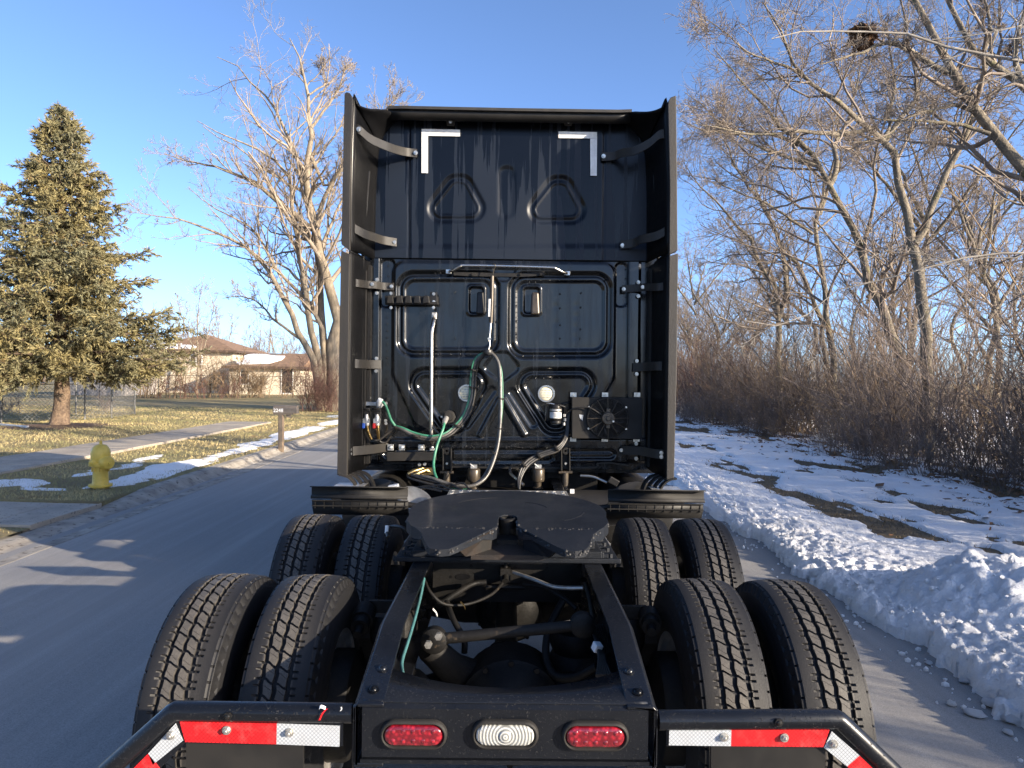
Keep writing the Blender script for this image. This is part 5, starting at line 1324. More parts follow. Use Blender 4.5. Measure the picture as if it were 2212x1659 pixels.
# axles, differentials and brake gear
for Y, nm in ((2.83, "rear"), (4.11, "front")):
    s = MB(); s.tube([(-.95, Y, .51), (-.45, Y, .51), (-.25, Y, .52), (.25, Y, .52), (.45, Y, .51), (.95, Y, .51)], [.07, .075, .12, .12, .075, .07], 18); ax = part(s, "drive_axle", M["under"], smooth=50)
    s = MB(); s.lathe((0.02, Y - .22, .53), (0, 1, 0), [(0, .05), (.015, .11), (.05, .155), (.07, .165), (.085, .185), (.10, .19), (.11, .205), (.3, .205), (.42, .15), (.52, .09), (.6, .07)], 30); part(s, "differential", M["under"], ax, smooth=40)
    s = MB()
    for k in range(12):
        a = 2 * math.pi * k / 12; p_ = Vector((.02 + .196 * math.cos(a), Y - .12, .53 + .196 * math.sin(a))); s.cyl(p_, p_ + Vector((0, -.012, 0)), .011, n=6)
    part(s, "cover_bolt", M["under"], ax)
    for sg in (-1, 1):
        s = MB(); s.lathe((sg * .60, Y, .51), (sg, 0, 0), [(-.03, .10), (0, .2), (.02, .21), (.16, .21), (.17, .15)], 24); part(s, "brake_drum", M["under"], ax, smooth=40)
        s = MB(); s.lathe((sg * .36, Y - .26, .62), (0, 1, .2), [(0, .02), (.01, .075), (.05, .085), (.055, .078), (.10, .085), (.15, .06), (.16, .02)], 18); part(s, "brake_chamber", M["under"], ax, smooth=40)
        s = MB(); s.lathe((sg * .50, Y + .20, .50), (0, 0, 1), [(0, .06), (.04, .11), (.16, .125), (.28, .12), (.32, .10)], 20); part(s, "air_spring", M["under"], ax, smooth=50)
s = MB(); s.lathe((0, 3.15, .56), (0, 1, .05), [(0, .09), (.03, .09), (.05, .055), (.65, .055), (.67, .09), (.7, .09)], 18); part(s, "drive_shaft", M["under"], smooth=40)
s = MB(); s.lathe((.30, 3.05, .40), (0, 0, 1), [(0, .08), (.05, .13), (.12, .14), (.2, .13), (.25, .1), (.3, .12), (.34, .1)], 22); part(s, "air_spring", M["under"], smooth=50)
for sg, a_, b_ in ((-1, (790, 1318), (771, 1372)), (1, (1403, 1330), (1408, 1366))):
    A_, B_ = at(*a_, 2.93), at(*b_, 2.78)
    s = MB(); s.cyl(A_, A_.lerp(B_, .45), .045, n=16); s.cyl(A_.lerp(B_, .45), A_.lerp(B_, .72), .036, n=16); s.cyl(A_.lerp(B_, .72), B_, .018, n=10); sh = part(s, "shock_absorber", M["under"], smooth=45)
    s = MB(); s.box(A_ + Vector((-sg * .06, .02, .01)), (.10, .02, .05)); s.cyl(A_ + Vector((0, -.05, -.02)), A_ + Vector((0, .02, -.02)), .02, n=8); s.strip([A_ + Vector((0, -.02, -.02)), A_ + Vector((sg * .0, -.03, -.10)), A_ + Vector((-sg * .03, 0, -.2))], (.05, 0, 0), .02); part(s, "shock_bracket", M["under"], sh)

# ------------------------------------------------------------------ tyres: one tread mesh shared by all
def tyre_mesh():
    PITCH = 58; RO, WT = .512, .236
    # stations across the tread: (w, kind) kind: 0 rib top, 1 groove wall/bottom
    g = .0075
    c = [-.046, 0.0, .046]                                     # three circumferential grooves
    W = [(-.118, 0), (-.112, 0), (-.106, 0), (-.075, 0), (-.062, 0)]
    def groove(x): return [(x - g - .001, 0), (x - g, 1), (x + g, 1), (x + g + .001, 0)]
    W += groove(c[0]) + [(-.032, 2), (-.023, 2), (-.014, 2)] + groove(c[1]) + [(.014, 3), (.023, 3), (.032, 3)] + groove(c[2]) + [(.062, 0), (.075, 0), (.106, 0), (.112, 0), (.118, 0)]
    w0 = np.array([p[0] for p in W]); kd = np.array([p[1] for p in W])
    # angular stations per pitch
    A = np.array([0, .015, .03, .165, .185, .22, .42, .46, .485, .50, .515, .54, .58, .98])
    base = (np.arange(PITCH)[:, None] + A[None, :]).ravel(); ia = np.tile(np.arange(len(A)), PITCH)
    TH, WW = np.meshgrid(base, w0, indexing="ij"); IA = np.repeat(ia[:, None], len(w0), 1); KD = np.repeat(kd[None, :], len(base), 0); JW = np.repeat(np.arange(len(w0))[None, :], len(base), 0)
    # lateral zigzag: pitch phase slides across each centre rib
    sl = np.interp(w0, [-.118, -.046, -.038, -.028, -.018, -.008, .008, .018, .028, .038, .046, .118], [0, 0, .0, .04, .26, .30, .30, .34, .56, .60, .60, .60])
    phase = TH + sl[None, :]
    tri_ = np.abs(((phase + .1) % 1) * 4 - 2) - 1
    zig = tri_ * .0026
    amp = np.where(np.abs(WW) < .056, 1.0, 0.0)
    wx = WW + zig * amp
    dep = np.zeros(TH.shape)
    gr = KD == 1
    dep = np.where(gr, .0145, dep)
    rib = (JW >= 8) & (JW <= 19) & ~gr
    lat = (IA >= 2) & (IA <= 3)
    dep = np.where(rib & lat, .010, dep)
    # notches at the inner lip of the shoulder ribs, alternating with the blocks
    lip = ((JW >= 4) & (JW <= 5)) | ((JW >= 22) & (JW <= 23))
    dep = np.where(lip & ((IA >= 2) & (IA <= 3) | (IA >= 7) & (IA <= 11)), .011, dep)
    dep = np.where(((JW >= 9) & (JW <= 11) | (JW >= 16) & (JW <= 18)) & (IA == 9), .006, dep)
    out = ((JW <= 1) | (JW >= len(w0) - 2))
    dep = np.where(out & (IA >= 7) & (IA <= 11), .009, dep)
    crown = .011 * (WW / .118) ** 2 + np.where(np.abs(WW) > .110, .004, 0)
    R = RO - crown - dep
    ang = 2 * np.pi * phase / PITCH
    P = np.stack([wx, -R * np.sin(ang), R * np.cos(ang)], -1)
    na, nw = TH.shape
    i = np.arange(na)[:, None] * nw + np.arange(nw - 1)[None, :]; j = ((np.arange(na) + 1) % na)[:, None] * nw + np.arange(nw - 1)[None, :]
    Q = np.stack([i, i + 1, j + 1, j], -1).reshape(-1, 4)
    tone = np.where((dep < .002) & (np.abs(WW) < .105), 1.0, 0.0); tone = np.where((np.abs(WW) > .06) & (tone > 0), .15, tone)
    V = [P.reshape(-1, 3)]; Qs = [Q]; T = [tone.ravel()]; n0 = na * nw
    # sidewalls by lathe, with moulded rings and buttress slots near the shoulder
    prof = [(.1195, .493), (.122, .484), (.129, .462), (.131, .459), (.133, .452), (.140, .425), (.1405, .42), (.143, .415), (.146, .385), (.1455, .36), (.142, .335), (.140, .332), (.139, .326), (.132, .305), (.122, .29), (.095, .285)]
    ns = PITCH * 4
    for sg in (-1, 1):
        a = 2 * np.pi * np.arange(ns) / ns
        pr = np.array(prof); r = np.repeat(pr[None, :, 1], ns, 0); x = np.repeat(pr[None, :, 0], ns, 0).copy()
        slot = (np.arange(ns) % 4 == 0)
        x[slot, 0:3] -= .007
        Pv = np.stack([sg * x, -r * np.sin(a)[:, None], r * np.cos(a)[:, None]], -1).reshape(-1, 3); m_ = len(prof)
        i = np.arange(ns)[:, None] * m_ + np.arange(m_ - 1)[None, :]; j = ((np.arange(ns) + 1) % ns)[:, None] * m_ + np.arange(m_ - 1)[None, :]
        Qv = np.stack([i, i + 1, j + 1, j], -1).reshape(-1, 4)
        if sg > 0: Qv = Qv[:, ::-1]
        V.append(Pv); Qs.append(Qv[:, ::-1] + n0); T.append(np.zeros(len(Pv))); n0 += len(Pv)
    # shoulder bridge
    ns2 = 232
    for sg in (-1, 1):
        a = 2 * np.pi * np.arange(ns2) / ns2; Pv = np.stack([np.stack([np.full(ns2, sg * xx), -rr * np.sin(a), rr * np.cos(a)], -1) for xx, rr in ((.117, .4955), (.1196, .4925))], 1).reshape(-1, 3)
        i = np.arange(ns2) * 2; j = ((np.arange(ns2) + 1) % ns2) * 2; Qv = np.stack([i, i + 1, j + 1, j], -1)
        V.append(Pv); Qs.append((Qv if sg < 0 else Qv[:, ::-1]) + n0); T.append(np.zeros(len(Pv))); n0 += len(Pv)
    return np.concatenate(V), np.concatenate(Qs), np.concatenate(T)
tv, tq_, tt = tyre_mesh()
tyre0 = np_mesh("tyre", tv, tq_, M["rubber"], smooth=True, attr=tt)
tyre0.data.set_sharp_from_angle(angle=math.radians(28))
bmx = bmesh.new(); bmx.from_mesh(tyre0.data); bmesh.ops.recalc_face_normals(bmx, faces=bmx.faces); bmx.to_mesh(tyre0.data); bmx.free()
rim = MB(); rim.lathe((0, 0, 0), (1, 0, 0), [(-.12, .295), (-.105, .285), (-.08, .262), (.09, .262), (.11, .285), (.125, .295), (.12, .275), (.10, .262), (.095, .20), (.085, .17), (.085, .14), (.12, .13), (.16, .11), (.165, .05), (.165, .001)], 40, False)
wheel0 = part(rim, "wheel", M["alum"], smooth=40)
wheel0.matrix_parent_inverse = Matrix.Identity(4)
tyre0.parent = wheel0
nuts = MB()
for k in range(10):
    a = 2 * math.pi * k / 10; p_ = Vector((.087, .145 * math.cos(a), .145 * math.sin(a))); nuts.cyl(p_, p_ + Vector((.03, 0, 0)), .016, n=6)
nut0 = nuts.build("wheel_nut", M["bolt"], wheel0)
wl_spots = [(sg, x, Y) for Y in (2.83, 4.11) for sg in (-1, 1) for x in (.785, 1.125)]
wl_spots += [(-1, 1.03, 9.9), (1, 1.03, 9.9)]
for i, (sg, x, Y) in enumerate(wl_spots):
    w_ = wheel0 if i == 0 else wheel0.copy()
    if i:
        COL.objects.link(w_); w_.parent = truck
        for ch in (tyre0, nut0):
            c_ = ch.copy(); COL.objects.link(c_); c_.parent = w_
            if ch is tyre0: c_.rotation_euler = (random.uniform(0, 6), 0, 0)
    w_.location = (sg * x - TO[0], Y - TO[1], .512 * .972 + .012); w_.scale = (1, .972, .972)
    w_.rotation_euler = (0, 0, 0 if (sg > 0) == (x > .9) else math.pi)
# ------------------------------------------------------------------ bark, twigs, needles
M["bark_light"] = pm("pale_bark", (0.29, 0.235, 0.165), (0.15, 0.12, 0.083), 9, 0.9, bmp=0.8, bscale=30, bdist=0.03, stretch=(1, 1, 0.25))
M["twig_light"] = pm("pale_twig", (0.31, 0.25, 0.185), (0.20, 0.16, 0.12), 2, 0.85)
M["bark_dark"] = pm("ridged_bark", (0.21, 0.175, 0.125), (0.095, 0.08, 0.06), 12, 0.9, bmp=0.9, bscale=26, bdist=0.03, stretch=(1, 1, 0.3), speck=((0.13, 0.115, 0.06), 5, 0.6))
M["twig_dark"] = pm("brown_twig", (0.26, 0.21, 0.16), (0.13, 0.10, 0.078), 2, 0.85)
M["bark_smooth"] = pm("smooth_grey_bark", (0.27, 0.245, 0.21), (0.17, 0.15, 0.125), 6, 0.8, stretch=(1, 1, 1), bmp=0.3, bscale=40)
M["brush"] = pm("brush_stem", (0.21, 0.17, 0.145), (0.10, 0.078, 0.07), 0.7, 0.9)
M["brush_red"] = pm("reddish_stem", (0.17, 0.085, 0.062), (0.10, 0.06, 0.045), 0.9, 0.9)
M["brush_tan"] = pm("tan_stem", (0.24, 0.17, 0.10), (0.12, 0.08, 0.052), 0.9, 0.9)
M["needle"] = pm("spruce_needle", (0.25, 0.205, 0.085), (0.145, 0.14, 0.078), 1.1, 0.75, lo=0.38, hi=0.62, speck=((0.20, 0.14, 0.06), 2.2, 0.62))
M["spruce_bark"] = pm("spruce_bark", (0.30, 0.21, 0.13), (0.15, 0.10, 0.07), 14, 0.9, bmp=1.0, bscale=22, bdist=0.04)
M["dead_branch"] = pm("dead_branch", (0.12, 0.085, 0.055), (0.07, 0.05, 0.035), 5, 0.9)

def bare_tree(name, label, paths, radii, seed, mats, group=None, n1=12, n2=7, n3=6, n4=0, l1=(.25, .5), l2=(.3, .6), l3=(.3, .6), l4=(.35, .7), up=.18, wob=.16, rmin=.0035, sides=9, crown_t0=.25, outward=None, curl=0.0, tips=True, loc=None):
    rng = np.random.default_rng(seed)
    K0 = 18
    P0 = np.stack([resample(p, K0) for p in paths])
    R0 = np.stack([np.linspace(r[0], r[1], K0) ** 1.0 for r in radii])
    P0[:, 1:-1] += rng.normal(size=P0[:, 1:-1].shape) * .02 * (np.linalg.norm(P0[:, -1] - P0[:, 0], axis=1)[:, None, None] / 6)
    loc = Vector(P0[0, 0]) if loc is None else Vector(loc)
    root = empty(name, loc); tag(root, label, "tree", group)
    if mats[0] is M["bark_dark"]: R0 = R0 * .86
    tr = Soup()
    flare = R0.copy(); flare[0, 0] *= 1.5; flare[0, 1] *= 1.12
    tr.tubes(P0, flare, sides)
    tr.build("trunk", mats[0], root, loc)
    tw = Soup()
    P1, R1 = sprout(P0, R0, rng, n1, crown_t0, .98, l1, (28, 62), up, wob, 8, .55, tip=.3, outward=outward)
    tw.tubes(P1, np.maximum(R1, rmin), 5)
    P2, R2 = sprout(P1, R1, rng, n2, .15, .98, l2, (25, 65), up * .8, wob * 1.2, 6, .55, tip=.3)
    tw.tubes(P2, np.maximum(R2, rmin), 4)
    P3, R3 = sprout(P2, R2, rng, n3, .12, 1.0, l3, (25, 60), up * .8, wob * 1.3, 4, .6, tip=.4)
    tw.tubes(P3, np.maximum(R3, rmin * .8), 3)
    if n4:
        P4, R4 = sprout(P3, R3, rng, n4, .1, 1.0, l4, (25, 60), up * .6, wob, 3, .7, tip=.5)
        tw.tubes(P4, np.maximum(R4, rmin * .65), 3)
    cr = tw.build("crown", mats[1], root, loc); cr["kind"] = "stuff"
    return root

def copy_thing(root, loc, rz, sc, label=None, group=None):
    r = root.copy(); COL.objects.link(r); r.location = loc; r.rotation_euler = (0, 0, rz); r.scale = (sc, sc, sc)
    if label: r["label"] = label
    if group: r["group"] = group
    for ch in root.children:
        c = ch.copy(); COL.objects.link(c); c.parent = r; c.matrix_parent_inverse = ch.matrix_parent_inverse.copy()
    return r

# ---- the big cottonwood left of the truck
def t3(Y, *pts): return [at(288 + x * .3125, 57.6 + y * .3125, Y + (p[0] if p else 0)) for x, y, *p in pts]
def tp(Y, *pts): return [at(x, y, Y + (p[0] if p else 0)) for x, y, *p in pts]
YT = 34.0
paths = [
    tp(YT, (722, 893), (722, 800), (722, 700), (716, 620), (694, 570), (678, 495)) + t3(YT, (1200, 1150), (1215, 900), (1235, 650), (1220, 470, .5), (1170, 300, .8), (1140, 200, .9), (1080, 80, 1)),
    tp(YT - .3, (700, 885), (692, 800), (672, 690), (655, 600)) + t3(YT - .3, (1100, 1300), (1100, 1110, -.3), (1010, 960, -.6), (900, 850, -.9), (700, 780, -1.2), (560, 710, -1.4), (440, 650, -1.6)),
    tp(YT + .4, (712, 888), (705, 800), (690, 640)) + t3(YT + .4, (1260, 1450), (1190, 1060, .6), (1130, 950, .9), (1080, 800, 1.2), (1000, 620, 1.5), (940, 500, 1.8), (840, 420, 2.1), (700, 250, 2.4), (580, 210, 2.6)),
    t3(YT, (1240, 1400), (1080, 1270), (980, 1190, -.5), (850, 1090, -.9), (700, 1020, -1.3), (520, 960, -1.7), (330, 920, -2.1), (210, 880, -2.4)),
    tp(YT - .6, (690, 880), (683, 800), (655, 735), (615, 650), (575, 575)) + t3(YT - .6, (740, 1500, -.4), (600, 1430, -.8), (450, 1370, -1.2), (300, 1330, -1.6), (50, 1290, -2.0)),
    tp(YT - .2, (697, 882), (700, 780), (690, 700), (655, 640), (600, 590)) + t3(YT - .2, (880, 1480, -.4), (800, 1380, -.9), (700, 1330, -1.2), (520, 1230, -1.6), (380, 1110, -2)),
    t3(YT, (1230, 700), (1310, 590, .4), (1370, 510, .7), (1430, 400, 1), (1480, 260, 1.3), (1530, 330, 1.6)),
    t3(YT, (1230, 900), (1300, 1050), (1340, 1110), (1440, 950, .6), (1560, 800, 1.0), (1700, 640, 1.4)),
    t3(YT, (1260, 1380), (1320, 1180), (1440, 980, -.5), (1600, 760, -1), (1760, 560, -1.5), (1850, 420, -1.8)),
    tp(YT + .2, (725, 800), (745, 640), (775, 500), (800, 380, .8), (815, 280, 1.2), (830, 215, 1.4)),
    tp(YT + .1, (660, 740), (625, 715), (590, 690), (560, 655), (520, 640), (480, 645)),
    t3(YT, (1215, 470), (1290, 420, .3), (1330, 380, .6), (1290, 230, .9), (1310, 180, 1)),
]
radii = [(.34, .02), (.20, .015), (.22, .015), (.15, .012), (.19, .015), (.15, .012), (.08, .01), (.09, .01), (.12, .012), (.14, .012), (.08, .01), (.05, .01)]
bare_tree("cottonwood_tree", "big bare many-stemmed cottonwood with pale sunlit bark left of the truck", paths, radii, 3, (M["bark_light"], M["twig_light"]),
          n1=20, n2=8, n3=5, n4=1, l1=(.14, .36), l2=(.28, .55), l3=(.25, .5), l4=(.4, .8), up=.22, wob=.17, rmin=.0065, crown_t0=.3)

# ---- the spruce
def spruce(loc, H, seed, label):
    rng = np.random.default_rng(seed); L = Vector(loc); root = empty("spruce_tree", L); tag(root, label, "tree")
    K = 16; zz = np.linspace(0, H, K); bend = .10 * np.sin(zz * 1.2) * np.exp(-zz / 3)
    P0 = np.stack([L.x + bend * 1.2, np.full(K, L.y), L.z + zz], 1)[None]; R0 = (.21 * (1 - zz / H) ** .85 + .012)[None]; R0[0, 0] = .31; R0[0, 1] = .21
    s = Soup(); Pt = resample([Vector(p) for p in P0[0]], 40)[None]; s.tubes(Pt, np.interp(np.linspace(0, 1, 40), np.linspace(0, 1, K), R0[0])[None] * (1 + .05 * rng.normal(size=(1, 40))), 14); s.build("trunk", M["spruce_bark"], root, L)
    # whorled branches
    B, BR, LV = [], [], []
    z = 1.9
    while z < H - .12:
        f = z / H; rad = 4.0 * (1 - f) ** .84 * (1.0 if f > .22 else .86 + .1 * f)
        n = int(rng.integers(9, 13)) if f < .93 else 5
        a0 = rng.uniform(0, 6.28)
        for k in range(n):
            a = a0 + 6.283 * k / n + rng.normal(0, .18); ln = rad * rng.uniform(.62, 1.14) * (1.12 if f < .38 else 1.0); ku = 9; t = np.linspace(0, 1, ku)
            droop = (.26 * (1 - f) - .02) * ln; lift = .13 * ln + (.45 * ln if f > .85 else 0)
            zz_ = z + rng.normal(0, .05) + (-droop * np.sin(t * 1.9) + lift * t ** 2.4) + .05 * rng.normal(size=ku) * t
            rr = ln * t; bend_ = rng.normal(0, .12) * t ** 2
            px = np.interp(z, P0[0, :, 2] - L.z, P0[0, :, 0])
            B.append(np.stack([px + rr * np.cos(a + bend_), L.y + rr * np.sin(a + bend_), L.z + zz_], 1)); BR.append((.012 + .012 * ln) * np.linspace(1, .2, ku)); LV.append(ln)
        z += rng.uniform(.24, .36) * (1.2 - .55 * f)
    B, BR, LV = np.stack(B), np.stack(BR), np.array(LV)
    s = Soup(); s.tubes(B, BR, 5)
    # side branchlets, flattened fans that hang
    TP, TR = [], []
    for i in range(len(B)):
        n = max(6, int(LV[i] * 13))
        P, R = sprout(B[i:i + 1], BR[i:i + 1], rng, n, .14, 1.0, (.14, .34), (35, 65), -.05, .12, 4, .5, tip=.3, droop=.08); P[:, :, 2] = P[:, :1, 2] + (P[:, :, 2] - P[:, :1, 2]) * .5
        TP.append(P); TR.append(R)
    TP, TR = np.concatenate(TP), np.concatenate(TR)
    s.tubes(TP, np.maximum(TR, .003), 3); o = s.build("branch", M["dead_branch"], root, L); o["kind"] = "stuff"
    tipB = np.stack([B[:, -1] * (1 - u) + B[:, -3] * u for u in (0, .33, .66, 1)], 1)[:, ::-1]
    TP = np.concatenate([TP, tipB]); TL = np.linalg.norm(TP[:, -1] - TP[:, 0], axis=1)
    # needle sprigs
    n = np.maximum(5, (TL * 19).astype(int)); idx = np.repeat(np.arange(len(TP)), n); m = len(idx)
    u = rng.random(m) ** .8 * 2.999; k = u.astype(int); f = (u - k)[:, None]
    A, Bq = TP[idx, k], TP[idx, k + 1]; pos = A * (1 - f) + Bq * f; D = Bq - A; D /= np.linalg.norm(D, axis=1, keepdims=True) + 1e-9
    D = D + rng.normal(size=(m, 3)) * .45; D[:, 2] -= .10; D /= np.linalg.norm(D, axis=1, keepdims=True)
    ln = rng.uniform(.11, .22, m)[:, None]
    V, Q = [], []
    nb = 6; c = 0
    for b in range(nb):
        pe = rng.normal(size=(m, 3)); pe -= D * (pe * D).sum(1, keepdims=True); pe /= np.linalg.norm(pe, axis=1, keepdims=True)
        s0 = pos + D * ln * (b / nb * .8); sd = np.cross(D, pe) * .015
        tip = s0 + D * ln * .55 + pe * .05
        V.append(np.stack([s0 - sd, s0 + sd, tip], 1))
    V = np.concatenate(V).reshape(-1, 3)
    o = np_mesh("foliage", V, np.arange(len(V)).reshape(-1, 3), M["needle"], root, L, smooth=False); o["kind"] = "stuff"
    # cones near the top
    s = MB()
    for i in range(70):
        zc = H - rng.uniform(.3, 1.9); a = rng.uniform(0, 6.28); r = rng.uniform(.1, .32 * (H - zc) + .1); p = Vector((L.x + r * math.cos(a), L.y + r * math.sin(a), L.z + zc))
        s.lathe(p, (rng.normal(0, .2), rng.normal(0, .2), -1), [(0, .008), (.03, .022), (.08, .02), (.12, .006)], 6)
    o = s.build("spruce_cone", M["rust"], root, L, smooth=60); o["kind"] = "stuff"
    print("spruce tris", len(V) // 3)
SP = on_ground(128, 922, 0.2)
spruce((SP.x, SP.y, .18), 9.45, 5, "tall full spruce with a bare lower trunk on the lawn left of the road")

# mulch ring round its foot
xs = np.linspace(-2.0, 2.0, 40); X, Yg = np.meshgrid(xs, xs * .8); r = np.hypot(X, Yg) ; h = .05 * np.clip(1.5 - r + .8 * (fbm(X * 2, Yg * 2, 3, 6) - .5), -.5, 1)
tag(np_mesh("needle_litter", np.stack([X + SP.x, Yg + SP.y, lawn_z(X + SP.x, Yg + SP.y) + h], -1).reshape(-1, 3), grid_quads(40, 40), M["mulch"]), kind="stuff")

# ---- trees of the wood at the right, main limbs as they stand
def A_(Y, *pts): return [at(1440 + x * .349, y * .349, Y + (p[0] if p else 0)) for x, y, *p in pts]
def B_(Y, *pts): return [at(1440 + x * .349, 518 + y * .349, Y + (p[0] if p else 0)) for x, y, *p in pts]
dk = (M["bark_dark"], M["twig_dark"])
com = dict(n1=14, n2=8, n3=6, n4=1, l1=(.16, .40), l2=(.35, .75), l3=(.4, .85), l4=(.5, .9), up=.10, wob=.24, rmin=.0045)
Y1 = 17.0
base = lambda px, py, Y: Vector((at(px, py, Y).x, Y, .08))
bare_tree("bare_tree", "dark bare tree that forks in a wide Y above the brush, right of the truck",
    [[base(2000, 900, Y1)] + B_(Y1, (1605, 900), (1600, 500), (1570, 300), (1555, 60)) + A_(Y1, (1530, 1490), (1450, 1200), (1420, 1020), (1340, 870), (1200, 760, -.4), (1080, 650, -.8), (850, 480, -1.2), (720, 220, -1.6), (600, 20, -2)),
     A_(Y1, (1535, 1510), (1590, 1450), (1640, 1250), (1740, 1050), (1870, 830), (1900, 660), (1990, 380, .5), (2060, 100, 1), (2090, -120, 1.4)),
     A_(Y1, (1340, 870), (1390, 780), (1360, 720), (1410, 580, .5), (1390, 330, 1.0), (1350, 120, 1.5)),
     A_(Y1, (1350, 880), (1440, 740), (1540, 600, .4), (1530, 400, .8), (1490, 200, 1.2), (1500, -60, 1.5)),
     A_(Y1, (1250, 800), (1100, 830), (880, 810, -1), (640, 830, -1.6), (430, 820, -2.2), (160, 760, -2.8)),
     A_(Y1, (1080, 650), (950, 560), (760, 420, -1), (520, 330, -1.6), (300, 150, -2.2), (200, 120, -2.4))],
    [(.20, .015), (.11, .012), (.07, .01), (.07, .01), (.07, .008), (.05, .008)], 21, dk, **com)
Y2 = 20.0
bare_tree("bare_tree", "dark bare tree leaning left over the verge in front of the thicket",
    [[base(1945, 900, Y2)] + B_(Y2, (1470, 850), (1430, 700), (1380, 560), (1300, 380), (1230, 200), (1215, 20)) + A_(Y2, (1160, 1400), (1090, 1320), (1020, 1180), (940, 1030), (800, 890), (700, 790, -.6), (560, 600, -1.2), (420, 480, -1.8), (290, 300, -2.3)),
     A_(Y2, (1010, 1150), (1060, 1000, .5), (1040, 900, 1), (1140, 700, 1.5), (1180, 480, 2), (1240, 300, 2.4)),
     A_(Y2, (820, 900), (660, 830), (430, 825, -.8), (200, 800, -1.4), (80, 740, -1.8)),
     A_(Y2, (940, 1030), (760, 970), (560, 900, -.5), (340, 760, -1), (200, 640, -1.4), (110, 570, -1.6))],
    [(.20, .012), (.10, .01), (.07, .008), (.07, .008)], 22, dk, **com)
Y3 = 23.0
bare_tree("bare_tree", "slim bare tree with a sunlit brown trunk rising from the brush edge",
    [[base(1812, 900, Y3)] + B_(Y3, (1045, 900), (1030, 750), (1000, 550), (980, 300), (930, 20)) + A_(Y3, (900, 1480), (960, 1300), (990, 1150), (930, 1000), (820, 880), (740, 700), (600, 520), (480, 360)),
     A_(Y3, (905, 1450), (760, 1350), (600, 1250), (420, 1180), (250, 1100), (90, 1080)),
     A_(Y3, (950, 1330), (1000, 1150), (1040, 960), (1060, 800), (1050, 620))],
    [(.15, .01), (.06, .008), (.07, .008)], 23, dk, **com)
Y4 = 26.0
bare_tree("bare_tree", "bare tree with a crooked reddish trunk nearest the cab's right side",
    [[base(1680, 895, Y4)] + B_(Y4, (690, 900), (690, 560), (680, 350), (600, 180), (530, 40)) + A_(Y4, (510, 1480), (440, 1400), (300, 1250), (180, 1120), (90, 980)),
     B_(Y4, (690, 500), (750, 250), (700, 20)) + A_(Y4, (600, 1280), (440, 1050), (350, 860), (280, 700), (230, 600)),
     B_(Y4, (1010, 900), (930, 450), (830, 200), (700, 20)) + A_(Y4, (560, 1180), (430, 1020), (330, 900))],
    [(.17, .01), (.12, .01), (.13, .01)], 24, dk, **com)
Y5 = 9.6
bare_tree("bare_tree", "big bare tree whose two thick limbs lean in from the right edge",
    [[Vector((10.6, Y5, .1)), Vector((10.5, Y5, 1.6)), Vector((9.8, Y5, 3.0))] + A_(Y5, (2330, 1150), (2212, 1000), (2100, 880), (1920, 700), (1740, 450), (1680, 300), (1640, 150), (1540, 0), (1480, -160, .3), (1380, -420, .6)),
     [Vector((9.9, Y5, 2.9))] + A_(Y5, (2380, 760), (2212, 530), (2100, 430), (1950, 350), (1850, 170), (1740, 0), (1650, -240, .4)),
     A_(Y5, (1900, 690), (1800, 650), (1600, 690, -.3), (1470, 740, -.6), (1340, 850, -.9), (1150, 880, -1.1)),
     A_(Y5, (1740, 450), (1620, 380), (1540, 330), (1440, 290, -.3), (1350, 270, -.5), (1180, 330, -.8), (940, 400, -1.1)),
     A_(Y5, (2000, 830), (1850, 780), (1600, 750, -.2), (1300, 740, -.4), (1180, 720, -.6)),
     A_(Y5, (1950, 350), (2000, 200), (1980, 40), (1900, -200)), A_(Y5, (2212, 530), (2160, 380), (2180, 200), (2240, -60))],
    [(.19, .02), (.12, .02), (.035, .006), (.05, .006), (.035, .006), (.035, .008), (.05, .01)], 25, dk, n1=13, n2=8, n3=6, n4=1, l1=(.12, .3), l2=(.35, .7), l3=(.4, .85), l4=(.5, .9), up=.06, wob=.24, rmin=.003)
Y6 = 6.9
sm = (M["bark_smooth"], M["bark_smooth"])
bare_tree("bare_tree", "pale smooth-barked tree sending thin whitish limbs across from the right edge",
    [[Vector((8.7, Y6, .1)), Vector((8.6, Y6, 1.5)), Vector((8.3, Y6, 3.2)), Vector((8.4, Y6, 6.5)), Vector((8.2, Y6, 9.0))],
     [Vector((8.35, Y6, 3.0)), Vector((7.0, Y6, 4.2))] + A_(Y6, (2212, 390), (2050, 360), (1900, 320), (1740, 290), (1580, 255), (1400, 215), (1150, 190), (900, 190, -.2), (650, 240, -.4)),
     [Vector((8.5, Y6, 1.7)), Vector((7.0, Y6, 2.5))] + B_(Y6, (2212, 85), (1950, 110), (1700, 155), (1450, 200), (1200, 280), (1060, 350), (900, 440), (780, 510, -.1), (600, 556, -.2), (480, 500, -.3)),
     [Vector((8.3, Y6, 3.3))] + A_(Y6, (2400, 120), (2212, 175), (2020, 205), (1800, 225), (1640, 245)),
     B_(Y6, (910, 440), (880, 560), (800, 640), (740, 680), (660, 600)), B_(Y6, (1640, 380), (1620, 470), (1560, 540), (1500, 580)),
     [Vector((8.5, Y6, 2.4))] + A_(Y6, (2500, 1560), (2212, 1580), (2000, 1600), (1800, 1630), (1640, 1651))],
    [(.10, .03), (.036, .004), (.020, .003), (.018, .005), (.006, .002), (.006, .002), (.012, .004)], 26, sm, n1=11, n2=5, n3=4, l1=(.08, .2), l2=(.3, .6), l3=(.3, .6), up=.0, wob=.2, rmin=.0022, crown_t0=.45)

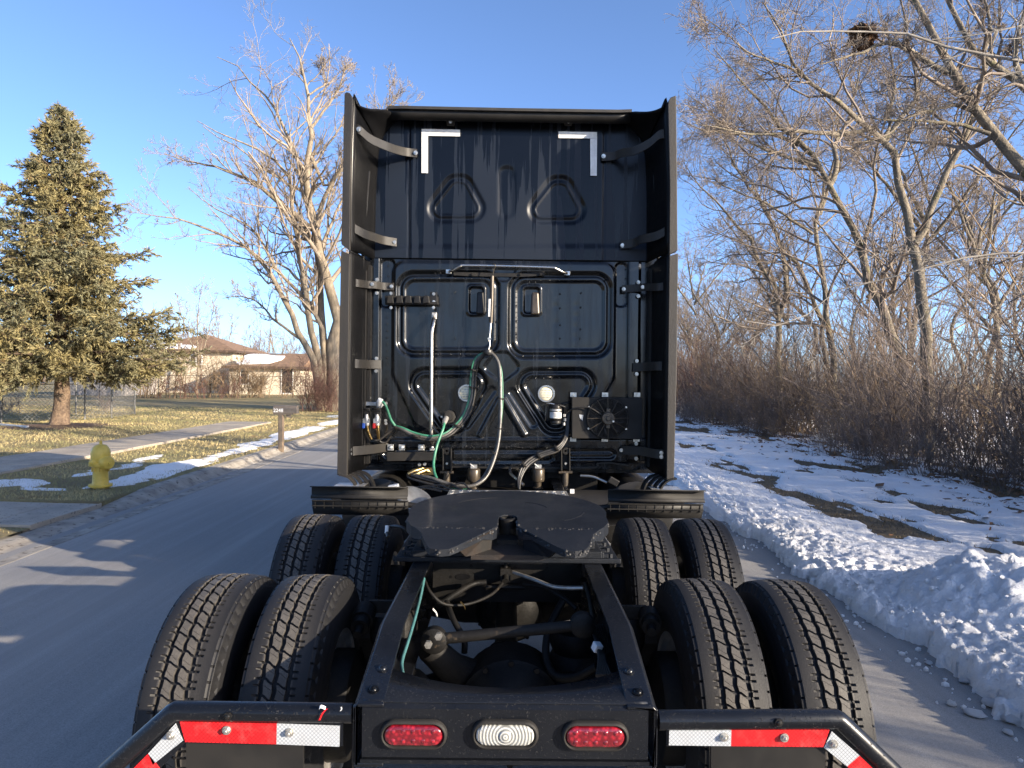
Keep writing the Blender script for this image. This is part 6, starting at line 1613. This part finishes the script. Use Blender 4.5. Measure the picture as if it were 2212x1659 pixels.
# squirrel nest of leaves and sticks in the big leaning tree
NC = at(1863, 80, 9.2)
rng = np.random.default_rng(8); n = 420
dirs = rng.normal(size=(n, 3)); dirs /= np.linalg.norm(dirs, axis=1, keepdims=True)
ctr = np.array(NC) + dirs * rng.uniform(.02, .165, n)[:, None] * np.array([1, 1, .85]); t_ = rng.normal(size=(n, 3)); t_ /= np.linalg.norm(t_, axis=1, keepdims=True)
ll = rng.uniform(.03, .10, n)[:, None]; Pn = np.stack([ctr - t_ * ll, ctr + rng.normal(size=(n, 3)) * .01, ctr + t_ * ll], 1)
s = Soup(); s.tubes(Pn, np.full((n, 3), .005), 3)
sd_ = rng.normal(size=(n, 3)) * .035; up_ = rng.normal(size=(n, 3)) * .045
V = np.stack([ctr - sd_, ctr - up_ * .6, ctr + sd_, ctr + up_], 1).reshape(-1, 3)
s.add(V, np.arange(n * 4).reshape(-1, 4))
M["dead_leaf"] = pm("dead_leaf", (0.20, 0.10, 0.045), (0.09, 0.05, 0.028), 9, 0.9)
tag(s.build("squirrel_nest", M["dead_leaf"], smooth=False), "ragged ball of dead leaves and sticks lodged in the leaning tree's branches", "nest")

# ---- trees deeper in the wood: three bare prototypes copied
protos = []
for k in range(3):
    rng = np.random.default_rng(100 + k)
    bx, by = ((13.2, 31.0), (16.5, 24.0), (12.0, 43.0))[k]
    H = 8.8 + k * .8; bp = Vector((bx, by, .05)); wv = lambda s: Vector((rng.normal(0, s) - .18 * s, rng.normal(0, s), 0))
    main = [bp, bp + Vector((0, 0, H * .2)) + wv(.2), bp + Vector((0, 0, H * .45)) + wv(.6), bp + Vector((0, 0, H * .7)) + wv(1.0), bp + Vector((0, 0, H)) + wv(1.4)]
    ps, rs = [main], [(.15, .015)]
    for j in range(5):
        st_ = main[1].lerp(main[3], rng.uniform(0, .9)); a = rng.uniform(0, 6.28); d = Vector((math.cos(a), math.sin(a), 0))
        ps.append([st_, st_ + d * .7 + Vector((0, 0, .9)), st_ + d * 1.6 + Vector((0, 0, 2.1)), st_ + d * 2.6 + Vector((0, 0, 3.3)), st_ + d * 3.2 + Vector((0, 0, 4.3))]); rs.append((.08, .01))
    protos.append(bare_tree("bare_tree", "bare grey-brown tree standing back in the wood behind the brush", ps, rs, 200 + k, dk, "bare trees standing back in the wood", n1=9, n2=7, n3=6, n4=1, l1=(.18, .4), l2=(.3, .6), l3=(.3, .6), l4=(.4, .8), up=.15, wob=.2, rmin=.006))
rng = np.random.default_rng(77)
for i in range(19):
    y = 25 + 50 * rng.random() ** 1.2; x = 11.5 + 14 * rng.random()
    if y > 45: x = 9.5 + 12 * rng.random()
    copy_thing(protos[i % 3], (x, y, .05), rng.uniform(0, 6.28), rng.uniform(.75, 1.15) * (1.0 if x > 11 else .85))
for x, y, sc in ((12.5, -12.0, 1.0), (16, -18, 1.1), (-14, -16, 1.1)):
    copy_thing(protos[int(y) % 3], (x, y, .05), y, sc)

# ---- undergrowth: leaning stems with side twigs along the edge of the wood
def brush(name, n, xf, y0, y1, hlo, hhi, mat, seed, ntw=8, edge=8.0, ypow=1.0, rs=1.0, lean=.42):
    rng = np.random.default_rng(seed); sd0 = seed * 13
    y = y0 + (y1 - y0) * rng.random(n) ** ypow; dep = rng.exponential(1.6, n) * xf; x = edge + .9 * (vnoise(y * .6, y * 0, 4) - .5) * 2 + dep + rng.normal(0, .25, n)
    ok = (x < 19) & (fbm(x * .45, y * .35, 3, sd0) > .40); x, y = x[ok], y[ok]; n = len(x)
    h = rng.uniform(hlo, hhi, n) * np.clip(.35 + .5 * (x - edge), .35, 1.15)
    a = rng.uniform(0, 6.28, n); l = np.abs(rng.normal(0, lean, n)); d = np.stack([np.cos(a) * l - .12, np.sin(a) * l, np.ones(n)], 1); d /= np.linalg.norm(d, axis=1, keepdims=True)
    K = 5; pts = [np.stack([x, y, verge_z(x, y) - .03], 1)]
    for k in range(1, K):
        d = d + rng.normal(size=(n, 3)) * .22; d[:, 2] += .02; d /= np.linalg.norm(d, axis=1, keepdims=True); pts.append(pts[-1] + d * (h / (K - 1))[:, None])
    P = np.stack(pts, 1); w = (.0032 + .00042 * np.abs(y)) * rs; r0 = rng.uniform(.7, 1.8, n) * (.004 + .0022 * h) * rs
    R = np.maximum(r0[:, None] * np.linspace(1, .35, K), .0022 + .00012 * np.abs(y)[:, None])
    s = Soup(); s.tubes(P, R, 3)
    P2, R2 = sprout(P, R, rng, ntw, .15, 1.0, (.18, .5), (25, 60), .15, .2, 3, .6, tip=.5)
    s.tubes(P2, np.maximum(R2, (.0017 + .00010 * np.abs(P2[:, :1, 1]))), 3)
    return s.build(name, mat)
for nm, args in (("undergrowth", (1750, 1.1, 9, 34, 1.3, 3.6, M["brush"], 1, 9, 8.2, 1.25)), ("undergrowth", (1300, 1.3, 30, 75, 1.8, 4.2, M["brush_red"], 2, 6, 8.0, 1.2)),
                 ("undergrowth", (900, 1.0, 8, 30, 1.2, 3.2, M["brush_tan"], 3, 8, 8.4, 1.2)), ("undergrowth", (800, .3, 8.5, 45, .4, 1.2, M["brush"], 4, 5, 7.7, 1.3)),
                 ("undergrowth", (420, 1.6, 10, 70, 3.6, 6.6, M["brush"], 6, 16, 8.8, 1.1)), ("undergrowth", (260, 1.3, 9, 50, 3.2, 5.6, M["brush_tan"], 7, 16, 8.6, 1.1)),
                 ("undergrowth", (1300, 1.2, -2.5, 9, 1.8, 3.6, M["brush"], 5, 7, 8.2, 1.0))):  # last run: brush continued out of view, thickened to shade heap and road
    n_, xf, a_, b_, hl, hh, mt_, sd__, ntw, ed, yp = args
    o = brush(nm, n_, xf, a_, b_, hl, hh, mt_, sd__, ntw, ed, yp, 1.0 if ed != 7.7 else .55); tag(o, kind="stuff")

# fallen leaves on the snow by the brush
rng = np.random.default_rng(31); n = 2600; y = 8 + 24 * rng.random(n) ** 1.3; x = 8.2 + rng.normal(0, 1.0, n)
c_ = np.stack([x, y, verge_z(x, y) + np.maximum(verge_snow(x, y), 0) + .008], 1); a = rng.normal(size=(n, 3)) * .035; b = rng.normal(size=(n, 3)) * .03; a[:, 2] *= .3; b[:, 2] *= .4
V = np.stack([c_ - a, c_ - b, c_ + a, c_ + b], 1).reshape(-1, 3); tag(np_mesh("fallen_leaves", V, np.arange(4 * n).reshape(-1, 4), M["dead_leaf"], smooth=False), kind="stuff")

# ---- far-off woods, on the skyline and out of view
def far_wood(name, x0, x1, y0, y1, n, H, seed, mat):
    rng = np.random.default_rng(seed); s = Soup(); K = 5
    x = rng.uniform(x0, x1, n); y = rng.uniform(y0, y1, n); h = rng.uniform(.55, 1.0, n) * H
    d = np.stack([rng.normal(0, .07, n), rng.normal(0, .07, n), np.ones(n)], 1); pts = [np.stack([x, y, np.zeros(n)], 1)]
    for k in range(1, K):
        d = d + rng.normal(size=(n, 3)) * .07; pts.append(pts[-1] + d * (h / (K - 1))[:, None])
    P = np.stack(pts, 1); R = (.012 * h)[:, None] * np.linspace(1, .25, K); s.tubes(P, R, 4)
    P1, R1 = sprout(P, R, rng, 9, .2, 1, (.2, .5), (25, 60), .25, .12, 4, .5, tip=.4); s.tubes(P1, np.maximum(R1, .018), 3)
    P2, R2 = sprout(P1, R1, rng, 7, .1, 1, (.3, .6), (25, 60), .2, .12, 3, .6, tip=.5); s.tubes(P2, np.maximum(R2, .012), 3)
    return tag(s.build(name, mat), kind="stuff")
far_wood("distant_woods", -75, -6, 84, 110, 110, 7.5, 41, M["brush_red"])
far_wood("distant_woods", -4, 40, 95, 130, 80, 10, 42, M["brush"])
far_wood("distant_woods", 33, 47, -62, -13, 120, 14.0, 44, M["brush"])  # unseen wood off to the right, added to block the low sun
far_wood("distant_woods", -60, 30, -60, -32, 100, 6.5, 43, M["brush"])
# ------------------------------------------------------------------ hydrant
M["yellow"] = pm("yellow_paint", (0.78, 0.53, 0.09), (0.6, 0.40, 0.06), 8, 0.45, bmp=0.25, bscale=60, speck=((0.20, 0.15, 0.05), 30, 0.68))
hp = on_ground(217, 1052, 0.14); hx, hy, hz = hp.x, hp.y, .13
HS = .80
hyd = empty("fire_hydrant", (hx, hy, hz)); tag(hyd, "yellow fire hydrant on the grass strip by the kerb", "fire hydrant")
def hv(x, y, z): return Vector((hx + x * HS, hy + y * HS, hz + z * HS))
def hpart(s, name, mt_="yellow", par=None, **k): return s.build(name, M[mt_], par or hyd, (hx, hy, hz) if par is None else None, **k)
s = MB(); s.lathe(hv(0, 0, 0), (0, 0, 1), [(-.05, .10), (.02, .10), (.02, .158), (.055, .158), (.055, .115), (.075, .108), (.30, .100), (.325, .104), (.325, .155), (.345, .155), (.347, .15), (.347, .155), (.368, .155), (.37, .118), (.40, .128), (.52, .132), (.56, .122), (.60, .10), (.625, .075), (.635, .045), (.64, .03), (.64, .022), (.69, .018), (.69, .001)], 28)
body = hpart(s, "body", smooth=35, bevel=.003)
d = Vector((.82, -.45, 0)).normalized()
for ax, r, l in ((d, .088, .225), (Vector((-.35, -.93, 0)).normalized(), .05, .175), (-d, .05, .17)):
    s = MB(); o = hv(0, 0, .47); s.lathe(o, ax, [(.08 * HS, r * .95), (.13 * HS, r * .95), (.13 * HS, r * 1.12), (l * .82, r * 1.12), (l * .9, r * .95), (l * .93, r * .5), (l * .94, r * .26), (l * 1.08, r * .22)], 16); hpart(s, "nozzle_cap", par=None, smooth=40)
for k in range(10):
    a = 2 * math.pi * k / 10
    for z in (.032, .335):
        s = MB(); p = hv(.137 * math.cos(a), .137 * math.sin(a), z); s.cyl(p - Vector((0, 0, .028)), p + Vector((0, 0, .034)), .010, n=6); hpart(s, "flange_bolt")
s = MB(); s.lathe(hv(-.02, -.101, .20), (0, -1, 0), [(0, .02), (.006, .018), (.008, .001)], 12); hpart(s, "cast_boss")

# ------------------------------------------------------------------ mailbox
M["mail_metal"] = pm("bronze_metal", (0.17, 0.14, 0.11), (0.12, 0.10, 0.08), 10, 0.45, metal=0.1)
M["post_tan"] = pm("tan_post", (0.20, 0.145, 0.095), (0.13, 0.095, 0.065), 10, 0.5)
M["digit"] = pm("white_digit", (0.8, 0.8, 0.78), None, rough=0.5)
mp = on_ground(607, 968, 0.12); mx, my, mz = mp.x, mp.y, .11
mb_ = empty("mailbox", (mx, my, mz)); tag(mb_, "brown post-mounted mailbox with number 2248 beside the kerb", "mailbox")
mo = (mx, my, mz)
s = MB(); s.box2((mx - .055, my - .055, mz - .1), (mx + .055, my + .055, mz + .80)); s.build("post", M["post_tan"], mb_, mo, bevel=.006)
for dx in (-.03, .0, .03):
    s = MB(); s.box2((mx + dx - .008, my - .062, mz), (mx + dx + .008, my - .054, mz + .79)); s.build("post_rib", M["mail_metal"], mb_, mo, bevel=.002)
n = 14; L0, L1 = -.17, .35; bz = mz + .82
arch = [(-.085, 0), (.085, 0), (.085, .11)] + [(.085 * math.cos(math.pi * i / n), .11 + .075 * math.sin(math.pi * i / n)) for i in range(1, n)] + [(-.085, .11)]
s = MB(); s.rings([[Vector((mx + x, my + a, bz + b)) for a, b in arch] for x in (L0, L1)]); mbx = s.build("box", M["mail_metal"], mb_, mo, smooth=35, bevel=.004)
s = MB(); s.rings([[Vector((mx + x, my + a * 1.05, bz + b * 1.03 - .002)) for a, b in arch] for x in (L1, L1 + .035)]); s.box((mx + L1 + .045, my, bz + .15), (.02, .03, .02)); s.build("door", M["mail_metal"], mb_, mo, smooth=35, bevel=.003)
s = MB(); s.box((mx + .05, my, bz - .015), (.42, .15, .03)); s.box((mx + .17, my, bz - .06), (.10, .03, .07)); s.build("bracket", M["mail_metal"], mb_, mo, bevel=.004)
fc_ = bpy.data.curves.new("house_number", 'FONT'); fc_.body = "2248"; fc_.size = .115; fc_.extrude = .001; fc_.materials.append(M["digit"])
tmp = bpy.data.objects.new("house_number", fc_); COL.objects.link(tmp); bpy.context.view_layer.update()
fm = bpy.data.meshes.new_from_object(tmp.evaluated_get(bpy.context.evaluated_depsgraph_get())); bpy.data.objects.remove(tmp)
ft = bpy.data.objects.new("house_number", fm); ft.location = (mx + L0 + .012, my - .0875, bz + .030); ft.rotation_euler = (math.pi / 2, 0, 0); link(ft, mb_, mo)

# ------------------------------------------------------------------ chain-link fence on the lawn
M["galv"] = pm("galvanised_steel", (0.42, 0.41, 0.38), (0.28, 0.27, 0.25), 12, 0.45, metal=0.5)
M["wire"] = pm("fence_wire", (0.34, 0.33, 0.30), (0.22, 0.21, 0.2), 12, 0.5, metal=0.3)
M["black_metal"] = pm("black_metal", (0.03, 0.028, 0.026), None, rough=0.5)
def chain_fence(label, pts, H, posts, mw, mp_, step=.13):
    """pts: ground line; posts: spacing"""
    o0 = pts[0]; root = empty("chain_link_fence", o0); tag(root, label, "fence"); off_ = tuple(o0)
    for a, b in zip(pts[:-1], pts[1:]):
        a, b = Vector(a), Vector(b); L = (b - a).length; n = max(1, round(L / posts)); dr = (b - a).normalized()
        for k in range(n + 1):
            p = a.lerp(b, k / n); s = MB(); s.cyl(p - Vector((0, 0, .1)), p + Vector((0, 0, H + .05)), .032, n=8); s.dome(p + Vector((0, 0, H + .05)), (0, 0, 1), .035, .03, 8, 2); s.build("post", mp_, root, off_, smooth=50)
        s = MB(); s.cyl(a + Vector((0, 0, H)), b + Vector((0, 0, H)), .022, n=6); s.build("top_rail", mp_, root, off_, smooth=50)
        S = Soup(); hh = H - .05; P = []
        for k in range(int((L + hh) / step)):
            for sg in (1, -1):
                t0 = k * step - (hh if sg > 0 else 0); t1 = t0 + sg * hh
                za, zb = .03, hh
                u0, u1 = t0, t1
                if sg < 0: u0, u1 = t0, t0 - hh
                q0, q1 = np.clip([u0, u1], 0, L); 
                if abs(u1 - u0) < 1e-6: continue
                z0 = za + (zb - za) * (q0 - u0) / (u1 - u0); z1 = za + (zb - za) * (q1 - u0) / (u1 - u0)
                if abs(q1 - q0) < .02: continue
                P.append([tuple(a + dr * q0 + Vector((0, 0, z0))), tuple(a + dr * q1 + Vector((0, 0, z1)))])
        if P:
            P = np.array(P); S.tubes(P, np.full((len(P), 2), .0042), 3); o = S.build("wire_mesh", mw, root, off_); o["kind"] = "stuff"
    return root
zf = .2
def gp_(px, py, z=.2): p = on_ground(px, py, z); return Vector((p.x, p.y, z))
chain_fence("grey chain-link fence around the yard behind the spruce trunk", [gp_(-150, 925), gp_(3, 914), gp_(183, 907), gp_(241, 903), gp_(291, 896), gp_(164, 896), gp_(-60, 896)], 1.22, 2.4, M["wire"], M["galv"])
chain_fence("dark chain-link fence running in front of the far houses", [gp_(215, 862), gp_(660, 858)], 1.5, 3.0, M["black_metal"], M["black_metal"], .25)

# white plank lying at the left edge of the lawn
s = MB(); a, b = gp_(-30, 914, .26), gp_(60, 922, .26); s.strip([a, b], (0, .12, 0), .05); tag(s.build("plank", M["white_paint"], bevel=.008), "long white plank lying on the grass at the left edge", "plank")

# ------------------------------------------------------------------ far houses
M["brick"] = pm("buff_brick", (0.60, 0.52, 0.40), (0.50, 0.43, 0.32), 5, 0.9, bmp=0.4, bscale=20)
M["stucco"] = pm("tan_siding", (0.42, 0.35, 0.22), (0.34, 0.28, 0.18), 3, 0.9)
M["roof_brown"] = pm("brown_shingle", (0.24, 0.145, 0.085), (0.15, 0.095, 0.06), 3, 0.9, bmp=0.6, bscale=14, stretch=(1, 1, 3))
M["roof_grey"] = pm("grey_shingle", (0.20, 0.18, 0.16), (0.12, 0.11, 0.10), 3, 0.9)
M["fascia"] = pm("brown_fascia", (0.075, 0.05, 0.035), None, rough=0.6)
M["white_trim"] = pm("white_trim", (0.74, 0.72, 0.68), None, rough=0.5)
gm, gnt, gb_ = base_mat("window_glass"); gb_.inputs["Base Color"].default_value = (.02, .024, .028, 1); gb_.inputs["Roughness"].default_value = .05; M["glass"] = gm
def hip_house(label, x0, x1, y0, y1, ze, zr, wallm, roofm, hip=True, windows=(), snow=None, eave=.45, gable_r=False):
    cx, cy = (x0 + x1) / 2, (y0 + y1) / 2; o0 = (cx, cy, .1); root = empty("house", o0); tag(root, label, "house")
    s = MB(); s.box2((x0, y0, .0), (x1, y1, ze)); wall = s.build("wall", wallm, root, o0)
    e = eave; X0, X1, Y0, Y1 = x0 - e, x1 + e, y0 - e, y1 + e; hw = (Y1 - Y0) / 2
    rx0 = X0 + hw if hip else X0; rx1 = X1 - hw if (hip and not gable_r) else X1
    if rx0 > rx1: rx0 = rx1 = (X0 + X1) / 2
    s = MB(); v = [(X0, Y0, ze), (X1, Y0, ze), (X1, Y1, ze), (X0, Y1, ze), (rx0, cy, zr), (rx1, cy, zr)]
    s.add(v, [(0, 1, 5, 4), (1, 2, 5), (2, 3, 4, 5), (3, 0, 4), (0, 3, 2, 1)]); roof = s.build("roof", roofm, root, o0)
    s = MB(); s.box2((X0 - .02, Y0 - .03, ze - .16), (X1 + .02, Y0 - .002, ze + .02)); s.box2((X1 + .002, Y0, ze - .16), (X1 + .03, Y1, ze + .02)); s.build("gutter", M["fascia"], root, o0)
    for (wx, wz, ww, wh, pn) in windows:
        s = MB(); t = .07
        for a, b in (((wx - ww / 2, wz - wh / 2), (wx + ww / 2, wz - wh / 2 + t)), ((wx - ww / 2, wz + wh / 2 - t), (wx + ww / 2, wz + wh / 2))): s.box2((a[0], y0 - .06, a[1]), (b[0], y0 + .01, b[1]))
        for k in range(pn + 1):
            xx = wx - ww / 2 + (ww - t) * k / pn; s.box2((xx, y0 - .055, wz - wh / 2 + t), (xx + t, y0 + .01, wz + wh / 2 - t))
        w = s.build("window", M["white_trim"], root, o0)
        for k in range(pn):
            s = MB(); xa = wx - ww / 2 + (ww - t) * k / pn + t; s.box2((xa, y0 - .03, wz - wh / 2 + t), (xa + (ww - t) / pn - t, y0 - .02, wz + wh / 2 - t)); s.build("pane", M["glass"], w)
    if snow:
        f = lambda u, v: Vector((X0 + (X1 - X0) * u, Y0 + (cy - Y0) * v, ze + (zr - ze) * v + .02))
        for (u0, u1, v0, v1) in snow:
            s = MB(); rr = []; n = 16; ring = []
            for k in range(n):
                a = 2 * math.pi * k / n; ru = 1 + .18 * math.sin(3 * a + u0 * 9) + .1 * math.sin(5 * a); ring.append(f((u0 + u1) / 2 + (u1 - u0) / 2 * math.copysign(abs(math.cos(a)) ** .5, math.cos(a)) * ru, max(.02, (v0 + v1) / 2 + (v1 - v0) / 2 * math.copysign(abs(math.sin(a)) ** .6, math.sin(a)) * ru)))
            s.prism(ring, (0, -.02, .14)); s.build("roof_snow", M["snow_clean"], root, o0, bevel=.05)
    return root, o0
def xz(px, py, Y): p = at(px, py, Y); return p.x, p.z
Yh = 60.0
xl, _ = xz(300, 800, Yh); xr, _ = xz(503, 800, Yh); _, ze = xz(420, 757, Yh); _, zr = xz(440, 729, Yh + 3)
wx, wz = xz(424, 777, Yh); 
hip_house("two-storey buff brick house with a brown hipped roof beyond the lawn", xl, xr, Yh, Yh + 8, ze, zr + .35, M["brick"], M["roof_brown"], windows=[(wx, wz, 1.05, .85, 2)], snow=[(.02, .38, .02, .34), (.36, .60, .03, .20)])
Yg_ = 57.0
xl, _ = xz(496, 800, Yg_); xr, _ = xz(645, 800, Yg_); _, ze = xz(560, 792, Yg_); _, zr = xz(600, 766, Yg_ + 3)
hip_house("low buff garage with snow on its brown roof, right of the brick house", xl, xr, Yg_, Yg_ + 6.5, ze, zr + .1, M["brick"], M["roof_brown"], windows=[(xl + 1.2, 1.6, .7, 1.2, 1), (xr - .9, 1.35, 1.0, 2.1, 1)], snow=[(.14, .62, .12, .80)], gable_r=True)
xl, _ = xz(500, 800, 70); xr, _ = xz(700, 800, 70); _, ze = xz(600, 784, 70); _, zr = xz(600, 763, 73)
hip_house("long grey-roofed house behind the garage", xl, xr, 70, 77, ze, zr, M["stucco"], M["roof_grey"], hip=False, windows=[(xr - 2.5, 2.2, 1.6, 1.0, 2)])
xl, _ = xz(672, 800, 62); xr, _ = xz(760, 800, 62); _, ze = xz(690, 782, 62)
hip_house("pale house half hidden behind the cottonwood trunk", xl, xr, 62, 69, ze, ze + 1.2, M["brick"], M["roof_grey"], windows=[(xl + .9, 2.0, 1.0, 1.0, 2)])
xl, _ = xz(150, 800, 50); xr, _ = xz(262, 800, 50); _, ze = xz(200, 800, 50)
hip_house("grey-white shed behind the spruce", xl, xr, 50, 55, ze, ze + .5, pm("weathered_white", (0.34, 0.31, 0.29), (0.24, 0.22, 0.2), 2, 0.8, stretch=(3, 1, .2)), M["roof_grey"], hip=False)

# ------------------------------------------------------------------ shrubs by the houses and small trees
def shrub(label, p, n, h, spread, mat, seed, rr=.012, cat="shrub"):
    rng = np.random.default_rng(seed); K = 5; root = empty("bare_shrub", p); tag(root, label, cat)
    a = rng.uniform(0, 6.28, n); l = np.abs(rng.normal(0, .35, n)); d = np.stack([np.cos(a) * l, np.sin(a) * l, np.ones(n)], 1); d /= np.linalg.norm(d, axis=1, keepdims=True)
    st_ = np.stack([p[0] + rng.uniform(-spread, spread, n), p[1] + rng.uniform(-.5, .5, n), np.full(n, p[2])], 1); hh = h * rng.uniform(.45, 1.1, n); pts = [st_]
    for k in range(1, K):
        d = d + rng.normal(size=(n, 3)) * .15; d /= np.linalg.norm(d, axis=1, keepdims=True); pts.append(pts[-1] + d * (hh / (K - 1))[:, None])
    P = np.stack(pts, 1); R = rr * rng.uniform(.6, 1.5, n)[:, None] * np.linspace(1, .4, K); s = Soup(); s.tubes(P, R, 4)
    P1, R1 = sprout(P, R, rng, 9, .15, 1, (.2, .5), (25, 65), .15, .2, 4, .6, tip=.5); s.tubes(P1, np.maximum(R1, rr * .45), 3)
    P2, R2 = sprout(P1, R1, rng, 4, .1, 1, (.3, .7), (25, 65), .1, .2, 3, .6, tip=.6); s.tubes(P2, np.maximum(R2, rr * .3), 3)
    o = s.build("stem", mat, root, p); o["kind"] = "stuff"; return root
shrub("reddish bare shrub at the foot of the brick house", tuple(gp_(425, 863, .15)), 34, 1.7, 2.6, M["brush_red"], 51, .015)
shrub("tall tan bare shrub against the brick house's left corner", tuple(gp_(355, 862, .15)), 34, 5.2, 1.8, M["brush_tan"], 52, .026)
shrub("tan bare shrub growing between house and garage", tuple(gp_(490, 861, .15)), 36, 3.8, 1.6, M["brush_tan"], 53, .022)
shrub("sparse tan shrub in front of the garage wall", tuple(gp_(535, 861, .15)), 24, 2.8, 1.4, M["brush_tan"], 54, .02)
shrub("tangled tan shrub against the right half of the garage wall", tuple(gp_(585, 861, .15)), 26, 2.6, 1.6, M["brush_tan"], 58, .02)
shrub("low brown thicket at the foot of the cottonwood", tuple(gp_(688, 890, .15)), 70, 2.4, .8, M["brush_red"], 55, .010)
shrub("small dry shrub inside the chain-link yard", tuple(gp_(225, 890, .2)), 12, .9, .3, M["brush"], 56, .008)
shrub("dark shrub by the left fence post", tuple(gp_(20, 893, .2)), 12, .9, .3, M["brush"], 57, .009)
for (px, Y, H, sd_, lb) in ((470, 66, 7.4, 61, "slender bare tree rising behind the garage's left end"), (425, 58, 8.6, 62, "slender bare tree standing in front of the brick house"), (395, 72, 8.6, 63, "bare tree behind the brick house roof"), (560, 76, 7.4, 64, "wide bare tree behind the grey-roofed house"), (610, 80, 7.0, 65, "bare tree on the skyline right of the garage")):
    b = Vector((at(px, 850, Y).x, Y, .1)); t = lambda dx, z: b + Vector((dx, 0, z))
    bare_tree("bare_tree", lb, [[b, t(.1, H * .3), t(0, H * .6), t(.2, H)], [t(.05, H * .3), t(.7, H * .5), t(1.2, H * .75), t(1.4, H * .9)], [t(.05, H * .35), t(-.7, H * .55), t(-1.3, H * .75), t(-1.7, H * .9)]],
              [(.10, .02), (.06, .015), (.06, .015)], sd_, (M["bark_light"], M["twig_light"]), n1=8, n2=6, n3=4, l1=(.25, .45), up=.3, wob=.13, rmin=.012)
